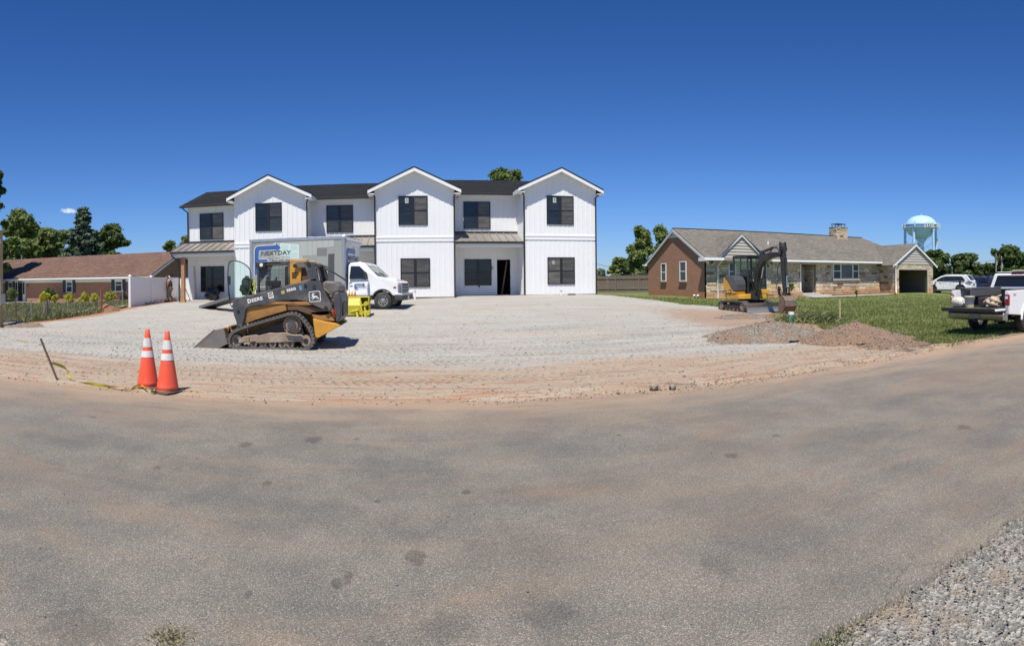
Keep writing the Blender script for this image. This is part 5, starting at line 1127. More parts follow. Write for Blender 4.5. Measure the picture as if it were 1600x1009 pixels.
def mound(name, px, py, r, h, m, label, cat, n=26, sq=1.0, seed=0, stones_n=0, sm=None, rot=0.0, parent_stuff=True, c=None):
    g = c or GP(px, py); o = thing(name, label, cat, g)
    u = np.linspace(-1, 1, n*2+1); X, Y = np.meshgrid(u*r, u*r*sq); d = np.hypot(X/r, Y/(r*sq))
    ca, sa = math.cos(rot), math.sin(rot); WX = g.x+X*ca-Y*sa; WY = g.y+X*sa+Y*ca
    nz_ = fbm(WX*1.7, WY*1.7, seed, 3); nf = fbm(WX*8, WY*8, seed+3, 3)
    d2 = d*(1+.55*(nz_-.47)); Z = h*np.clip(1-d2, 0, 1)**.85*(1+.5*(nz_-.47)) + (.16*h+.05)*(nf-.47)*(d2 < 1.05)
    zz = H(WX, WY)+.02+Z-.05*sst(1.0, 1.35, d2); V = np.c_[(WX-g.x).ravel(), (WY-g.y).ravel(), (zz-g.z).ravel()]
    i = np.arange(V.shape[0]).reshape(X.shape); FQ = np.c_[i[:-1, :-1].ravel(), i[:-1, 1:].ravel(), i[1:, 1:].ravel(), i[1:, :-1].ravel()]
    arr_mesh('mound', V, FQ, m, o, True)
    if stones_n:
        q = RNG.random(stones_n)**.6*1.12; a = RNG.uniform(0, 6.28, stones_n); ii = np.clip(((q*np.cos(a)+1)/2*(2*n)).astype(int), 0, 2*n); jj = np.clip(((q*np.sin(a)+1)/2*(2*n)).astype(int), 0, 2*n)
        P = V.reshape(*X.shape, 3)[jj, ii]; P = P + np.c_[RNG.uniform(-.03, .03, (stones_n, 2)), np.zeros(stones_n)]
        stones('loose_stone', P, np.minimum(RNG.gamma(1.8, .0055, stones_n)+.004, .04), sm or M_ST, o)
    return o
def m_pile(t, a, b_, c_):
    ps = t.pos(); n = t.noise(ps, 2.2, 6, .7); ag = t.sep(t.vor(ps, 26, out='Color'))
    c = t.ramp(t.math('ADD', t.math('MULTIPLY', ag[0], .6), t.math('MULTIPLY', t.noise(ps, 30, 4, .7), .4)), [(.15, a), (.5, b_), (.85, c_)])
    c = t.mix(t.mr(n, .40, .58, 0, .85), c, (.30, .19, .12)); return t.done(c, .95, t.bump(t.math('ADD', t.vor(ps, 26), t.noise(ps, 12, 5, .7)), .05))
M_PG = emat('pile_gravel', lambda t: m_pile(t, (.13, .115, .098), (.27, .24, .205), (.40, .37, .32)))
M_PB = emat('pile_dirt', lambda t: m_pile(t, (.14, .09, .06), (.28, .185, .125), (.38, .30, .23)))
M_RC = emat('red_clay', lambda t: m_pile(t, (.22, .08, .035), (.36, .15, .07), (.42, .22, .12)))
PX = thing
mound('dirt_pile', 1215, 538, 1.85, .46, M_PG, 'grey gravel and dirt pile in front of the green pipe', 'gravel pile', sq=.72, seed=3, stones_n=2600, rot=-.2, c=Vector((9.25, 12.95, hz(9.25, 12.95))))
mound('dirt_pile', 1335, 542, 1.6, .47, M_PB, 'peaked brown gravel pile between the lot and the lawn', 'gravel pile', sq=.75, seed=8, stones_n=2600, rot=-.5, c=Vector((10.65, 11.0, hz(10.65, 11.0))))
mound('dirt_pile', 1405, 545, .95, .18, M_PB, 'low trail of brown rubble ending at the road', 'gravel pile', sq=.8, seed=12, stones_n=1500, sm=M_CLOD, rot=-.8, c=Vector((10.5, 9.35, hz(10.5, 9.35))))
mound('gravel_mound', 1160, 495, 1.3, .16, M_PG, 'small grey gravel heap at the digger track', 'gravel pile', sq=.6, seed=15, stones_n=900, c=Vector((12.2, 18.6, hz(12.2, 18.6))))
mound('gravel_mound', 1225, 495, 1.2, .10, M_RC, 'orange clay spread under the digger bucket', 'clay', sq=.7, seed=16, stones_n=500, sm=M_CLOD, c=Vector((13.6, 18.6, hz(13.6, 18.6))))
mound('clay_mound', 152, 486, .8, .45, M_RC, 'small red clay mound round the rusty stake', 'clay mound', sq=.8, seed=18, stones_n=200, sm=M_CLOD, c=Vector((-15.8, 26.9, hz(-15.8, 26.9))))
mound('gravel_mound', 20, 512, 1.3, .22, M_PG, 'low grey gravel heap by the post at the left edge', 'gravel pile', sq=.7, seed=19, stones_n=400, c=Vector((-14.6, 17.8, hz(-14.6, 17.8))))
for i, (px, py, s) in enumerate([(1021, 610, .085), (1050, 609, .07), (1082, 603, .04), (966, 617, .035)]):
    g = GP(px, py); b = MB(); Rr = random.Random(i)
    V = [tuple(Vector(v)*s*Rr.uniform(.7, 1.15)) for v in ICOV]; b.add([(g.x+v[0], g.y+v[1], .01+s*.5+v[2]*.75) for v in V], [tuple(f) for f in ICOF])
    tag(b.build('dirt_clod', M_CLOD), ['largest dark dirt clod on the asphalt edge', 'second dark clod on the asphalt just right of the largest', 'smaller dark clod along the lot edge, towards the piles', 'small clod on the lot edge left of the largest one'][i], 'clod')

# ---- board fence behind the lot at the right of the townhouse
M_FNC = mat('grey_fence_boards', (.17, .135, .11), .9, var=.3, scale=5)
bf = thing('board_fence', 'weathered brown board fence between the townhouse and the brick gable', 'fence', (20, 60, .4), world=True)
A = at(925, 59); B_ = at(1030, 58); D = (B_-A); L = Vector((D.x, D.y, 0)).length; ux = Vector((D.x, D.y, 0)).normalized(); npk = int(L/.15)
P = MB()
for k in range(npk):
    p = A+ux*(k*.15); a = Matrix.Translation((p.x, p.y, hz(p.x, p.y)-.05)) @ Matrix.Rotation(math.atan2(ux.y, ux.x), 4, 'Z'); P.box(.005, .135, random.uniform(0, .012), .03, 0, 1.78+random.uniform(-.03, .03), 0, a)
tag(P.build('picket', M_FNC, bf), kind='stuff')
for k in range(int(L/2.4)+1):
    p = A+ux*(k*2.4); b = MB(); a = Matrix.Translation((p.x, p.y, hz(p.x, p.y)-.05)) @ Matrix.Rotation(math.atan2(ux.y, ux.x), 4, 'Z'); b.box(0, .1, -.12, -.02, 0, 1.9, 0, a); b.build('post', M_FNC, bf)
for z in (.35, 1.4):
    b = MB(); a = Matrix.Translation((A.x, A.y, hz(A.x, A.y)+z)) @ Matrix.Rotation(math.atan2(ux.y, ux.x), 4, 'Z'); b.box(0, L, -.05, -.001, 0, .09, 0, a); b.build('rail', M_OLDW, bf)

# ---- water tower
M_TWR = mat('pale_blue_tank_paint', (.40, .62, .88), .6, var=.03, scale=.2)
wt = thing('water_tower', 'pale blue multi legged water tower behind the garage', 'water tower', at(1440, 240)); wt.rotation_euler = (0, 0, .35)
R_ = 25.2*240/F; ztop = QR(1440, 337, 240).z-wt.location.z; zmid = QR(1440, 356, 240).z-wt.location.z; zlow = QR(1440, 371, 240).z-wt.location.z
pr = [(R_*math.sin(math.pi/2*i/10)**.8, zmid+(ztop-zmid)*math.cos(math.pi/2*i/10)) for i in range(11)]; pr[0] = (.01, ztop)
b = MB(); b.lathe(pr[::-1], n=40); b.build('tank_top', M_TWR, wt)
b = MB(); b.lathe([(1.3, zlow-.8), (R_*.45, zlow), (R_*.8, zlow+(zmid-zlow)*.35), (R_*.99, zmid-.3), (R_, zmid)], n=40); b.build('tank_bowl', M_TWR, wt)
b = MB(); b.lathe([(R_+.05, zmid-.15), (R_+.9, zmid-.15), (R_+.9, zmid+.05), (R_+.05, zmid+.05)], n=40); cw = b.build('catwalk', M_TWR, wt)
b = MB()
for k in range(40):
    a = k*math.pi/20; b.cyl((math.cos(a)*(R_+.85), math.sin(a)*(R_+.85), zmid), (math.cos(a)*(R_+.85), math.sin(a)*(R_+.85), zmid+1.1), .03, n=4)
tag(b.build('railing_post', M_TWR, cw), kind='stuff')
b = MB(); b.lathe([(R_+.82, zmid+1.08), (R_+.88, zmid+1.08), (R_+.88, zmid+1.13), (R_+.82, zmid+1.13)], n=40); b.build('handrail', M_TWR, cw)
b = MB(); b.lathe([(1.15, 0), (1.15, zlow-2.2), (2.6, zlow-.4)], n=20); b.build('riser', M_TWR, wt)
for k in range(5):
    a = k*2*math.pi/5+.5; x, y = math.cos(a)*(R_+.1), math.sin(a)*(R_+.1)
    b = MB(); b.cyl((x*1.04, y*1.04, -.5), (x, y, zmid), .55, n=12); b.build('leg', M_TWR, wt)
    a2 = a+2*math.pi/5; x2, y2 = math.cos(a2)*(R_+.1), math.sin(a2)*(R_+.1)
    b = MB(); b.cyl((x, y, zmid*.55), (x2, y2, zlow-1), .05, n=5); b.cyl((x2, y2, zmid*.55), (x, y, zlow-1), .05, n=5); b.cyl((x, y, 1), (x2, y2, zmid*.5), .05, n=5); b.cyl((x, y, zmid*.52), (x2, y2, zmid*.52), .14, n=6); b.build('cross_brace', M_TWR, wt)
M_ANT = mat('antenna_panel', (.62, .62, .56), .5)
for k in range(15):
    a = math.radians((-150, -143, -136, -128, -122, -105, -98, -60, -30, -20, 20, 60, 100, 140, 180)[k])
    b = MB(); b.cbox((math.cos(a)*(R_+1.15), math.sin(a)*(R_+1.15), zmid+.5+(k % 3)*.2), (.3, .45, 2.1), RZ(a)); b.build('antenna', M_ANT, wt)
for k, a in enumerate((.5+2*math.pi/5*4, )):
    for q in (-.9, 0, .9): b = MB(); b.cbox((math.cos(a)*(R_+1.0), math.sin(a)*(R_+1.0)+q, zlow-1.5), (.35, .35, 2.4)); b.build('antenna', M_ANT, wt)
b = MB(); b.cyl((0, 0, ztop-.1), (0, 0, ztop+.7), .25, n=8); b.build('vent', M_TWR, wt)
b = MB(); b.tube([(R_*.72, -R_*.3, ztop-1.4), (R_*.86, -R_*.36, ztop-2.4), (R_*1.05, -R_*.42, zmid+.5)], .12, 5); b.build('ladder', M_TWR, wt)

# ---- poles, wires
M_POLE = mat('grey_pole_wood', (.30, .28, .24), .9)
for (px, pt, r, lab) in ((1556.5, 396, 95, 'bare grey utility pole, left of the two by the dark trees'), (1565, 400, 93, 'bare grey utility pole, right of the two by the dark trees'), (1487.5, 416, 120, 'thin distant utility pole behind the white hatchback')):
    g = at(px, r); h = QR(px, pt, r).z-g.z; o = thing('utility_pole', lab, 'utility pole', g, group='distant utility poles')
    b = MB(); b.cyl((0, 0, -.3), (0, 0, h), .13, .09, 8); b.build('pole', M_POLE, o); b = MB(); b.cbox((0, 0, h-.5), (1.4, .12, .12), RZ(.9)); b.build('crossarm', M_POLE, o); b = MB(); b.cyl((.2, 0, h-1.9), (.2, 0, h-1.2), .13, n=8); b.build('transformer', mat('grey_can', (.4, .42, .42), .4), o)
M_WIRE = mat('black_wire', (.03, .03, .03), .6)
for (a, b2, lab) in (((925, 410, 75), (1020, 419, 75), 'thin power line crossing the sky right of the townhouse'), ((1487, 409, 118), (1620, 396, 90), 'thin power line over the white hatchback')):
    p, q = QR(*a), QR(*b2); pts = [p.lerp(q, k/12)-Vector((0, 0, .5*math.sin(math.pi*k/12))) for k in range(13)]; b = MB(); b.tube(pts, .028, 4); tag(b.build('power_line', M_WIRE), lab, 'power line')
# service post at the left edge with its conduit and wire coil
g = at(0, 22.5); o = thing('service_post', 'squared timber post with grey conduit at the left frame edge', 'post', g)
hh = QR(0, 360, 22.5).z-g.z; b = MB(); b.box(-.13, .07, -.1, .1, -.2, hh); b.build('post', mat('treated_timber', (.36, .26, .14), .85, var=.2, scale=8, bump=.005), o)
b = MB(); b.tube([(-.12, -.14, 1.95), (0, -.16, 2.1), (.1, -.14, 2.0), (.12, -.12, 1.75), (.12, -.12, .9)], .03, 6); b.build('conduit', M_GREYP, o)
b = MB(); b.box(.075, .19, -.1, .1, .95, 1.35); b.build('meter_box', M_GREYP, o)
b = MB(); b.tube([(.05, -.1, hh-.55), (.16, -.12, hh-.5), (.12, -.1, hh-.35)], .02, 5); b.build('hook', M_GREYP, o)
g = GP(14, 508); b = MB()
for k in range(5):
    pts = [(g.x+(.5-.03*k)*math.cos(a_)+.03*math.sin(k*3), g.y+(.42-.03*k)*math.sin(a_), g.z+.06+.04*k+.06*math.sin(a_+k)) for a_ in np.linspace(0, 6.2, 18)]
    b.tube(pts, .028, 5)
tag(b.build('cable_coil', mat('black_cable', (.04, .042, .045), .5)), 'coil of black cable on the gravel beside the left post', 'cable coil')
# survey stake and green pipe at the right
g = at(1312, 21.5); h = QR(1312, 468, 21.5).z-g.z; b = MB(); b.box(g.x-.03, g.x+.03, g.y-.012, g.y+.012, g.z-.1, g.z+h); tag(b.build('survey_stake', M_LUM), 'thin pale wooden survey stake in the lawn', 'stake')
g = GP(1236.5, 506); h = QR(1236.5, 487, math.hypot(g.x, g.y)).z-g.z; o = thing('sewer_cleanout_pipe', 'teal green plastic pipe with a white cap beside the gravel pile', 'pipe', g)
b = MB(); b.cyl((0, 0, -.1), (0, 0, h*.78), .088, n=16); b.build('pipe', mat('teal_pvc', (.05, .42, .33), .45), o); b = MB(); b.cyl((0, 0, h*.76), (0, 0, h*.95), .105, n=16); b.build('coupling', M_TRIM, o); b = MB(); b.cyl((0, 0, h*.95), (0, 0, h), .1, n=16); b.build('cap', mat('pink_white_cap', (.75, .55, .5), .6), o)

# ---- cones, leaning stake, caution tape
M_CONE = mat('cone_orange', (.85, .10, .045), .5, var=.05, scale=3, dirt=(.50, .20, .13), dirt_amt=.5, dscale=5); M_COLL = mat('reflective_collar', (.74, .72, .70), .4, var=.06, scale=12, dirt=(.45, .4, .36), dirt_amt=.5, dscale=7); M_RUB = mat('black_rubber_base', (.055, .045, .042), .8, var=.2, dirt=(.2, .14, .11), dirt_amt=.5)
def cone(px, py, lab, rz=0, d=0.0, cm=None):
    g = GP(px, py); o = thing('traffic_cone', lab, 'traffic cone', g+Vector((0, 0, .002)), rz, 'traffic cones'); Hc = .94
    def rr(z): return .150*(1-z/Hc)+.032
    b = MB(); b.prism([(-.2, -.17), (-.17, -.2), (.17, -.2), (.2, -.17), (.2, .17), (.17, .2), (-.17, .2), (-.2, .17)], 'z', 0, .038); b.build('base', M_RUB, o, .008, seg=2)
    b = MB(); b.lathe([(.165, .039), (.158, .055), (rr(.09)+.004, .075)]+[(rr(z), z) for z in np.linspace(.1, Hc-.03, 10)]+[(rr(Hc)*1.1, Hc-.028), (rr(Hc)*1.1, Hc-.004), (rr(Hc)*.8, Hc)], n=32); b.build('body', cm or M_CONE, o)
    for (a, c) in ((.50, .60), (.66, .80)):
        b = MB(); b.lathe([(rr(a)+.003, a), (rr(c)+.003, c)], n=32); b.build('collar', M_COLL, o)
    return o
cone(231, 606.5, 'orange traffic cone on the left with tape wound round its foot', .12); c2 = cone(262, 613.5, 'orange traffic cone on the right, nearer and on a wider black base', -.45)
g0 = GP(90.5, 596); tp = QR(64, 530, math.hypot(g0.x, g0.y)); tp.x = tp.x
b = MB(); d = (tp-g0); rot = d.to_track_quat('Z', 'Y').to_matrix(); b.cbox(g0+d*.48, (.065, .035, d.length*1.08), rot); tag(b.build('leaning_stake', M_OLDW), 'leaning weathered wooden stake tied with yellow tape', 'stake')
M_TAPE = mat('yellow_tape', (.52, .47, .04), .4, var=.05)
def ribbon(pts, w=.048, tw=None):
    P = [Vector(p) for p in pts]; n = 70; out = []
    for k in range(n+1):
        q = k/n*(len(P)-1); i = min(int(q), len(P)-2); f = q-i; p0 = P[max(i-1, 0)]; p1 = P[i]; p2 = P[i+1]; p3 = P[min(i+2, len(P)-1)]
        out.append(.5*((2*p1)+(p2-p0)*f+(2*p0-5*p1+4*p2-p3)*f*f+(3*p1-p0-3*p2+p3)*f**3))
    b = MB(); vs = []
    for k, p in enumerate(out):
        t_ = (out[min(k+1, n)]-out[max(k-1, 0)]).normalized(); a = .9*math.sin(k*.22)+.5; s_ = Vector((t_.y, -t_.x, 0)).normalized()*math.cos(a)+Vector((0, 0, 1))*math.sin(a)
        s_ = s_*w/2; s_.z = abs(s_.z); lift = s_.z; vs += [p+s_+Vector((0, 0, lift)), p-s_+Vector((0, 0, lift)), p-s_+Vector((0, 0, lift+.0015)), p+s_+Vector((0, 0, lift+.0015))]
    for k in range(n): o_ = 4*k; b.add([], [])
    b.add(vs, [tuple(q+4*k for q in f) for k in range(n) for f in ((0, 4, 5, 1), (2, 6, 7, 3), (1, 5, 6, 2), (3, 7, 4, 0))]); return b, out
mid = g0+d*.42
def gp_(px, py, z=.012): return GP(px, py)+Vector((0, 0, z))
tpth = [mid, g0.lerp(gp_(108, 594), .75)+Vector((0, 0, .17)), gp_(113, 597, .02), gp_(150, 604), gp_(190, 609.5), gp_(207, 611), gp_(218, 612, .05)]
b, pts = ribbon(tpth); tape = thing('caution_tape', 'yellow caution tape drooping from the leaning stake to the cones', 'caution tape', g0); b2 = MB(); b2.v = [(v[0]-g0.x, v[1]-g0.y, v[2]-g0.z) for v in b.v]; b2.f = b.f; b2.m = b.m; b2.s = b.s; b2.build('tape', M_TAPE, tape)
for k in (6, 24, 42, 58):
    p = pts[k]-g0; t_ = (pts[k+1]-pts[k-1]).normalized(); a = .9*math.sin(k*.22)+.5
    s_ = (Vector((t_.y, -t_.x, 0)).normalized()*-math.cos(a)+Vector((0, 0, 1))*abs(math.sin(a))).normalized(); nn = t_.cross(s_).normalized()
    text('lettering', 'CAUTION', .042, M_INK, tape, MF(p+Vector((0, 0, .036*abs(math.sin(a))+.003))+nn*.002, t_, s_), .0008, fit=.22)
# the wrap round the left cone, tail on the asphalt, far piece to the left
g1 = GP(231, 606.5); rng = [(.155, .13), (.15, .16)]
pts_ = [g1+Vector((.158*math.cos(a_), .158*math.sin(a_), .07+.05*math.sin(a_*1.0+1.2))) for a_ in np.linspace(-3.4, .9, 22)]
b = MB(); vs = []
for p in pts_: vs += [p+Vector((0, 0, -.02)), p+Vector((0, 0, .03))]
b.add([v-g0 for v in vs], [(2*k, 2*k+2, 2*k+3, 2*k+1) for k in range(21)]+[(2*k+1, 2*k+3, 2*k+2, 2*k) for k in range(21)]); b.build('tape_wrap', M_TAPE, tape)
b, _ = ribbon([gp_(217, 606, .09), gp_(226, 612, .05), gp_(237, 616.5, .06), gp_(243, 615, .05)], .03); b2 = MB(); b2.v = [(v[0]-g0.x, v[1]-g0.y, v[2]-g0.z) for v in b.v]; b2.f = b.f; b2.m = b.m; b2.s = b.s; b2.build('tape_tail', M_TAPE, tape)
b, _ = ribbon([gp_(284, 614.5), gp_(295, 616), gp_(303, 615), gp_(312, 617)], .035); tag(b.build('tape_end', M_TAPE), 'loose yellow tape end on the dirt right of the cones', 'caution tape')
b, _ = ribbon([gp_(-6, 527), gp_(12, 528.5), gp_(26, 533), gp_(45, 536.5), gp_(60, 540), gp_(70, 545, .12)], .035); tag(b.build('tape_strand', M_TAPE), 'thin yellow tape strand on the gravel left of the leaning stake', 'caution tape')
# distant white building behind the cars
g = at(1530, 98); o = thing('distant_pavilion', 'small white building with a flat blue grey roof beyond the cars', 'building', g, -.9)
b = MB(); b.box(-1.2, 1.2, -1.5, 1.5, -.3, 1.15); b.build('wall', M_TRIM, o); b = MB(); b.box(-1.6, 1.6, -1.9, 1.9, 1.5, 1.7); b.build('roof', mat('blue_grey_roof', (.30, .38, .46), .5), o)
b = MB(); b.box(-1.0, 1.0, -1.4, 1.4, 1.151, 1.5); b.build('clerestory', M_GL, o)
# =====================================================================  TRACK LOADER
M_DG = mat('dark_grey_machine_paint', (.060, .063, .070), .45, var=.1, scale=3, dirt=(.24, .20, .16), dirt_amt=.5, dscale=2.5)
M_YE = mat('construction_yellow', (.62, .30, .035), .5, var=.08, scale=3, dirt=(.30, .16, .06), dirt_amt=.6, dscale=2.2)
M_YD = mat('shade_darkened_dirty_yellow', (.34, .17, .045), .75, var=.15, scale=3, dirt=(.13, .07, .035), dirt_amt=.8, dscale=2)  # body yellow with shade below the lift arms painted in, plus dirt patches
M_TRK = mat('dusty_rubber', (.105, .098, .093), .85, var=.2, scale=5, dirt=(.20, .175, .15), dirt_amt=.6, dscale=4)
M_MUD = mat('muddy_steel', (.27, .20, .145), .9, var=.3, scale=5, bump=.015, bscale=12, dirt=(.42, .35, .28), dirt_amt=.6, dscale=3)
M_STL = mat('worn_bucket_steel', (.235, .22, .205), .45, .55, var=.25, scale=4, dirt=(.36, .20, .12), dirt_amt=.7, dscale=2.5)
M_BK = mat('matt_black_parts', (.02, .02, .021), .55, var=.2); M_WHT = mat('white_decal', (.80, .80, .77), .5); M_CHR = mat('bright_metal', (.65, .65, .66), .2, .95, var=.05)
def m_clear(t, tint, alpha):
    t.set(t.b, 'Base Color', tint+(1,)); t.set(t.b, 'Roughness', .05); gl = t.n('ShaderNodeBsdfTransparent', {'Color': tint+(1,)}); g2 = t.n('ShaderNodeBsdfGlossy', {'Roughness': .04, 'Color': (.9, .95, .95, 1)})
    fr = t.n('ShaderNodeLayerWeight', {'Blend': .5}).outputs['Facing']; m1 = t.n('ShaderNodeMixShader', {0: t.math('ADD', t.math('MULTIPLY', t.math('POWER', fr, 5.0), .5), alpha), 1: gl.outputs[0], 2: g2.outputs[0]}); t.t.links.new(m1.outputs[0], t.out.inputs[0]); return t.m
M_CLR = emat('green_tinted_cab_glass', lambda t: m_clear(t, (.86, .95, .925), .02))
YN = 13.62
def S(px, py, Y=YN): q = Q(px, py, Y); return (q.x, q.z)
L0 = Q(420, 547, YN); sk = thing('track_loader', 'dusty grey and yellow compact track loader with its bucket down on the gravel', 'track loader', (L0.x, YN+1.0, .03), world=True)
def poly(pts, Y=YN): return [S(px, py, Y) for px, py in pts]
WID = 1.98; YFAR = YN+WID
def off_poly(P, d):
    n = len(P); out = []
    for i in range(n):
        a = Vector(P[i-1]); b = Vector(P[i]); c = Vector(P[(i+1) % n]); t1 = (b-a).normalized(); t2 = (c-b).normalized(); nn = (Vector((t1.y, -t1.x))+Vector((t2.y, -t2.x))).normalized(); out.append((b.x+nn.x*d, b.y+nn.y*d))
    return out
def smooth_loop(P, it=2):
    for _ in range(it): P = [q for i in range(len(P)) for q in ((P[i][0]*.75+P[(i+1) % len(P)][0]*.25, P[i][1]*.75+P[(i+1) % len(P)][1]*.25), (P[i][0]*.25+P[(i+1) % len(P)][0]*.75, P[i][1]*.25+P[(i+1) % len(P)][1]*.75))]
    return P
def resample(P, n):
    P = [Vector(p) for p in P]; P.append(P[0]); L = [0]
    for i in range(len(P)-1): L.append(L[-1]+(P[i+1]-P[i]).length)
    out = []; j = 0
    for k in range(n):
        s = L[-1]*k/n
        while L[j+1] < s: j += 1
        f = (s-L[j])/max(1e-6, L[j+1]-L[j]); out.append(P[j].lerp(P[j+1], f))
    return out
def belt(root, loop, y0, y1, thick, nlug, m, lugw=.07, lugh=.03):
    """endless rubber track: belt, outer lugs, inner drive teeth. loop is clockwise seen from -y"""
    P = smooth_loop(loop); ar = sum(P[i][0]*P[(i+1) % len(P)][1]-P[(i+1) % len(P)][0]*P[i][1] for i in range(len(P)))
    if ar < 0: P = P[::-1]
    P = [tuple(v) for v in resample(P, 96)]; I = off_poly(P, -thick)
    if Vector(off_poly(P, .01)[0])[0] is None: pass
    n = len(P); vs = [(p[0], y, p[1]) for y in (y0, y1) for p in P]+[(p[0], y, p[1]) for y in (y0, y1) for p in I]
    fs = []
    for i in range(n):
        j = (i+1) % n; fs += [(i, j, j+n, i+n), (i+2*n, i+3*n, j+3*n, j+2*n), (i, i+2*n, j+2*n, j), (i+n, j+n, j+3*n, i+3*n)]
    b = MB(); b.add(vs, fs, 0, False); o = b.build('track', m, root)
    Rl = resample(P, nlug); lb = MB()
    for k in range(nlug):
        a = Rl[k]; d = (Rl[(k+1) % nlug]-Rl[k-1]).normalized(); nn = Vector((d.y, -d.x)); ang = math.atan2(d.y, d.x)
        for (ya, yb2, sh) in ((y0-.003, y0+(y1-y0)*.46, 0), (y0+(y1-y0)*.54, y1+.003, .5)):
            c = a+d*(sh*(Rl[(k+1) % nlug]-a).length)+nn*lugh*.5
            lb.cbox((c.x, (ya+yb2)/2, c.y), (lugw, yb2-ya, lugh), RY(-ang))
        ci = a-nn*(thick+.018); lb.cbox((ci.x, (y0+y1)/2, ci.y), (.03, .09, .045), RY(-ang))
        lb.cbox((ci.x, y0+.05, ci.y), (.022, .05, .03), RY(-ang))
    tag(lb.build('lug', m, o), kind='stuff'); return o
tp = [(362, 545.2), (400, 546.6), (440, 547.6), (474, 548.4), (484, 545), (489.5, 538), (490, 530), (486, 518), (478, 505), (469, 494.5), (463, 491.3), (456, 490), (448, 491.5), (420, 500), (392, 508), (374, 514), (362, 520), (356.5, 529), (356.5, 539)]
LP = poly(tp); zmin = min(p[1] for p in LP); LP = [(x, z-zmin+.05) for x, z in LP]; dz_ = .05-zmin
def SP(pts, Y=YN): return [(x, z+dz_) for x, z in poly(pts, Y)]
def s1(px, py, Y=YN): x, z = S(px, py, Y); return (x, z+dz_)
for (a, c) in ((YN, YN+.42), (YFAR-.42, YFAR)):
    belt(sk, LP, a, c, .045, 54, M_TRK)
    for px in (368, 395, 410, 425, 440, 452, 477):
        big = px in (368, 477); x, z = s1(px, 534 if big else 540); r_ = .135 if px == 477 else (.15 if px == 368 else .095)
        z = max(z, .05+.045+r_+.005); b = MB(); b.cyl((x, a+.06, z), (x, c-.06, z), r_, n=20); w = b.build('roller', M_MUD, sk, .01)
        b = MB(); b.cyl((x, a+.045, z), (x, a+.06, z), r_*.45, n=12); b.build('hub', M_BK, w)
    x, z = s1(455, 509.5); b = MB(); n_ = 17
    pts = []
    for k in range(n_*2): rr = .215 if k % 2 else .245; pts.append((x+rr*math.cos(math.pi*k/n_), z+rr*math.sin(math.pi*k/n_)))
    b.prism(pts, 'y', a+.13, c-.13); b.cyl((x, a+.07, z), (x, c-.05, z), .15, n=20); sp = b.build('sprocket', M_MUD, sk)
    b = MB(); b.cyl((x, a+.05, z), (x, a+.07, z), .11, n=20); b.build('hub', M_DG, sp)
    b = MB(); b.prism(SP([(371, 537), (379, 527), (400, 524), (402, 526), (420, 521.5), (430, 522), (447, 521), (455, 524), (470, 524.5), (473, 528), (472, 535), (400, 537.5), (398, 535), (385, 537)]), 'y', a+.03, c-.04); uf = b.build('undercarriage_frame', M_MUD, sk, .012)
    b = MB(); b.prism(SP([(446, 524.5), (470, 525.5), (472, 529), (470, 533.5), (450, 531)]), 'y', a+.012, a+.029); b.build('guard_plate', M_DG, uf, .006)
    b = MB(); b.prism(SP([(379, 527), (389, 527.5), (389, 536), (379, 535.5)]), 'y', a+.010, a+.029); b.build('guard_plate', M_MUD, uf, .006)
    b = MB(); b.prism(SP([(385, 524), (440, 506), (470, 512), (474, 524)]), 'y', a+.16, c-.05); b.build('inner_frame', M_BK, uf)
# chassis, side boxes, rear bumper
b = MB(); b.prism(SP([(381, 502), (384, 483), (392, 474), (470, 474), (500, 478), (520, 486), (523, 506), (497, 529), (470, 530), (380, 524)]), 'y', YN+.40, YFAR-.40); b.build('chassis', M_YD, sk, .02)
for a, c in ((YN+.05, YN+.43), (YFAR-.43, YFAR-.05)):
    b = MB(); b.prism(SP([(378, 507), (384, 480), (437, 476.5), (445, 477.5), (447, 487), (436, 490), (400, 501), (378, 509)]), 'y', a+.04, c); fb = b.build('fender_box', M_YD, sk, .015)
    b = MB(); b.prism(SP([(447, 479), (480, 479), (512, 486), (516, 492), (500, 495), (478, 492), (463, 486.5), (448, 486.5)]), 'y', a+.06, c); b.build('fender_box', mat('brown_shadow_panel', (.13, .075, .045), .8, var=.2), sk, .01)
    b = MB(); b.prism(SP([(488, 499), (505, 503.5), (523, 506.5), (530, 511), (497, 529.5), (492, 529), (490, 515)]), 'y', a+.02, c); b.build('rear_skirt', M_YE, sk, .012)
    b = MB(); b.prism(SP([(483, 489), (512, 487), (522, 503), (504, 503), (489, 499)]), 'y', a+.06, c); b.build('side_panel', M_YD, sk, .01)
b = MB(); b.prism(SP([(497, 507), (531, 511), (497, 529)]), 'y', YN+.43, YFAR-.43); b.build('rear_bumper', M_YE, sk, .01)
# rear door and engine hood
b = MB(); b.prism(SP([(518, 466), (520, 459), (528, 457), (532, 470), (531, 499), (525, 507), (521, 503)]), 'y', YN+.22, YFAR-.22); rd = b.build('rear_door', M_DG, sk, .03)
dp = SP([(532, 474), (531.5, 497), (533, 504)])
b = MB(); b.box(dp[0][0]+.001, dp[0][0]+.012, YN+.45, YFAR-.45, dp[1][1], dp[0][1]); b.build('grille', M_BK, rd)
b = MB(); q = SP([(519, 495), (523, 487)]); b.box(q[0][0], q[1][0], YN+.205, YN+.219, q[0][1], q[1][1]); b.build('tail_light', mat('red_lens', (.5, .01, .015), .2), rd)
b = MB(); b.prism(SP([(500, 443), (505, 440), (520, 441.5), (527, 448), (529, 456), (519, 461), (516, 470), (500, 468)]), 'y', YN+.38, YFAR-.38); hd = b.build('engine_hood', mat('dusty_hood_grey', (.13, .125, .12), .55, var=.12, dirt=(.26, .22, .18), dirt_amt=.5), sk, .05, seg=3)
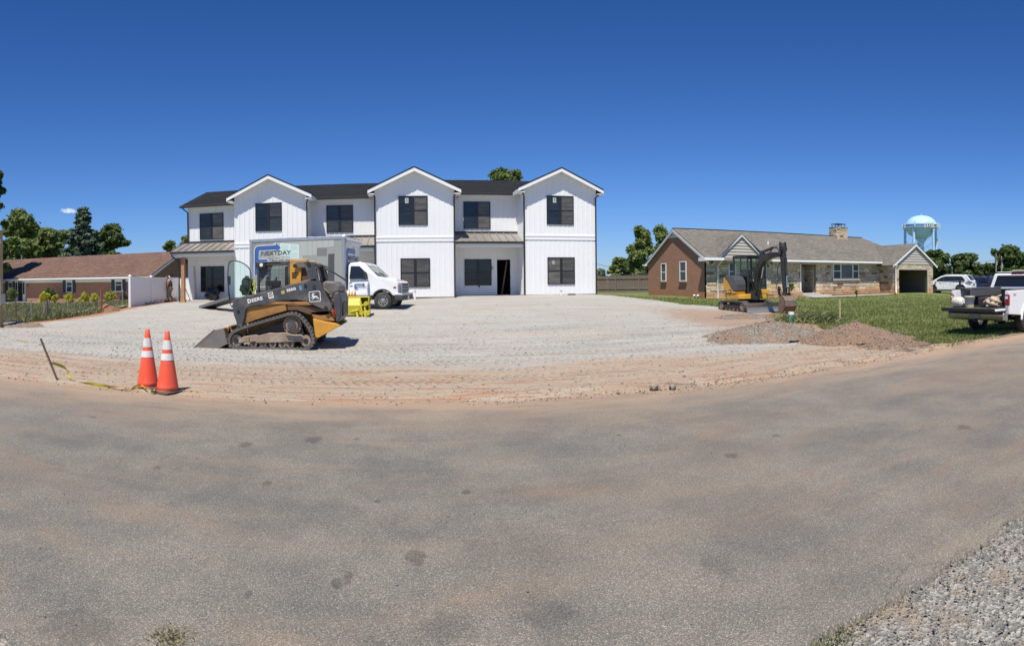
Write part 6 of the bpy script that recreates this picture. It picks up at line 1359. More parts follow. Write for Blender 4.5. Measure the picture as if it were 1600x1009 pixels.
for k in range(5):
    b = MB(); pts = [s1(503+k*2, 452+k*3), s1(510+k*2, 458+k*3), s1(516+k, 468+k*3)]; b.tube([(pts[0][0], YN+.34, pts[0][1]), (pts[1][0], YN+.28-k*.01, pts[1][1]), (pts[2][0], YN+.33, pts[2][1])], .016, 6); b.build('hose', M_BK if k % 2 else mat('tan_hose', (.3, .2, .1), .6), sk)
# cab
CY0, CY1 = YN+.42, YFAR-.42
def bar(a, c, y, w=.035, m=M_DG, name='cab_frame', dpt=.05):
    b = MB(); A = Vector((a[0], y, a[1])); C = Vector((c[0], y, c[1])); d = (C-A); b.cbox(A+d*.5, (w, dpt, d.length), d.to_track_quat('Z', 'Y').to_matrix()); return b.build(name, m, sk, .006)
for y in (CY0, CY1):
    for (p, q, w) in (((397, 414), (397, 466), .11), ((400, 412.5), (449, 411), .10), ((446.5, 412), (447, 456), .10), ((398, 463), (447, 452), .05)):
        bar(s1(*p), s1(*q), y, w)
b = MB(); b.prism(SP([(394, 413), (396, 409.5), (449, 407.5), (450, 411.5), (396, 414)]), 'y', CY0-.05, CY1+.05); b.build('cab_roof', M_DG, sk, .015)
b = MB(); q0, q1 = s1(396.5, 460), s1(400.5, 416)
for y in np.linspace(CY0+.05, CY1-.05, 2): pass
mb = MB()
x0_, z0_ = s1(399.5, 462); x1_, z1_ = s1(446, 415)
for k in range(23):
    x = x0_+(x1_-x0_)*k/22; top = z1_ if x > x0_+.28 else z1_-.75*(x0_+.28-x); mb.box(x-.004, x+.004, CY0-.012, CY0-.004, z0_+.02, top)
for k in range(22):
    z = z0_+(z1_-z0_)*k/21; xs_ = x0_ if z < z1_-.24 else x0_+ (z-(z1_-.24))*1.2; mb.box(xs_, x1_, CY0-.012, CY0-.004, z-.004, z+.004)
tag(mb.build('window_mesh', M_DG, sk), kind='stuff')
b = MB(); b.prism([(x0_, z1_+.01), (x0_+.34, z1_+.01), (x0_, z1_-.42)], 'y', CY0-.02, CY0+.02); b.build('cab_corner', M_DG, sk)
for y in (CY1-.02,):
    b = MB(); b.box(x0_, x1_, y, y+.008, z0_, z1_); b.build('side_glass', M_CLR, sk)
b = MB(); b.box(x1_-.05, x1_-.02, CY0+.05, CY1-.05, z0_-.1, z1_); b.build('cab_back_wall', M_BK, sk)
b = MB(); b.box(x0_, x1_, CY0+.04, CY1-.04, z0_-.25, z0_+.0); b.build('cab_floor', M_BK, sk)
sx, sz = s1(424, 452); b = MB(); b.box(sx-.22, sx+.25, YN+.72, YN+1.26, sz-.12, sz+.05); b.box(sx+.16, sx+.3, YN+.74, YN+1.24, sz+.0, sz+.56); b.box(sx-.28, sx+.1, YN+.6, YN+.7, sz+.05, sz+.2); b.build('seat', mat('black_vinyl_seat', (.03, .03, .032), .6), sk, .05, seg=2)
for (px, dy) in ((408, .62), (411, 1.36)):
    x, z = s1(px, 455); b = MB(); b.tube([(x, YN+dy, z-.1), (x-.02, YN+dy, z+.2), (x+.02, YN+dy, z+.34)], .03, 8); b.build('control_lever', M_GREYP, sk)
x, z = s1(403.5, 414.5); b = MB(); b.box(x-.10, x+.11, CY0-.13, CY0-.05, z-.1, z+.08); b.build('lamp_housing', M_BK, sk, .02); b = MB(); b.cyl((x, CY0-.142, z-.0), (x, CY0-.13, z-.0), .045, n=14); b.build('work_light', mat('lamp_lens', (.8, .8, .75), .2), sk)
x, z = s1(403.5, 414.5, YFAR-.42); b = MB(); b.box(x-.08, x+.04, CY1+.02, CY1+.1, z-.1, z+.08); b.build('lamp_housing', M_BK, sk, .02)
# swung open glass door in front of the cab
dl = SP([(357.5, 411), (362, 408.6), (369, 408.3), (379, 411.5), (388, 418), (392.5, 426), (391.5, 449), (389, 462), (371, 471), (361.5, 472.5), (358, 463), (355.8, 441), (356, 424)], YN+.30)
di = off_poly(smooth_loop(dl), 0); di = smooth_loop(dl); fr = MB(); pts3 = [(p[0], YN+.30, p[1]) for p in di]+[(di[0][0], YN+.30, di[0][1])]; fr.tube(pts3, .017, 6); dr_ = fr.build('front_door', M_DG, sk)
b = MB(); b.prism(di, 'y', YN+.297, YN+.303); b.build('glass', M_CLR, dr_)
x, z = s1(357.5, 440, YN+.3); b = MB(); b.box(x-.02, x+.05, YN+.25, YN+.29, z-.1, z+.12); b.tube([(x, YN+.27, z-.1), (x+.0, YN+.26, z-.32), (x+.05, YN+.26, z-.6), (x+.11, YN+.27, z-.68)], .012, 6); b.build('door_latch', M_BK, dr_)
b = MB(); b.tube([(s1(356.5, 478)[0], YN+.28, s1(356.5, 482)[1]), (s1(361, 474)[0], YN+.28, s1(361, 474)[1])], .012, 5); b.build('wiper', M_BK, dr_)
# dark bag and hi-vis straps hanging in the doorway
x, z = s1(386, 449, YN+.55)
bag('tool_bag', (x, YN+.55, z-.22), .17, .50, mat('black_canvas', (.02, .021, .023), .8), 'black canvas bag hanging behind the open loader door', 'bag')
M_HV = mat('lime_webbing', (.5, .58, .02), .6)
o = thing('safety_harness', 'lime yellow safety straps hanging in the loader doorway', 'harness', (x, YN+.3, z-.3), world=True)
for (p0, p1, w) in (((387.5, 437), (389.5, 448), .055), ((391.5, 440), (392.2, 452), .05), ((391.8, 451), (390, 461), .045), ((385.5, 453), (389.5, 461), .035)):
    A = Vector((s1(*p0)[0], YN+.36, s1(*p0)[1])); C = Vector((s1(*p1)[0], YN+.36, s1(*p1)[1])); b = MB(); d = C-A; b.cbox(A+d*.5, (w, .03, d.length), d.to_track_quat('Z', 'Y').to_matrix()); b.build('strap', M_HV, o, .008)
# yellow rear towers and upper links
for a, c in ((CY0-.10, CY0+.02), (CY1-.02, CY1+.10)):
    b = MB(); b.prism(SP([(448.5, 406.5), (476, 405), (478, 410), (467, 416), (466.5, 445), (449, 452)]), 'y', a, c); tw = b.build('tower_plate', M_YE, sk, .01)
    b = MB(); b.prism(SP([(455, 414), (461, 408), (480, 408.5), (485, 413), (483, 419), (462, 420)]), 'y', a-.05, a-.003); b.build('link', mat('dusty_link', (.17, .14, .12), .6, var=.2), sk, .02)
    x, z = s1(457.5, 416); b = MB(); b.cyl((x, a-.08, z), (x, a-.05, z), .05, n=16); b.build('pivot_pin', M_BK, sk)
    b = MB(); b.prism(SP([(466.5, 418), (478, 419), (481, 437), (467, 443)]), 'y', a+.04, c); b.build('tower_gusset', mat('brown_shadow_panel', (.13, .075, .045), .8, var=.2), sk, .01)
    if a < YN+1:
        for k in range(4): b = MB(); xx, zz_ = s1(452, 427+k*2.6); b.box(xx, xx+.13-.02*(k % 2), a-.006, a-.001, zz_-.012, zz_+.012); b.build('decal_line', M_INK, tw)
for s_, (a, c) in enumerate(((YN+.04, YN+.16), (YFAR-.16, YFAR-.04))):
    b = MB(); b.prism(SP([(474, 410), (480, 408.5), (488, 411.5), (496, 433), (494, 441), (482, 440)]), 'y', a, c); up = b.build('upper_arm', M_DG, sk, .015)
    x, z = s1(481.5, 413.5); b = MB(); b.cyl((x, a-.02, z), (x, a-.001, z), .05, n=16); b.build('pivot_pin', M_BK, up)
    b = MB(); b.prism(SP([(362.5, 473), (364, 468.5), (420, 455), (471, 440.5), (488, 436.5), (495, 435.5), (499, 440), (509, 461), (518.5, 480), (517.5, 486.5), (512, 487.5), (500, 483), (478, 473), (462, 469.5), (440, 471), (410, 477.5), (388, 481.5), (383.5, 484), (381, 500), (377, 512.5), (369.5, 512.5), (368, 503), (364.5, 494), (362.5, 482)]), 'y', a, c); arm = b.build('lift_arm', M_DG, sk, .018, seg=2)
    for (px, py, rr) in ((476.5, 447, .04), (490, 448, .05), (509, 482.5, .045), (371.5, 487.5, .035)):
        x, z = s1(px, py); b = MB(); b.cyl((x, a-.02, z), (x, a-.001, z), rr, n=14); pn = b.build('pivot_pin', M_BK if rr < .05 else M_DG, arm)
        b = MB(); b.cyl((x, a-.026, z), (x, a-.0205, z), rr*.5, n=10); b.build('bolt', M_BK, pn)
    if s_ == 0:
        xd = Vector(s1(495, 436.5))-Vector(s1(364, 469)); xd = Vector((xd.x, 0, xd.y)).normalized(); zd = Vector((0, 0, 1))
        def put(name, s, px, py, size, m=M_WHT, fit=None, bold=0.0, dy=.002):
            x, z = s1(px, py); return text(name, s, size, m, arm, MF((x, a-dy, z), xd, zd), .0012, fit=fit, bold=bold)
        put('lettering', 'D', 389, 471.9, .135, bold=.006); put('lettering', 'EERE', 401.3, 469.0, .115, bold=.003, fit=.285); put('lettering', '333G', 454.5, 453.8, .085, bold=.004, fit=.235)
        def dec(px, py, w, h, m, nm='decal', dy=.002, th=.001):
            x, z = s1(px, py); b = MB(); M_ = MF((x, a-dy, z), xd, zd); b.box(-w/2, w/2, -h/2, h/2, 0, th, 0, M_); return b.build(nm, m, arm)
        dec(422.5, 462.5, .13, .15, M_WHT); 
        for k, (w, of) in enumerate(((.09, .05), (.11, .012), (.10, -.03))):
            x, z = s1(422.5, 462.5); b = MB(); M_ = MF((x, a-.0032, z), xd, zd); b.box(-w/2, w/2, of-.011, of+.011, 0, .001, 0, M_); b.build('decal_line', M_INK, arm)
        dec(441.5, 457.8, .085, .075, mat('amber_decal', (.55, .38, .10), .5)); dec(469, 451, .055, .11, mat('blue_decal', (.10, .30, .55), .5))
        # leaping stag emblem in a rounded square
        x, z = s1(491.5, 464.5); EM = MF((x, a-.002, z), xd.lerp(Vector((1, 0, 0)), .6), zd)
        def rsq(w, h, r_): return [(sx_*(w-r_)+r_*math.cos(t_), sy_*(h-r_)+r_*math.sin(t_)) for sx_, sy_, t0 in ((1, 1, 0), (-1, 1, math.pi/2), (-1, -1, math.pi), (1, -1, 3*math.pi/2)) for t_ in np.linspace(t0, t0+math.pi/2, 6)]
        o_ = rsq(.142, .128, .04); i_ = rsq(.127, .113, .03); b = MB(); n_ = len(o_); vs = [(p[0], p[1], .001) for p in o_+i_]; vs = [EM @ Vector(v) for v in vs]; b.add(vs, [(k, (k+1) % n_, n_+(k+1) % n_, n_+k) for k in range(n_)]); b.build('emblem_border', M_WHT, arm)
        stag = [(-.095, -.012), (-.085, -.030), (-.06, -.022), (-.035, -.022), (-.045, -.045), (-.075, -.058), (-.085, -.075), (-.07, -.078), (-.055, -.062), (-.025, -.052), (-.01, -.028), (.02, -.026), (.045, -.03), (.075, -.055), (.10, -.078), (.11, -.07), (.085, -.04), (.065, -.012), (.05, .008), (.02, .014), (-.015, .02), (-.03, .034), (-.028, .05), (-.01, .06), (.01, .056), (.012, .064), (-.005, .075), (-.025, .072), (-.028, .09), (-.038, .088), (-.038, .072), (-.055, .083), (-.062, .076), (-.05, .06), (-.068, .052), (-.085, .046), (-.085, .038), (-.062, .036), (-.055, .018), (-.06, .0), (-.075, -.008)]
        b = MB(); b.add([EM @ Vector((x_, y_, .0015)) for x_, y_ in stag], [tuple(range(len(stag)))]); eo = b.build('emblem', M_WHT, arm)
        md = eo.modifiers.new('tri', 'TRIANGULATE')
        b = MB(); b.tube([Vector((s1(372, 476)[0], a-.0, s1(372, 476)[1]+.03)), Vector((s1(495, 437)[0], a-.0, s1(495, 437)[1]-.01))], .0, 4)
    # lift cylinder, lower link
    b = MB(); A = s1(509, 482); C = s1(470, 492); b.cyl((A[0], a+.17, A[1]), (C[0], a+.17, C[1]), .04, n=10); b.build('lift_cylinder', M_BK, sk)
b = MB(); x, z = s1(372, 503); b.cyl((x, YN+.1, z), (x, YFAR-.1, z), .06, n=12); b.build('cross_tube', M_DG, sk)
x, z = s1(483, 413); b = MB(); b.cyl((x, YN+.1, z), (x, YFAR-.1, z), .05, n=12); b.build('cross_tube', M_DG, sk)
for k, dy in enumerate((.55, .7, .85)):
    b = MB(); A = s1(490, 414); C = s1(521, 441); b.tube([(A[0], YFAR-.1-dy*.1, A[1]-.03*k), ((A[0]+C[0])/2, YFAR-.2-dy*.1, (A[1]+C[1])/2+.05), (C[0]+.15, YFAR-.25, C[1])], .022, 6); b.build('hose', M_BK, sk)
# bucket: open towards the left, resting on its floor, full machine width
BY0, BY1 = YN-.02, YFAR+.02
tipx = s1(297, 543.5)[0]; heel = s1(340, 543.5)[0]; bz = .035
prof = [(tipx, bz), (heel, bz), (s1(356, 536)[0], bz+.14), (s1(350, 514)[0], s1(350, 514)[1]), (s1(334, 518)[0]+.0, s1(334, 517)[1])]
inner = off_poly(prof, -.02)
def shell(pts, th, y0, y1):
    b = MB(); P = [Vector(p) for p in pts]
    for i in range(len(P)-1):
        d = (P[i+1]-P[i]); nn = Vector((-d.y, d.x)).normalized()*th; b.prism([tuple(P[i]), tuple(P[i+1]), tuple(P[i+1]+nn), tuple(P[i]+nn)], 'y', y0, y1)
    return b
bk = shell([prof[0], prof[1], prof[2], prof[3], prof[4]], .022, BY0+.02, BY1-.02).build('bucket', M_STL, sk)
for y in (BY0, BY1-.02):
    b = MB(); b.prism([(tipx+.14, bz), (heel, bz), prof[2], prof[3], prof[4], (s1(322, 526)[0], s1(322, 526)[1])], 'y', y, y+.02); b.build('side_plate', M_STL, bk, .003)
    b = MB(); p, q = (tipx+.12, bz+.02), (prof[4][0]+.02, prof[4][1]+.01); b.cyl((p[0], y+.01, p[1]), (q[0], y+.01, q[1]), .022, n=6); b.build('side_cutter', M_STL, bk)
b = MB(); b.prism([(tipx-.09, bz-.012), (tipx+.14, bz-.012), (tipx+.14, bz+.03), (tipx-.02, bz+.02)], 'y', BY0-.01, BY1+.01); b.build('cutting_edge', M_STL, bk)
for y in (YN+.28, YFAR-.42):
    b = MB(); b.prism(SP([(345, 514), (352, 512.5), (358, 520), (359.5, 537), (353, 540), (349, 530)]), 'y', y, y+.14); b.build('coupler_plate', M_YE, sk, .01)
    b = MB(); A = s1(367, 512); C = s1(357, 528); b.cyl((A[0], y+.07, A[1]), (C[0], y+.07, C[1]), .04, n=10); b.build('tilt_cylinder', M_BK, sk)
b = MB(); A = s1(353, 524); b.box(A[0]-.03, A[0]+.05, YN+.28, YFAR-.28, A[1]-.2, A[1]+.2); b.build('coupler_frame', mat('rust_brown_frame', (.22, .14, .09), .8, var=.3), sk, .01)

# =====================================================================  BOX TRUCK
M_WP = mat('white_vehicle_paint', (.78, .79, .80), .25, var=.01, coat=.5); M_ALU = mat('brushed_aluminium', (.50, .51, .53), .38, .75, var=.08, scale=2)
M_AG = emat('vehicle_glass', lambda t: t.done((.015, .018, .02), .04, None, Specular_IOR_Level=.8)); M_TY = mat('tyre_rubber', (.035, .033, .032), .85, dirt=(.15, .12, .09), dirt_amt=.35); M_SILV = mat('silver_wheel', (.55, .55, .56), .35, .8)
M_BUMP = mat('dark_bumper_plastic', (.05, .05, .052), .6, dirt=(.2, .17, .14), dirt_amt=.3)
yaw = -math.radians(11.6)
tz = .50; T0 = Vector((-2.85, 24.3, tz))          # front right lower corner line of the box
tk = thing('box_truck', 'white box truck with a printed kitchen scene and a blue arrow on its side', 'truck', T0, yaw)
ti = (Matrix.Translation(T0) @ Matrix.Rotation(yaw, 4, 'Z')).inverted()
def tq(px, py, y=0.0):
    """photo point on the truck's own plane y, in its axes"""
    d = ti.to_3x3() @ ray(px, py); o = ti @ CAMP; t_ = (y-o.y)/d.y; return o+d*t_
TX0, TX1, TW = tq(391, 400).x, 0.0, 2.3; BZ = tq(538, 369).z; BZ0 = .92
b = MB(); b.box(TX0, TX1, 0, TW, BZ0, BZ-.002); box = b.build('cargo_box', mat('white_box_panel', (.62, .63, .64), .4, var=.03, scale=1, dirt=(.45, .43, .40), dirt_amt=.3), tk, .02)
for (a, c, z0, z1) in ((TX0-.03, TX1+.03, BZ-.12, BZ+.03), (TX0-.03, TX1+.03, BZ0-.03, BZ0+.10)):
    b = MB(); b.box(a, c, -.03, TW+.03, z0, z1); b.build('rail', M_ALU, box, .015)
for x in (TX0-.02, TX1-.10): b = MB(); b.box(x, x+.14, -.025, .0, BZ0+.1, BZ-.12); b.build('corner_post', M_ALU, box, .02)
b = MB(); b.cyl((TX1+.0, -.0, BZ0), (TX1+.0, -.0, BZ+.0), .07, n=12); b.build('corner_post', M_ALU, box); b = MB(); b.ball((TX1, 0, BZ+.0), .085, n=8); b.build('corner_cap', M_TRIM, box)
# printed side panel: flat print on the box
def pan(name, x0, x1, z0, z1, m, lay, poly_=None):
    b = MB(); y = -.004-.002*lay
    if poly_: b.prism(poly_, 'y', y-.001, y)
    else: b.box(x0, x1, y-.001, y, z0, z1)
    return b.build(name, m, box)
def C(r, g, b_): return mat('print_%02d%02d%02d' % (r*99, g*99, b_*99), (r, g, b_), .45, var=.04, scale=1.5)
def tp2(px, py): p = tq(px, py); return (p.x, p.z)
def ppoly(name, pts, m, lay): return pan(name, 0, 0, 0, 0, m, lay, [tp2(*p) for p in pts])
x0, x1 = TX0+.12, TX1-.1; z0, z1 = BZ0+.1, BZ-.13
pan('print_wall', x0, x1, z0, z1, C(.30, .31, .29), 0)
for (px0, c) in ((393, .24), (400, .27), (414.5, .285)): ppoly('print_cabinet', [(px0, 375), (px0+6.5, 374.6), (px0+6.5, 412), (px0, 412)], C(c, c*1.01, c*.92), 1)
ppoly('print_wall', [(427, 373.5), (473, 371.5), (473, 420), (427, 420)], C(.40, .42, .39), 1)
ppoly('print_window', [(438, 380), (467, 382), (467, 404), (438, 404)], C(.62, .72, .70), 2)
for (a, c, d, e) in ((439.5, 382, 451, 402), (453.5, 382.8, 465, 391.5), (453.5, 393.5, 465, 402.5)): ppoly('print_glass', [(a, c), (d, c+.4), (d, e), (a, e)], C(.46, .62, .58), 3)
for (a, d, bt) in ((471, 480, 399.5), (480.5, 488, 399.5), (488.5, 495, 398.5), (495.5, 504, 387), (504.5, 513, 386.5), (513.5, 522, 386)): ppoly('print_cabinet', [(a, 372), (d, 371.5), (d, bt), (a, bt)], C(.40, .43, .40), 2)
ppoly('print_shadow', [(495.5, 388), (511, 387.5), (511, 400), (495.5, 400)], C(.19, .19, .18), 2); ppoly('print_splash', [(495, 400), (522, 387), (522, 440), (480, 440)], C(.30, .32, .30), 1)
ppoly('print_fridge', [(513, 397), (522.5, 396.5), (522.5, 450), (512, 450)], C(.075, .08, .085), 3); ppoly('print_oven', [(505, 416), (512, 415.5), (512, 419), (505, 419.5)], C(.06, .06, .065), 3)
ppoly('print_fridge_upper', [(516, 385), (522.5, 384.5), (522.5, 396), (514, 397)], C(.30, .31, .31), 3)
M_BLU = mat('blue_print', (.045, .115, .33), .4, var=.12, scale=2); M_WPR = mat('white_print', (.78, .79, .8), .45)
arrow = [(397.8, 430), (397.8, 391), (399.5, 386.5), (403, 384.6), (431, 383), (431, 379), (439, 386.5), (433, 393), (431.5, 390), (405, 391.6), (404.5, 405.2), (417, 405), (420.5, 409), (421, 430)]
def off_arrow(pts, d): return off_poly(pts, d)
A_ = [tp2(*p) for p in arrow]; ar_ = sum(A_[i][0]*A_[(i+1) % len(A_)][1]-A_[(i+1) % len(A_)][0]*A_[i][1] for i in range(len(A_))); A2 = off_poly(A_, .028 if ar_ > 0 else -.028)
pan('arrow_outline', 0, 0, 0, 0, M_WPR, 4, A2); pan('blue_arrow', 0, 0, 0, 0, M_BLU, 5, A_)
FX = Vector((1, 0, 0)); UZ = Vector((0, 0, 1))
def ttext(s, px, py, size, m, fit, bold=0.0, y=-.018):
    p = tq(px, py); return text('lettering', s, size, m, box, MF((p.x, y, p.z), FX, UZ), .001, fit=fit, bold=bold)
ttext('NEXTDAY', 431, 395.3, .27, M_WPR, 1.50, .008, -.017); ttext('NEXTDAY', 431, 395.3, .27, M_INK, 1.47, .004, -.0185)
ttext('GRANITE & COUNTERTOPS', 430.5, 401.9, .105, M_WPR, 1.42, .007, -.0185); ttext('GRANITE & COUNTERTOPS', 430.5, 401.9, .10, M_INK, 1.40, .0, -.0195); ttext('864-472-2768', 441, 408, .14, M_INK, .98, .003, -.0195)
# front of the box
def fpan(name, y0, y1, z0, z1, m, lay): b = MB(); x = TX1+.004+.002*lay; b.box(x, x+.001, y0, y1, z0, z1); return b.build(name, m, box)
zt = BZ-.15; b = MB(); b.prism([(0.0, BZ-.02), (.0, BZ-.34), (.11, BZ-.28), (.11, BZ-.10)], 'y', .06, TW-.02); b.build('nose_cap', mat('grey_cap_paint', (.55, .56, .58), .4), box, .03)
AX = [(.30, zt-1.02), (.30, zt-.32), (.42, zt-.2), (1.35, zt-.2), (1.35, zt-.08), (1.62, zt-.32), (1.35, zt-.55), (1.35, zt-.42), (.55, zt-.42), (.55, zt-.82), (.95, zt-.82), (1.0, zt-1.0), (.95, zt-1.02)]
b = MB(); b.prism([(p[0], p[1]-.12) for p in AX], 'x', TX1+.008, TX1+.009); b.build('blue_arrow', M_BLU, box)
FM = lambda y, z: MF((TX1+.013, y, z), (0, 1, 0), (0, 0, 1))
text('lettering', 'NEXTDAY', .30, M_INK, box, FM(1.32, zt-.76), .001, fit=1.55, bold=.004); text('lettering', 'GRANITE COUNTERTOPS', .09, M_INK, box, FM(1.35, zt-.98), .001, fit=1.4)
text('lettering', '864-472-2768', .17, M_INK, box, FM(1.5, zt-1.24), .001, fit=1.1); text('lettering', 'nextdaycountertops.com', .11, M_INK, box, FM(1.15, zt-1.5), .001, fit=1.9)
# cab: near side profile, narrowed greenhouse
cab = [(.12, .62), (.12, 1.92), (.20, 2.02), (.60, 2.06), (.86, 1.98), (1.45, 1.42), (1.70, 1.36), (2.24, 1.22), (2.31, 1.16), (2.33, .62)]
whx = tq(597, 470).x; wr = .385; wz = wr+.02
arch = [(whx+.48*math.cos(t_), max(.62, wz+.48*math.sin(t_))) for t_ in np.linspace(.15, math.pi-.15, 9)]
cprof = cab + arch
def hwid(x, z): return 1.0
CYA, CYB = .08, 2.2; ym = (CYA+CYB)/2
def taper(x, z): return 1.0 - max(0, z-1.3)*.20
def cabprism(pts, y0, y1, mb=None, mi=0):
    b = mb or MB(); n = len(pts); vs = []
    for y in (y0, y1):
        for (x, z) in pts: vs.append((x, ym+(y-ym)*taper(x, z), z))
    f = [tuple(range(n)), tuple(range(2*n-1, n-1, -1))]+[(i, n+i, n+(i+1) % n, (i+1) % n) for i in range(n)]
    ar = sum(pts[i][0]*pts[(i+1) % n][1]-pts[(i+1) % n][0]*pts[i][1] for i in range(n))
    if ar < 0: f = [q[::-1] for q in f]
    b.add(vs, f, mi); return b
co = cabprism(cprof, CYA, CYB).build('cab', M_WP, tk, .035, seg=2); co.modifiers[0].angle_limit = math.radians(30)
gl = [(.20, 1.34), (.24, 1.88), (.62, 1.88), (.98, 1.55), (1.02, 1.34)]
gb = cabprism(gl, CYA-.012, CYB+.012).build('side_window', M_AG, co)
wsx = [(.93, 1.93), (1.43, 1.44)]; b = MB(); yy0, yy1 = ym-(CYB-ym)*taper(0, 1.93)*.93, ym+(CYB-ym)*taper(0, 1.93)*.93; b.add([(wsx[0][0]-.0, yy0, wsx[0][1]+.0), (wsx[0][0], yy1, wsx[0][1]), (wsx[1][0]+.03, ym+(CYB-ym)*.92, wsx[1][1]), (wsx[1][0]+.03, ym-(CYB-ym)*.92, wsx[1][1])], [(0, 3, 2, 1)]); b.build('windscreen', mat('windscreen_glass', (.10, .13, .12), .06, spec=.9), co)
for q in (.35, 1.1): b = MB(); b.tube([(1.5, q+.3, 1.43), (1.38, q+.1, 1.53), (1.3, q-.15, 1.61)], .012, 5); b.build('wiper', M_BK, co)
b = MB(); b.box(2.30, 2.40, .50, 1.78, .74, 1.17); gr = b.build('grille', M_CHR, tk, .03)
for k in range(3): b = MB(); b.box(2.401, 2.41, .60, 1.68, .80+k*.12, .86+k*.12); b.build('grille_slot', M_BK, gr)
for s_ in (0, 1):
    y0 = .10 if s_ == 0 else 1.80; b = MB(); b.box(2.06, 2.345, y0-.015 if s_ == 0 else y0, y0+.38 if s_ == 0 else y0+.415, .78, 1.10); hl = b.build('headlight', mat('headlight_glass', (.42, .44, .45), .12, .3), tk, .03)
    b = MB(); b.box(2.12, 2.24, (y0-.022 if s_ == 0 else y0+.416), (y0-.016 if s_ == 0 else y0+.422), .92, 1.0); b.build('marker_lens', mat('red_lens', (.5, .01, .015), .2), hl)
b = MB(); b.box(2.16, 2.52, .04, 2.24, .42, .66); bp_ = b.build('bumper', M_BUMP, tk, .05, seg=2); b = MB(); b.box(2.18, 2.53, .035, 2.245, .62, .72); b.build('bumper_top', M_ALU, bp_, .03)
b = MB(); b.box(2.531, 2.54, 1.0, 1.3, .46, .60); b.build('number_plate', M_WHT, bp_)
b = MB(); b.box(.14, whx-.5, .04, .14, .42, .62); b.build('running_board', M_BK, tk, .02)
def wheel(root, x, y, z, r, w, rimm, side=-1, hubc=None, spokes=0):
    b = MB(); pr = [(r*.62, -w/2), (r*.93, -w/2), (r, -w/2+.04), (r, w/2-.04), (r*.93, w/2), (r*.62, w/2)]
    M_ = Matrix.Translation((x, y, z)) @ Matrix.Rotation(math.pi/2, 4, 'X'); b.lathe(pr, n=28, M=M_, caps=False); t_ = b.build('wheel', M_TY, root)
    b = MB(); b.cyl((x, y+side*w*.30, z), (x, y-side*w*.3, z), r*.64, n=24); rm = b.build('rim', rimm, t_)
    if spokes:
        for k in range(spokes):
            a_ = 2*math.pi*k/spokes; b = MB(); b.cbox((x+math.cos(a_)*r*.34, y+side*w*.33, z+math.sin(a_)*r*.34), (r*.6, .03, r*.14), RY(-a_)); b.build('spoke', rimm if rimm is not M_BK else M_SILV, rm)
    else:
        for k in range(8):
            a_ = 2*math.pi*k/8; b = MB(); b.cyl((x+math.cos(a_)*r*.38, y+side*(w*.30), z+math.sin(a_)*r*.38), (x+math.cos(a_)*r*.38, y+side*(w*.30+.012), z+math.sin(a_)*r*.38), r*.085, n=8); b.build('wheel_slot', M_BK, rm)
    b = MB(); b.cyl((x, y+side*w*.30, z), (x, y+side*w*.48, z), r*.2, r*.15, 12); b.build('hub', hubc or rimm, rm); return t_
for y_, s_ in ((.22, -1), (2.08, 1)): wheel(tk, whx, y_, wz, wr, .24, M_SILV, s_)
for y_, s_ in ((.25, -1), (2.05, 1)): wheel(tk, TX0+1.1, y_, wz, wr, .42, M_SILV, s_)
for y_ in (.14,): b = MB(); b.prism([(whx+.49*math.cos(t_), wz+.49*math.sin(t_)) for t_ in np.linspace(.1, math.pi-.1, 14)]+[(whx+.44*math.cos(t_), wz+.44*math.sin(t_)) for t_ in np.linspace(math.pi-.1, .1, 14)], 'y', CYA-.01, CYA+.25); b.build('wheel_arch', M_BK, tk)
b = MB(); b.box(TX0, 2.0, .75, 1.55, .55, .72); b.build('chassis_rail', M_BK, tk); b = MB(); b.box(-2.2, -1.4, .1, .5, .45, .8); b.build('fuel_tank', M_BK, tk, .05)
b = MB(); b.tube([(1.0, CYA, 1.40), (1.0, -.12, 1.42), (1.0, -.18, 1.5)], .018, 6); b.box(.93, 1.02, -.30, -.10, 1.30, 1.62); b.build('wing_mirror', M_BK, tk, .02)
b = MB(); b.tube([(1.0, CYB, 1.40), (1.0, 2.42, 1.45)], .018, 6); b.box(.93, 1.02, 2.4, 2.58, 1.30, 1.62); b.build('wing_mirror', M_BK, tk, .02)
b = MB(); b.tube([(1.08, -.0, 1.3), (1.08, -.0, 1.28)], .001, 4)
for x in (.17, 1.08): b = MB(); b.box(x, x+.008, CYA-.004, CYA+.001, .66, 1.30); b.build('door_seam', mat('seam_grey', (.3, .3, .31), .6), co)
b = MB(); b.box(.2, .32, CYA-.03, CYA-.005, 1.14, 1.18); b.build('door_handle', M_BK, co)
DA = [(.42, .92), (.42, 1.08), (.47, 1.13), (.80, 1.13), (.80, 1.17), (.90, 1.10), (.80, 1.03), (.80, 1.07), (.49, 1.07), (.49, .97), (.58, .97), (.58, .92)]
b = MB(); b.prism(DA, 'y', CYA-.004, CYA-.002); b.build('blue_arrow', M_BLU, co); text('lettering', 'NEXTDAY', .08, M_INK, co, MF((.76, CYA-.006, 1.02), FX, UZ), .001, fit=.42); text('lettering', 'COUNTERTOPS', .04, M_BLU, co, MF((.78, CYA-.006, .95), FX, UZ), .001, fit=.36)
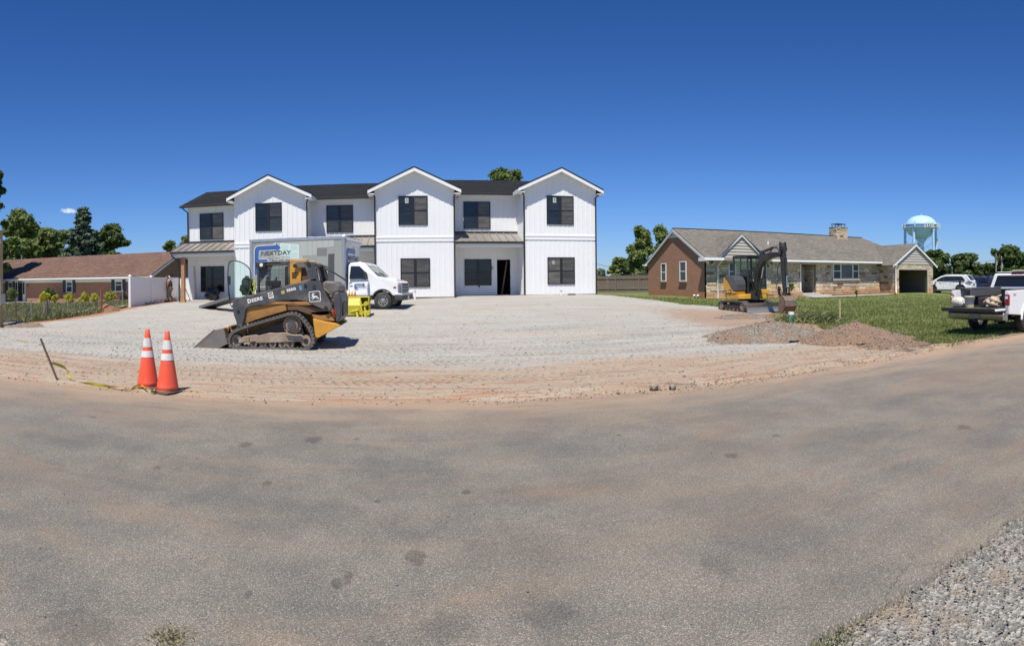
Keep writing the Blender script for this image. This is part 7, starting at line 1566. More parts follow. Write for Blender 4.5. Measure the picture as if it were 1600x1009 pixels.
# loading ramp behind the truck
p = GP(322, 481.5); q = QR(366, 470, 25.5); o = thing('loading_ramp', 'grey aluminium ramp sloping from the gravel up to the truck', 'ramp', p); d = Vector((q.x, q.y, q.z))-p; a = math.atan2(d.y, d.x)
o.rotation_euler = (0, -math.atan2(d.z+.06, math.hypot(d.x, d.y)), a); LR = d.length+.6
b = MB(); b.box(0, LR, -.36, .36, 0, .035); b.build('deck', mat('ramp_grey', (.19, .19, .19), .6, .4, var=.15), o); 
for y in (-.38, .36): b = MB(); b.box(0, LR, y, y+.02, -.02, .12); b.build('side_rail', mat('ramp_grey', (.19, .19, .19), .6, .4, var=.15), o)
b = MB(); b.box(-.12, .02, -.36, .36, 0, .03); b.build('lip', mat('ramp_lip_yellow', (.45, .42, .12), .6), o)

# =====================================================================  YELLOW SNOW PUSHER AND ORANGE ROLL
M_LIME = mat('sulphur_yellow_paint', (.50, .44, .03), .4, var=.06, dirt=(.4, .36, .08), dirt_amt=.3)
g = GP(573, 496.5); py_ = g.y+.1; pl_ = thing('blade_attachment', 'bright sulphur yellow machine attachment on the ground in front of the truck', 'machine attachment', (g.x, py_, g.z), world=True)
def pq(px, py, dy=0.0): q = Q(px, py, py_+dy); return (q.x, q.z)
xa = pq(520, 480)[0]; xb = pq(576.5, 480)[0]; zt_ = pq(560, 463.5)[1]; zb_ = g.z+.06
b = MB(); cv_ = [(py_+.75+.25*math.cos(t_)-.25, zb_+(zt_-zb_)*(.5+.5*math.sin(t_))) for t_ in np.linspace(-1.45, 1.45, 9)]
ins = [(y-.03, z) for y, z in cv_[::-1]]; b.prism(cv_+ins, 'x', xa, xb-.03); b.build('moldboard', M_LIME, pl_)
b = MB(); b.prism([(py_+.06, zb_+.02), (py_+.30, zb_), (py_+.30, zt_-.05), (py_+.16, zt_-.05), (py_+.02, zb_+(zt_-zb_)*.55)], 'x', xa, pq(563, 480)[0]); b.build('front_panel', M_LIME, pl_, .01)
b = MB(); b.box(xa, xb, py_+.25, py_+.85, zt_-.05, zt_); b.build('top_rail', M_LIME, pl_, .015)
b = MB(); b.box(xb-.04, xb, py_+.1, py_+.85, zb_, zt_-.05); b.build('end_plate', M_LIME, pl_, .01); b = MB(); b.box(xa, xa+.04, py_+.1, py_+.85, zb_, zt_-.05); b.build('end_plate', M_LIME, pl_, .01)
for px in (548, 560, 569): x = pq(px, 480)[0]; b = MB(); b.prism([(py_+.35, zb_+.1), (py_+.7, zb_), (py_+.7, zt_-.06), (py_+.45, zt_-.1)], 'x', x, x+.025); b.build('rib', M_LIME, pl_)
for (A, C_, r_) in (((545, 488), (561, 484), .035), ((556, 482), (559, 497), .05), ((563, 470), (566, 496), .04), ((570, 474), (571, 498), .05), ((562, 489), (578, 486), .04), ((562, 478), (577, 474), .035)):
    a1_, c1_ = pq(*A), pq(*C_); b = MB(); b.cyl((a1_[0], py_+.08, max(a1_[1], zb_)), (c1_[0], py_-.02, max(c1_[1], g.z+.03)), r_, n=8); b.build('frame_tube', M_LIME, pl_)
for px, py in ((572, 474), (575, 489), (565, 489)): x, z = pq(px, py); b = MB(); b.cyl((x, py_-.06, z), (x, py_+.06, z), .085, n=12); b.build('pivot_boss', M_LIME, pl_)
x, z = pq(547, 473); b = MB(); b.box(x-.1, x+.08, py_+.2, py_+.24, z-.09, z+.1); b.build('decal', M_WHT, pl_)
o = thing('barrier_roll', 'roll of orange and white striped barrier resting on the yellow attachment', 'barrier', (pq(545, 463)[0], py_+.5, zt_+.001), world=True)
for k in range(7):
    x = pq(538.5+k*2.2, 460)[0]; b = MB(); b.cyl((x, py_+.5, zt_+.11), (x+.052, py_+.5, zt_+.11), .115, n=10); b.build('stripe', mat('orange_mesh', (.75, .2, .06), .6) if k % 2 == 0 else M_WHT, o)
# =====================================================================  MINI EXCAVATOR
EO = at(1166, 26.5); EO.z = .20
ex = thing('mini_excavator', 'compact yellow and black excavator with its bucket resting at the lawn edge', 'excavator', EO, -math.pi/2)   # local x forward, y left
M_EXY = mat('excavator_yellow', (.66, .36, .04), .42, var=.08, dirt=(.35, .2, .08), dirt_amt=.4); M_EXK = mat('excavator_black', (.028, .029, .032), .4, var=.15, dirt=(.10, .085, .07), dirt_amt=.3)
M_EXG = mat('hood_charcoal', (.065, .068, .075), .35, var=.06, coat=.2)
lp = [(-.98, .0), (-.5, .0), (.5, .0), (.98, .0), (1.12, .12), (1.12, .34), (.98, .46), (.4, .48), (-.4, .48), (-.98, .46), (-1.12, .34), (-1.12, .12)]
for (a, c, so_) in ((-.85, -.55, -1), (.55, .85, 1)):
    belt(ex, [(x, z+.03) for x, z in lp], a, c, .035, 44, M_TRK, .05, .022)
    b = MB(); b.prism([(-.85, .16), (.8, .16), (.85, .34), (-.85, .34)], 'y', a+.05, c-.05); b.build('track_frame', M_EXK, ex, .01)
    for x in (-.88, .88):
        b = MB(); b.cyl((x, a+.03, .27), (x, c-.03, .27), .17, n=18); w = b.build('sprocket' if x < 0 else 'idler', M_MUD, ex, .01)
    for x in (-.5, -.18, .15, .48): b = MB(); b.cyl((x, a+.05, .14), (x, c-.05, .14), .075, n=12); b.build('roller', M_MUD, ex)
b = MB(); b.box(-.6, .6, -.56, .56, .22, .46); b.box(-.45, .45, -.45, .45, .46, .52); b.build('car_body', M_EXK, ex, .02)
b = MB(); b.cyl((0, 0, .50), (0, 0, .60), .40, n=24); b.build('turntable', M_EXK, ex)
bl = [(1.36+.10*(1-math.cos(t_)), .24+.21*math.sin(t_)) for t_ in np.linspace(-1.35, 1.35, 9)]
b = MB(); b.prism([(x, z) for x, z in bl]+[(x-.02, z) for x, z in bl[::-1]], 'y', -.87, .87); bo = b.build('dozer_blade', mat('polished_blade_steel', (.36, .34, .32), .38, .6, var=.2, dirt=(.4, .3, .22), dirt_amt=.4), ex)
b = MB(); b.box(1.37, 1.40, -.87, .87, .425, .45); b.box(1.42, 1.45, -.87, .87, .01, .05); b.build('blade_edge', M_STL, bo)
for y in (-.45, .37): b = MB(); b.prism([(.5, .22), (1.36, .12), (1.36, .3), (.5, .34)], 'y', y, y+.08); b.build('blade_arm', M_EXK, ex)
# upper structure
b = MB(); b.prism([(-.95, -.3), (-.80, -.62), (-.45, -.78), (.55, -.78), (.75, -.6), (.75, .6), (.6, .78), (-.45, .78), (-.80, .62), (-.95, .3)], 'z', .60, .82); b.build('deck', M_EXY, ex, .02)
b = MB(); b.prism([(-.99, -.3), (-.84, -.65), (-.5, -.80), (-.5, .80), (-.84, .65), (-.99, .3)], 'z', .64, 1.42); b.build('counterweight', M_EXY, ex, .05, seg=2)
sd_ = [(-.72, .83), (.36, .83), (.40, .93), (.16, .97), (-.02, 1.08), (-.2, 1.28), (-.40, 1.46), (-.62, 1.56), (-.72, 1.56)]
b = MB(); b.prism(sd_, 'y', -.80, -.30); sp_ = b.build('side_panel', M_EXY, ex, .03, seg=2)
hd_ = [(.42, .96), (.42, 1.25), (.34, 1.46), (.16, 1.6), (-.1, 1.66), (-.55, 1.64), (-.62, 1.57), (-.40, 1.475), (-.2, 1.295), (-.02, 1.095), (.16, .985)]
b = MB(); b.prism(hd_, 'y', -.815, -.28); b.build('engine_hood', M_EXG, ex, .04, seg=3)
for (x, z, w, h, m) in ((-.14, .93, .22, .17, M_INK), (-.56, .90, .24, .14, M_INK)):
    b = MB(); b.box(x-w/2, x+w/2, -.806, -.801, z-h/2, z+h/2); b.build('emblem_patch', m, sp_)
    b = MB(); b.box(x-w*.3, x+w*.25, -.809, -.807, z-h*.18, z+h*.15); b.build('emblem', M_WHT, sp_)
# cab
CX0, CX1, CY0_, CY1_, CZ0, CZ1 = -.70, .52, -.24, .74, .84, 2.48
def post(p, q, w=.07, nm='cab_post', m=M_EXK):
    p = Vector(p); q = Vector(q); d = q-p; b = MB(); b.cbox(p+d*.5, (w, w, d.length), d.to_track_quat('Z', 'Y').to_matrix()); return b.build(nm, m, ex, .008)
for y in (CY0_, CY1_):
    post((CX0, y, CZ0), (CX0, y, CZ1)); post((CX1, y, CZ0), (CX1-.04, y, CZ1)); post((CX0, y, CZ1), (CX1-.04, y, CZ1)); post((CX0, y, 1.62 if y < 0 else 1.2), (CX1, y, 1.62 if y < 0 else 1.2), .06); post((-.1, y, 1.62 if y < 0 else CZ0), (-.1, y, CZ1), .05)
for z in (CZ1, .90): post((CX1-.02, CY0_, z), (CX1-.02, CY1_, z)); post((CX0, CY0_, z), (CX0, CY1_, z))
post((CX1-.01, .22, .9), (CX1-.02, .22, CZ1), .045)
b = MB(); b.box(CX0-.05, CX1+.08, CY0_-.05, CY1_+.05, CZ1+.02, CZ1+.10); b.build('cab_roof', M_EXK, ex, .03)
b = MB(); b.box(CX0+.04, CX1-.04, CY0_+.01, CY0_+.02, 1.66, CZ1-.04); b.build('side_glass', M_CLR, ex)
b = MB(); b.box(CX0+.04, CX1-.04, CY1_-.02, CY1_-.01, 1.24, CZ1-.04); b.build('side_glass', M_CLR, ex)
b = MB(); b.box(CX0+.0, CX0+.01, CY0_+.04, CY1_-.04, 1.3, CZ1-.04); b.build('rear_glass', M_CLR, ex)
b = MB(); b.box(CX1-.03, CX1-.02, .25, CY1_-.04, 1.2, CZ1-.04); b.build('windscreen', M_CLR, ex)
b = MB(); b.box(CX0, CX1, CY0_, CY1_, CZ0-.02, CZ0+.04); b.box(CX0+.02, CX0+.5, CY0_+.05, CY1_-.05, CZ0+.04, 1.25); b.build('cab_floor', M_EXK, ex)
b = MB(); b.box(-.45, .05, .02, .5, 1.2, 1.34); b.box(-.5, -.38, .04, .48, 1.34, 1.95); b.build('seat', mat('black_vinyl_seat', (.03, .03, .032), .6), ex, .05, seg=2)
for y in (-.05, .56): b = MB(); b.tube([(.15, y, 1.2), (.18, y, 1.45), (.16, y, 1.6)], .02, 6); b.box(-.1, .2, y-.05, y+.05, 1.12, 1.22); b.build('control_lever', M_BK, ex)
b = MB(); b.box(.53, .76, .3, .76, .82, 1.02); b.build('step_box', M_EXY, ex, .02)
# swing post, boom, stick, bucket
by = -.10
b = MB(); b.box(.72, 1.02, by-.16, by+.16, .55, .98); b.build('swing_post', M_EXK, ex, .03)
def limb(name, pts, w, y0, y1, m=M_EXK, parent=ex, bev=.015):
    """box section limb along pts=[(x,z,half height)]"""
    up = []; dn = []
    for i, (x, z, h) in enumerate(pts):
        a = Vector(pts[max(i-1, 0)][:2]); c = Vector(pts[min(i+1, len(pts)-1)][:2]); d = (c-a).normalized(); nn = Vector((-d.y, d.x)); up.append((x+nn.x*h, z+nn.y*h)); dn.append((x-nn.x*h, z-nn.y*h))
    b = MB(); b.prism(up+dn[::-1], 'y', y0, y1); return b.build(name, m, parent, bev)
boom = limb('boom', [(.98, .84, .09), (1.02, 1.3, .12), (1.10, 1.72, .14), (1.30, 2.12, .16), (1.60, 2.38, .16), (2.1, 2.50, .13), (2.62, 2.52, .09), (2.82, 2.50, .07)], .2, by-.11, by+.11)
stick = limb('stick', [(2.90, 2.98, .04), (2.94, 2.78, .13), (2.96, 2.5, .14), (3.02, 1.9, .11), (3.06, 1.2, .085), (3.10, .78, .06)], .2, by-.08, by+.08)
for s_ in (-1, 1): b = MB(); y = by+s_*.12; b.prism([(2.72, 2.40), (2.9, 2.40), (3.08, 2.72), (3.0, 3.02), (2.86, 3.02), (2.86, 2.7)], 'y', y-.012, y+.012); b.build('stick_ear', M_EXK, stick, .005)
def ram(p, q, r1, r2, f=.58, y=by, parent=ex):
    p = Vector((p[0], y, p[1])); q = Vector((q[0], y, q[1])); m_ = p.lerp(q, f); b = MB(); b.cyl(p, m_, r1, n=12); o = b.build('cylinder', M_EXK, parent); b = MB(); b.cyl(m_, q, r2, n=10); b.build('piston_rod', M_CHR, o)
ram((1.45, 2.66), (2.84, 2.95), .06, .03, .62); ram((1.16, .80), (1.52, 2.02), .055, .03, .6); ram((3.16, 2.35), (3.22, 1.12), .05, .025, .6)
b = MB(); b.prism([(1.30, 2.28), (1.6, 2.55), (1.56, 2.72), (1.38, 2.72), (1.25, 2.4)], 'y', by-.06, by+.06); b.build('boom_bracket', M_EXK, boom, .008)
for s_ in (-1, 1): b = MB(); y = by+s_*.09; b.cyl((3.06, y, 1.12), (3.24, y, 1.10), .03, n=8); b.cyl((3.24, y, 1.10), (3.22, y, .82), .03, n=8); b.build('bucket_link', M_EXK, ex)
for k, (x0_, x1_, z0_, z1_, bow) in enumerate(((1.12, 1.36, 1.1, 2.2, .12), (1.0, 1.3, .95, 2.0, .22), (2.2, 2.95, 2.63, 2.72, .16), (2.3, 2.98, 2.63, 2.55, .24), (2.98, 2.86, 2.2, 1.5, .14), (3.0, 2.86, 1.55, .9, .2))):
    b = MB(); y = by-.14-.02*(k % 2); mx_, mz_ = (x0_+x1_)/2, (z0_+z1_)/2; d = Vector((x1_-x0_, z1_-z0_)).normalized(); nn = Vector((-d.y, d.x)) if k in (0, 1, 2, 3) else Vector((d.y, -d.x)) if False else Vector((-d.y, d.x))*-1
    b.tube([(x0_, y, z0_), (x0_*.7+x1_*.3+nn.x*bow*.8, y-.03, z0_*.7+z1_*.3+nn.y*bow*.8), (x0_*.3+x1_*.7+nn.x*bow*.8, y-.03, z0_*.3+z1_*.7+nn.y*bow*.8), (x1_, y, z1_)], .017, 6); b.build('hose', M_BK, ex)
b = MB(); b.tube([(2.98, by-.12, 1.0), (2.78, by-.1, 1.15), (2.74, by-.05, .9), (2.86, by, .55), (2.92, by, .40)], .035, 6, rad=[.03, .05, .05, .04, .02]); b.build('thumb', M_EXK, ex)
bkp = [(3.12, .80), (3.30, .78), (3.46, .60), (3.48, .36), (3.36, .14), (3.16, .03), (2.96, .02)]
b = MB(); P = bkp; 
for i in range(len(P)-1):
    d = (Vector(P[i+1])-Vector(P[i])); nn = Vector((d.y, -d.x)).normalized()*.02; b.prism([P[i], P[i+1], tuple(Vector(P[i+1])+nn), tuple(Vector(P[i])+nn)], 'y', by-.30, by+.30)
exb = b.build('bucket', mat('rusty_bucket_steel', (.22, .165, .13), .6, .4, var=.25, dirt=(.35, .22, .14), dirt_amt=.6), ex)
for y in (by-.30, by+.28): b = MB(); b.prism(bkp+[(2.98, .10), (3.02, .45)], 'y', y, y+.02); b.build('side_plate', exb.data.materials[0], exb, .003)
for k in range(5): b = MB(); y = by-.28+k*.13; b.prism([(2.80, .0), (2.98, .0), (2.98, .05)], 'y', y, y+.05); b.build('tooth', M_STL, exb)
for y in (by-.13, by+.11): b = MB(); b.prism([(3.02, .72), (3.3, .76), (3.3, .92), (3.06, .9)], 'y', y, y+.02); b.build('bucket_ear', M_EXK, exb)

# =====================================================================  PICKUP
PO = Vector((14.0, 8.32, 0.0)); pk = thing('pickup_truck', 'white crew cab pickup at the road edge with lowered tailgate and loaded bed', 'pickup truck', PO)
PWd = 2.03; ax_ = 1.30; AR = .50
side = [(.10, .62), (.06, 1.02), (.09, 1.30), (2.16, 1.31), (2.16, .58)]
arch_ = [(ax_+AR*math.cos(t_), max(.56, .42+AR*math.sin(t_))) for t_ in np.linspace(.28, math.pi-.28, 10)]
for s_, (y0, y1) in enumerate(((0.0, .14), (PWd-.14, PWd))):
    b = MB(); b.prism(side+arch_, 'y', y0, y1); bs = b.build('bedside', M_WP, pk, .02, seg=2)
    yo = (y0-.05, y0+.01) if s_ == 0 else (y1-.01, y1+.05)
    b = MB(); b.prism([(ax_+(AR+.07)*math.cos(t_), .42+(AR+.07)*math.sin(t_)) for t_ in np.linspace(0, math.pi, 14)]+[(ax_+(AR-.01)*math.cos(t_), .42+(AR-.01)*math.sin(t_)) for t_ in np.linspace(math.pi, 0, 14)], 'y', *yo); b.build('wheel_flare', M_WP, bs, .02)
    b = MB(); b.box(.045, .13, y0-.006 if s_ == 0 else y1-.12, y0+.12 if s_ == 0 else y1+.006, .87, 1.19); tl = b.build('tail_light', mat('deep_red_lens', (.26, .008, .012), .2), pk, .012)
    b = MB(); b.box(.035, .045, y0+.02 if s_ == 0 else y1-.10, y0+.10 if s_ == 0 else y1-.02, 1.06, 1.14); b.build('reverse_lens', M_WHT, tl)
    b = MB(); b.box(.1, 2.16, y0+.02, y1-.02, 1.311, 1.33); b.build('rail_cap', M_BK, bs)
    wheel(pk, ax_, .17 if s_ == 0 else PWd-.17, .42, .42, .28, M_CHR, -1 if s_ == 0 else 1); wheel(pk, 5.25, .17 if s_ == 0 else PWd-.17, .42, .42, .28, M_CHR, -1 if s_ == 0 else 1)
text('lettering', 'FX4', .10, mat('red_decal', (.5, .03, .03), .5), pk, MF((.40, -.004, 1.17), (1, 0, 0), (0, 0, 1)), .001, shear=.3)
b = MB(); b.box(.08, 2.14, .141, PWd-.141, .76, .82); b.box(2.12, 2.16, .141, PWd-.141, .82, 1.30); b.build('bed_liner', M_BK, pk)
for y in (.141, PWd-.30): b = MB(); b.box(.95, 1.7, y, y+.16, .82, 1.05); b.build('wheel_well', M_BK, pk, .02)
b = MB(); b.box(-.50, .06, .10, PWd-.10, .72, .785); tg = b.build('tailgate', M_WP, pk, .015); b = MB(); b.box(-.48, .05, .14, PWd-.14, .786, .80); b.build('tailgate_liner', mat('scuffed_black_liner', (.04, .036, .033), .7, var=.3, dirt=(.25, .2, .15), dirt_amt=.6, dscale=6), tg)
b = MB(); b.box(-.545, -.50, .10, PWd-.10, .70, .80); b.build('tailgate_edge', M_BK, tg, .01)
b = MB(); b.prism([(-.14, .46), (.10, .42), (.10, .66), (-.12, .68), (-.17, .60)], 'y', .04, PWd-.04); rb = b.build('rear_bumper', mat('dull_chrome', (.42, .41, .38), .28, .85, var=.1, dirt=(.3, .26, .2), dirt_amt=.4), pk, .03, seg=2); b = MB(); b.box(-.172, -.10, .06, PWd-.06, .665, .70); b.build('bumper_pad', M_BK, rb)
b = MB(); b.box(-.185, -.172, PWd/2-.17, PWd/2+.17, .50, .63); b.build('number_plate', mat('grey_plate', (.25, .26, .28), .5), rb); b = MB(); b.box(-.20, -.1, PWd/2-.05, PWd/2+.05, .40, .46); b.build('tow_hitch', M_BK, rb)
b = MB(); b.cyl((ax_, .3, .42), (ax_, PWd-.3, .42), .06, n=10); b.ball((ax_, PWd/2, .42), .19, n=8); b.build('rear_axle', M_BK, pk); b = MB(); b.box(.1, 5.5, .5, .62, .5, .62); b.box(.1, 5.5, PWd-.62, PWd-.5, .5, .62); b.cyl((.05, .45, .42), (1.9, .45, .45), .045, n=8); b.build('chassis', M_BK, pk)
for y in (.42, PWd-.5): b = MB(); b.box(ax_-.04, ax_+.04, y, y+.08, .28, .6); b.build('shock_absorber', M_BK, pk)
pc = [(2.22, .58), (2.22, 1.34), (2.36, 1.78), (2.5, 1.86), (3.7, 1.86), (4.35, 1.36), (5.85, 1.28), (5.98, .6), (5.25+AR, .58), (5.25+.3, .90), (5.25-.3, .90), (5.25-AR, .58)]
ymp = PWd/2
def ptap(x, z): return 1.0-max(0, z-1.34)*.22
def tprism(pts, y0, y1, ymid, tap):
    b = MB(); n = len(pts); vs = [(x, ymid+(y-ymid)*tap(x, z), z) for y in (y0, y1) for x, z in pts]
    f = [tuple(range(n)), tuple(range(2*n-1, n-1, -1))]+[(i, n+i, n+(i+1) % n, (i+1) % n) for i in range(n)]
    ar = sum(pts[i][0]*pts[(i+1) % n][1]-pts[(i+1) % n][0]*pts[i][1] for i in range(n))
    if ar < 0: f = [q[::-1] for q in f]
    return b.add(vs, f)
pcb = tprism(pc, 0.02, PWd-.02, ymp, ptap).build('cab', M_WP, pk, .03, seg=2)
b = MB(); e = .012
def rearx(z): return 2.22+max(0, z-1.34)*(.14/.44)-e
b.add([(rearx(1.38), .18, 1.38), (rearx(1.38), PWd-.18, 1.38), (rearx(1.74), PWd-.26, 1.74), (rearx(1.74), .26, 1.74)], [(0, 3, 2, 1)]); b.build('rear_window', M_AG, pcb)
tprism([(2.42, 1.38), (2.5, 1.76), (3.66, 1.76), (4.15, 1.38)], .006, PWd-.006, ymp, ptap).build('side_window', M_AG, pcb)
b = MB(); b.box(2.42, 2.62, .75, 1.28, 1.87, 1.92); b.build('roof_beacon', mat('amber_grey_beacon', (.45, .42, .36), .4), pk, .02); b = MB(); b.box(2.355, 2.375, .78, 1.25, 1.79, 1.83); b.build('brake_lamp', mat('red_lens', (.5, .01, .015), .2), pcb)
b = MB(); b.tube([(3.9, 0, 1.4), (3.9, -.2, 1.42)], .02, 6); b.box(3.85, 3.95, -.36, -.16, 1.3, 1.6); b.build('wing_mirror', M_BK, pcb, .02)
M_TB = mat('grey_toolbox_metal', (.17, .17, .175), .45, .5, var=.12)
b = MB(); b.box(.35, 2.1, PWd-.55, PWd-.02, 1.335, 1.36); b.box(.35, 2.1, PWd-.54, PWd-.50, 1.10, 1.335); b.build('side_toolbox', M_TB, pk, .01)
for (x, y) in ((.45, PWd-.06), (2.05, PWd-.06), (2.05, .06)):
    b = MB(); b.box(x-.025, x+.025, y-.025, y+.025, 1.36, 1.86 if x > 1 else 1.72); b.build('rack_post', M_BK, pk, .005)
b = MB(); b.box(2.03, 2.08, .03, PWd-.03, 1.80, 1.84); b.build('rack_bar', M_BK, pk)
# load in the bed, each a thing of its own
def on(x, y, z): return PO+Vector((x, y, z))
o = thing('plastic_bucket', 'pale grey plastic bucket standing on the lowered tailgate', 'bucket', on(-.18, 1.18, .802))
b = MB(); b.lathe([(.125, 0), (.148, .30), (.155, .30), (.157, .33), (.145, .33), (.140, .28), (.12, .02)], n=24); b.build('pail', mat('bucket_plastic', (.52, .52, .52), .5, dirt=(.3, .26, .2), dirt_amt=.4), o); b = MB(); b.lathe([(.129, .02), (.133, .07)], n=24); lb_ = b.build('label_band', mat('yellow_label', (.60, .50, .12), .5), o); b = MB(); b.tube([(.157*math.cos(t_), .157*math.sin(t_), .30-.05*math.sin(abs(t_))) for t_ in np.linspace(-1.5, 1.5, 9)], .005, 5); b.build('handle', M_GREYP, o)
o = thing('drink_cooler', 'cream coloured cooler jug lying at the left side of the tailgate', 'cooler', on(-.15, 1.62, .802)); b = MB(); b.lathe([(.12, 0), (.15, .03), (.15, .30), (.13, .33), (.05, .34)], n=20, M=Matrix.Translation((0, .16, .15)) @ Matrix.Rotation(math.pi/2, 4, 'X')); b.build('jug', mat('cream_plastic', (.66, .62, .50), .5, dirt=(.35, .28, .18), dirt_amt=.4), o); b = MB(); b.cyl((0, -.20, .15), (0, -.17, .15), .10, n=16); b.build('lid', M_TRIM, o)
bag('cement_sack', tuple(on(.22, .62, .83)), .26, .30, mat('tan_sack', (.45, .36, .26), .85, var=.25, scale=8), 'crumpled tan sack in the pickup bed by the right tail light', 'sack')
for k, (y, a, m, lab) in enumerate(((.75, .28, M_LUM, 'light stick of wood lying across the pickup bed'), (.95, .42, mat('brown_stick', (.30, .17, .09), .8), 'brown stick lying under the lighter one in the pickup bed'), (.6, .15, M_LUM, 'short pale batten on top of the load behind the bucket'))):
    b = MB(); c = on(.35, y, .92+.09*k); b.cbox(c, (1.1-.15*k, .035, .03), Matrix.Rotation(a, 3, 'Z') @ Matrix.Rotation(-.12, 3, 'Y')); tag(b.build('wood_stick', m), lab, 'stick')
bag('black_sack', tuple(on(.75, .42, .82)), .22, .52, mat('black_plastic', (.012, .012, .013), .3), 'black rounded sack standing behind the right tail light in the bed', 'sack')
b = MB(); b.box(*[v for v in (PO.x+.5, PO.x+1.1, PO.y+.9, PO.y+1.35)], .82, 1.08); tag(b.build('tool_case', mat('dark_case', (.05, .05, .055), .6), None, .02), 'dark tool case in the middle of the pickup bed', 'case')

# =====================================================================  CARS BY THE GARAGE
def car(name, label, px, r, zc, yaw_, paint, L=4.48, Wd=1.85, Hh=1.64, zbase=None, group=None):
    g = at(px, r); g.z += .03; o = thing(name, label, 'car', g, yaw_, group); hl = L/2; fa, ra = hl-.86, -hl+.95; wr_ = .355; A = .41
    def arc(c): return [(c+A*math.cos(t_), max(.24, wr_+A*math.sin(t_))) for t_ in np.linspace(.0, math.pi, 9)]
    body = [(-hl, .42), (-hl-.0, .70), (-hl+.03, 1.02), (-hl+.12, 1.12), (-hl+.42, 1.50), (-hl+.62, Hh-.03), (-.9, Hh), (.1, Hh-.01), (.55, Hh-.11), (1.22, 1.12), (1.55, 1.04), (hl-.25, .88), (hl-.05, .72), (hl, .48), (hl-.05, .28)]+[(fa+A, .24)]+arc(fa)[1:-1]+[(fa-A, .24), (ra+A, .24)]+arc(ra)[1:-1]+[(ra-A, .24), (-hl+.12, .28)]
    ym_ = 0; tap = lambda x, z: (1.0-max(0, z-1.0)*.34)*(1-.10*max(0, (abs(x)-hl+.5)/.5)**2)
    b_ = tprism(body, -Wd/2, Wd/2, 0, tap).build('body', paint, o, .03, seg=2)
    gls = [(-1.62, 1.14), (-1.34, 1.45), (-1.1, Hh-.12), (.1, Hh-.11), (.50, Hh-.2), (1.02, 1.13), (.9, 1.06), (-1.5, 1.10)]
    tprism(gls, -Wd/2-.008, Wd/2+.008, 0, tap).build('side_window', M_AG, b_)
    for x in (-.62, .28): tprism([(x-.03, 1.08), (x-.03, Hh-.11), (x+.03, Hh-.11), (x+.03, 1.08)], -Wd/2-.013, Wd/2+.013, 0, tap).build('window_pillar', M_BK, b_)
    for x in (-.62, .30): tprism([(x, .36), (x, 1.05), (x+.012, 1.05), (x+.012, .36)], -Wd/2-.003, Wd/2+.003, 0, tap).build('door_seam', mat('seam_grey', (.3, .3, .31), .6), b_)
    for x in (-.45, .48): [MB().box(x, x+.16, y_, y_+.03, .93, .96).build('door_handle', paint, b_) for y_ in (-Wd/2-.02, Wd/2-.01)]
    b = MB(); b.add([(-hl+.14, -.62, 1.13), (-hl+.14, .62, 1.13), (-hl+.42, .54, 1.485), (-hl+.42, -.54, 1.485)], [(0, 3, 2, 1)]); bw = b.build('rear_window', M_AG, b_); bw.location = (-.022, 0, .015)
    b = MB(); b.add([(1.2, -.70, 1.14), (1.2, .70, 1.14), (.57, .60, Hh-.12), (.57, -.60, Hh-.12)], [(0, 1, 2, 3)]); w_ = b.build('windscreen', M_AG, b_); w_.location = (.015, 0, .02)
    b = MB(); b.prism([(-hl+.35, Hh-.02), (-hl+.72, Hh+.02), (-hl+.72, Hh-.05), (-hl+.35, Hh-.06)], 'y', -.6, .6); b.build('spoiler', paint, b_)
    M_CLAD = mat('grey_cladding', (.07, .07, .072), .6)
    for c in (fa, ra):
        for s_ in (-1, 1):
            y0, y1 = (s_*Wd/2-.015, s_*Wd/2+.015); b = MB(); b.prism([(c+(A+.07)*math.cos(t_), wr_+(A+.07)*math.sin(t_)) for t_ in np.linspace(0, math.pi, 12)]+[(c+(A-.01)*math.cos(t_), wr_+(A-.01)*math.sin(t_)) for t_ in np.linspace(math.pi, 0, 12)], 'y', y0, y1); b.build('wheel_arch', M_CLAD, b_)
            wheel(o, c, s_*(Wd/2-.13), wr_, wr_, .22, M_BK, s_, M_SILV, spokes=5)
    for s_ in (-1, 1): b = MB(); y = s_*Wd/2; b.box(ra+A+.05, fa-A-.05, y-.012, y+.012, .22, .36); b.build('sill', M_CLAD, b_)
    b = MB(); b.box(-hl-.03, -hl+.3, -Wd/2+.10, Wd/2-.10, .30, .50); b.build('rear_valance', M_CLAD, b_, .02); b = MB(); b.box(-hl-.014, -hl, -.26, .26, .72, .84); b.build('number_plate', M_BK, b_)
    for s_ in (-1, 1):
        b = MB(); b.prism([(-hl+.02, .92), (-hl+.05, 1.04), (-hl+.5, 1.06), (-hl+.32, .96)], 'y', s_*(Wd/2-.07), s_*(Wd/2-.01)); b.build('tail_light', mat('dark_red_lens', (.28, .012, .02), .2), b_)
        b = MB(); b.box(-hl-.012, -hl+.03, s_*Wd/2*.55 if s_ > 0 else -Wd/2+.08, s_*Wd/2-.08 if s_ > 0 else -Wd/2*.55, .92, 1.02); b.build('tail_light', mat('dark_red_lens', (.28, .012, .02), .2), b_)
        b = MB(); b.prism([(hl-.55, .80), (hl-.5, .90), (hl-.14, .82), (hl-.12, .72)], 'y', s_*(Wd/2-.16), s_*(Wd/2-.03)); b.build('headlight', mat('headlight_glass', (.42, .44, .45), .12, .3), b_)
        b = MB(); b.box(.88, 1.02, s_*Wd/2 if s_ > 0 else -Wd/2-.18, s_*Wd/2+.18 if s_ > 0 else -Wd/2, 1.04, 1.18); b.build('wing_mirror', paint, b_, .03)
        b = MB(); b.tube([(-1.5, s_*.62, Hh-.03), (-1.0, s_*.63, Hh+.035), (.1, s_*.63, Hh+.03), (.4, s_*.61, Hh-.05)], .016, 5); b.build('roof_rail', M_SILV, b_)
    return o
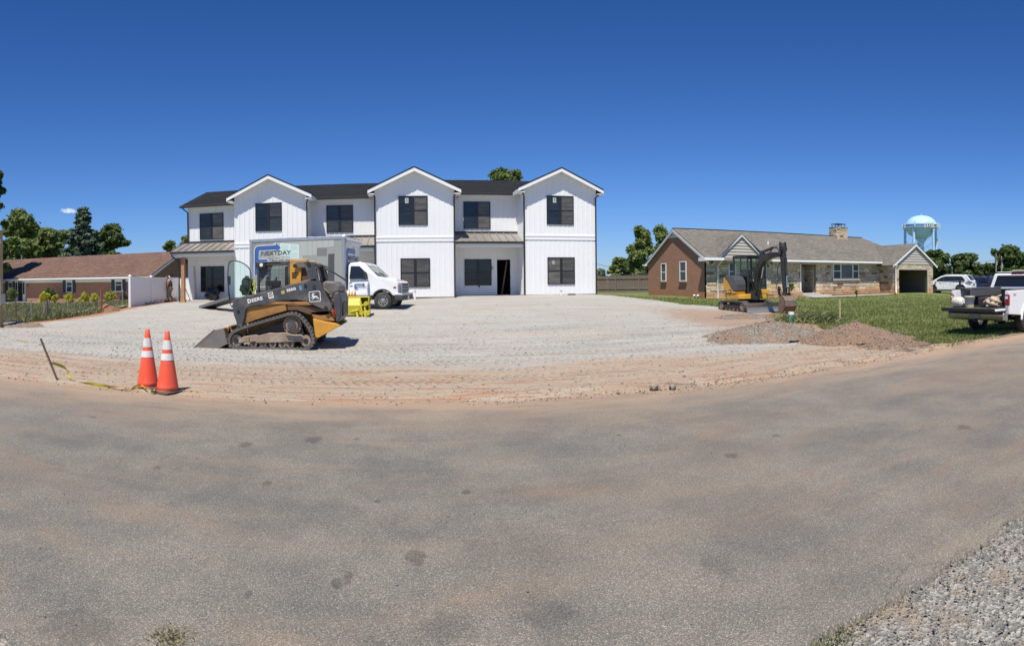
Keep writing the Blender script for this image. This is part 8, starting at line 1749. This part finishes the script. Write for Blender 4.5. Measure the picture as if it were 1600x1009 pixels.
car('hatchback_car', 'white hatchback crossover parked on the lawn side of the garage', 1484, 50, .30, math.radians(128.5+18-90+0)+math.radians(0) if False else math.radians(109), M_WP, 4.35, 1.82, 1.60)
car('family_car', 'dark blue car mostly hidden behind the white hatchback', 1524, 59, .34, math.radians(103), mat('dark_blue_paint', (.02, .04, .14), .25, coat=.5), 4.5, 1.8, 1.55)

# =====================================================================  PERSON
def skin_obj(name, J, E, root, m, sub=2, start=0):
    me = bpy.data.meshes.new(name); me.from_pydata([j[:3] for j in J], E, []); me.materials.append(m); o = bpy.data.objects.new(name, me); COL.objects.link(o); o.parent = root
    s = o.modifiers.new('skin', 'SKIN'); s.use_smooth_shade = True
    for i, j in enumerate(J):
        v = me.skin_vertices[0].data[i]; v.radius = (j[3], j[4] if len(j) > 4 else j[3]); v.use_root = (i == start)
    u = o.modifiers.new('sub', 'SUBSURF'); u.levels = sub; u.render_levels = sub; return o
PE = at(265.5, 37.6); pe = thing('person', 'person in a dark sleeveless shirt and tan trousers walking along the white fence', 'person', PE, math.radians(183))
M_SK = mat('skin', (.42, .22, .15), .6, var=.05); M_SHT = mat('dark_shirt', (.035, .033, .03), .85, var=.2); M_TRS = mat('tan_trousers', (.30, .24, .18), .9, var=.25, scale=10); M_HR = mat('dark_hair', (.03, .02, .015), .8); M_BT = mat('brown_boots', (.09, .06, .04), .8)
J = [(0, 0, .93, .13, .16), (.01, 0, 1.12, .115, .15), (.05, 0, 1.32, .12, .175), (.10, 0, 1.46, .06, .07), (.15, 0, 1.54, .055), (.20, 0, 1.62, .092, .078), (.21, 0, 1.69, .085, .072),
     (.06, .19, 1.39, .05), (.04, .24, 1.14, .038), (.14, .24, .92, .036), (.17, .235, .84, .035), (.06, -.19, 1.39, .055), (.17, -.24, 1.18, .045), (.27, -.13, 1.38, .036), (.275, -.09, 1.47, .034),
     (.02, .10, .84, .09), (.13, .10, .50, .065), (.04, .10, .12, .048), (.15, .10, .05, .045, .04), (-.02, -.10, .84, .09), (.04, -.10, .48, .065), (-.20, -.10, .14, .048), (-.10, -.10, .05, .045, .04)]
E = [(0, 1), (1, 2), (2, 3), (3, 4), (4, 5), (5, 6), (2, 7), (7, 8), (8, 9), (9, 10), (2, 11), (11, 12), (12, 13), (13, 14), (0, 15), (15, 16), (16, 17), (17, 18), (0, 19), (19, 20), (20, 21), (21, 22)]
skin_obj('body', J, E, pe, M_SK)
def hand(base, dirv, side):
    d = Vector(dirv).normalized(); a = d.cross(Vector((0, 1, 0))).normalized()*.018; J2 = [(*base, .026, .014)]; E2 = []
    for k in range(4):
        off = a*(k-1.5)*1.0; p = Vector(base)+d*.06+off*1.0; i0 = len(J2); L_ = (.06, .07, .065, .05)[k]
        J2 += [(*p, .0095), (*(p+d*L_*.55+Vector((.006, 0, 0))), .0085), (*(p+d*L_+Vector((.014, 0, -.004))), .007)]; E2 += [(0, i0), (i0, i0+1), (i0+1, i0+2)]
    p = Vector(base)+d*.02+a*2.2; i0 = len(J2); J2 += [(*p, .0105), (*(p+d*.04+a*.8), .009)]; E2 += [(0, i0), (i0, i0+1)]
    skin_obj('hand', J2, E2, pe, M_SK, 1)
hand((.18, .235, .82), (.15, 0, -1), 1); hand((.275, -.08, 1.49), (-.2, .1, 1), -1)
skin_obj('shirt', [(-.01, 0, .93, .165, .20), (.0, 0, 1.12, .155, .19), (.04, 0, 1.31, .16, .20), (.08, 0, 1.43, .12, .15)], [(0, 1), (1, 2), (2, 3)], pe, M_SHT)
skin_obj('trousers', [(0, 0, .92, .142, .172), (.02, .10, .82, .108), (.13, .10, .50, .088), (.06, .10, .17, .072), (-.02, -.10, .82, .108), (.04, -.10, .48, .088), (-.16, -.10, .19, .072)], [(0, 1), (1, 2), (2, 3), (0, 4), (4, 5), (5, 6)], pe, M_TRS)
for (x, y, z, p_) in ((.08, .10, .05, 0), (-.17, -.10, .06, .2)): b = MB(); b.ball((x, y, z), .1, (1.4, .5, .6), 8); b.build('boot', M_BT, pe)
b = MB(); b.ball((.19, 0, 1.70), .1, (1.05, .88, .72), 10); b.ball((.13, 0, 1.63), .085, (.7, .95, 1.0), 8); b.build('hair', M_HR, pe)
b = MB(); b.cyl((.285, 0, 1.62), (.31, 0, 1.605), .018, .012, 8); b.build('nose', M_SK, pe)
for s_ in (-1, 1): b = MB(); b.ball((.278, s_*.032, 1.645), .011, n=6); b.build('eye', M_BK, pe); b = MB(); b.ball((.18, s_*.082, 1.62), .026, (.6, .35, 1), 6); b.build('ear', M_SK, pe)
b = MB(); b.box(.285, .295, -.024, .024, 1.575, 1.583); b.build('mouth', mat('lips', (.3, .1, .08), .6), pe)
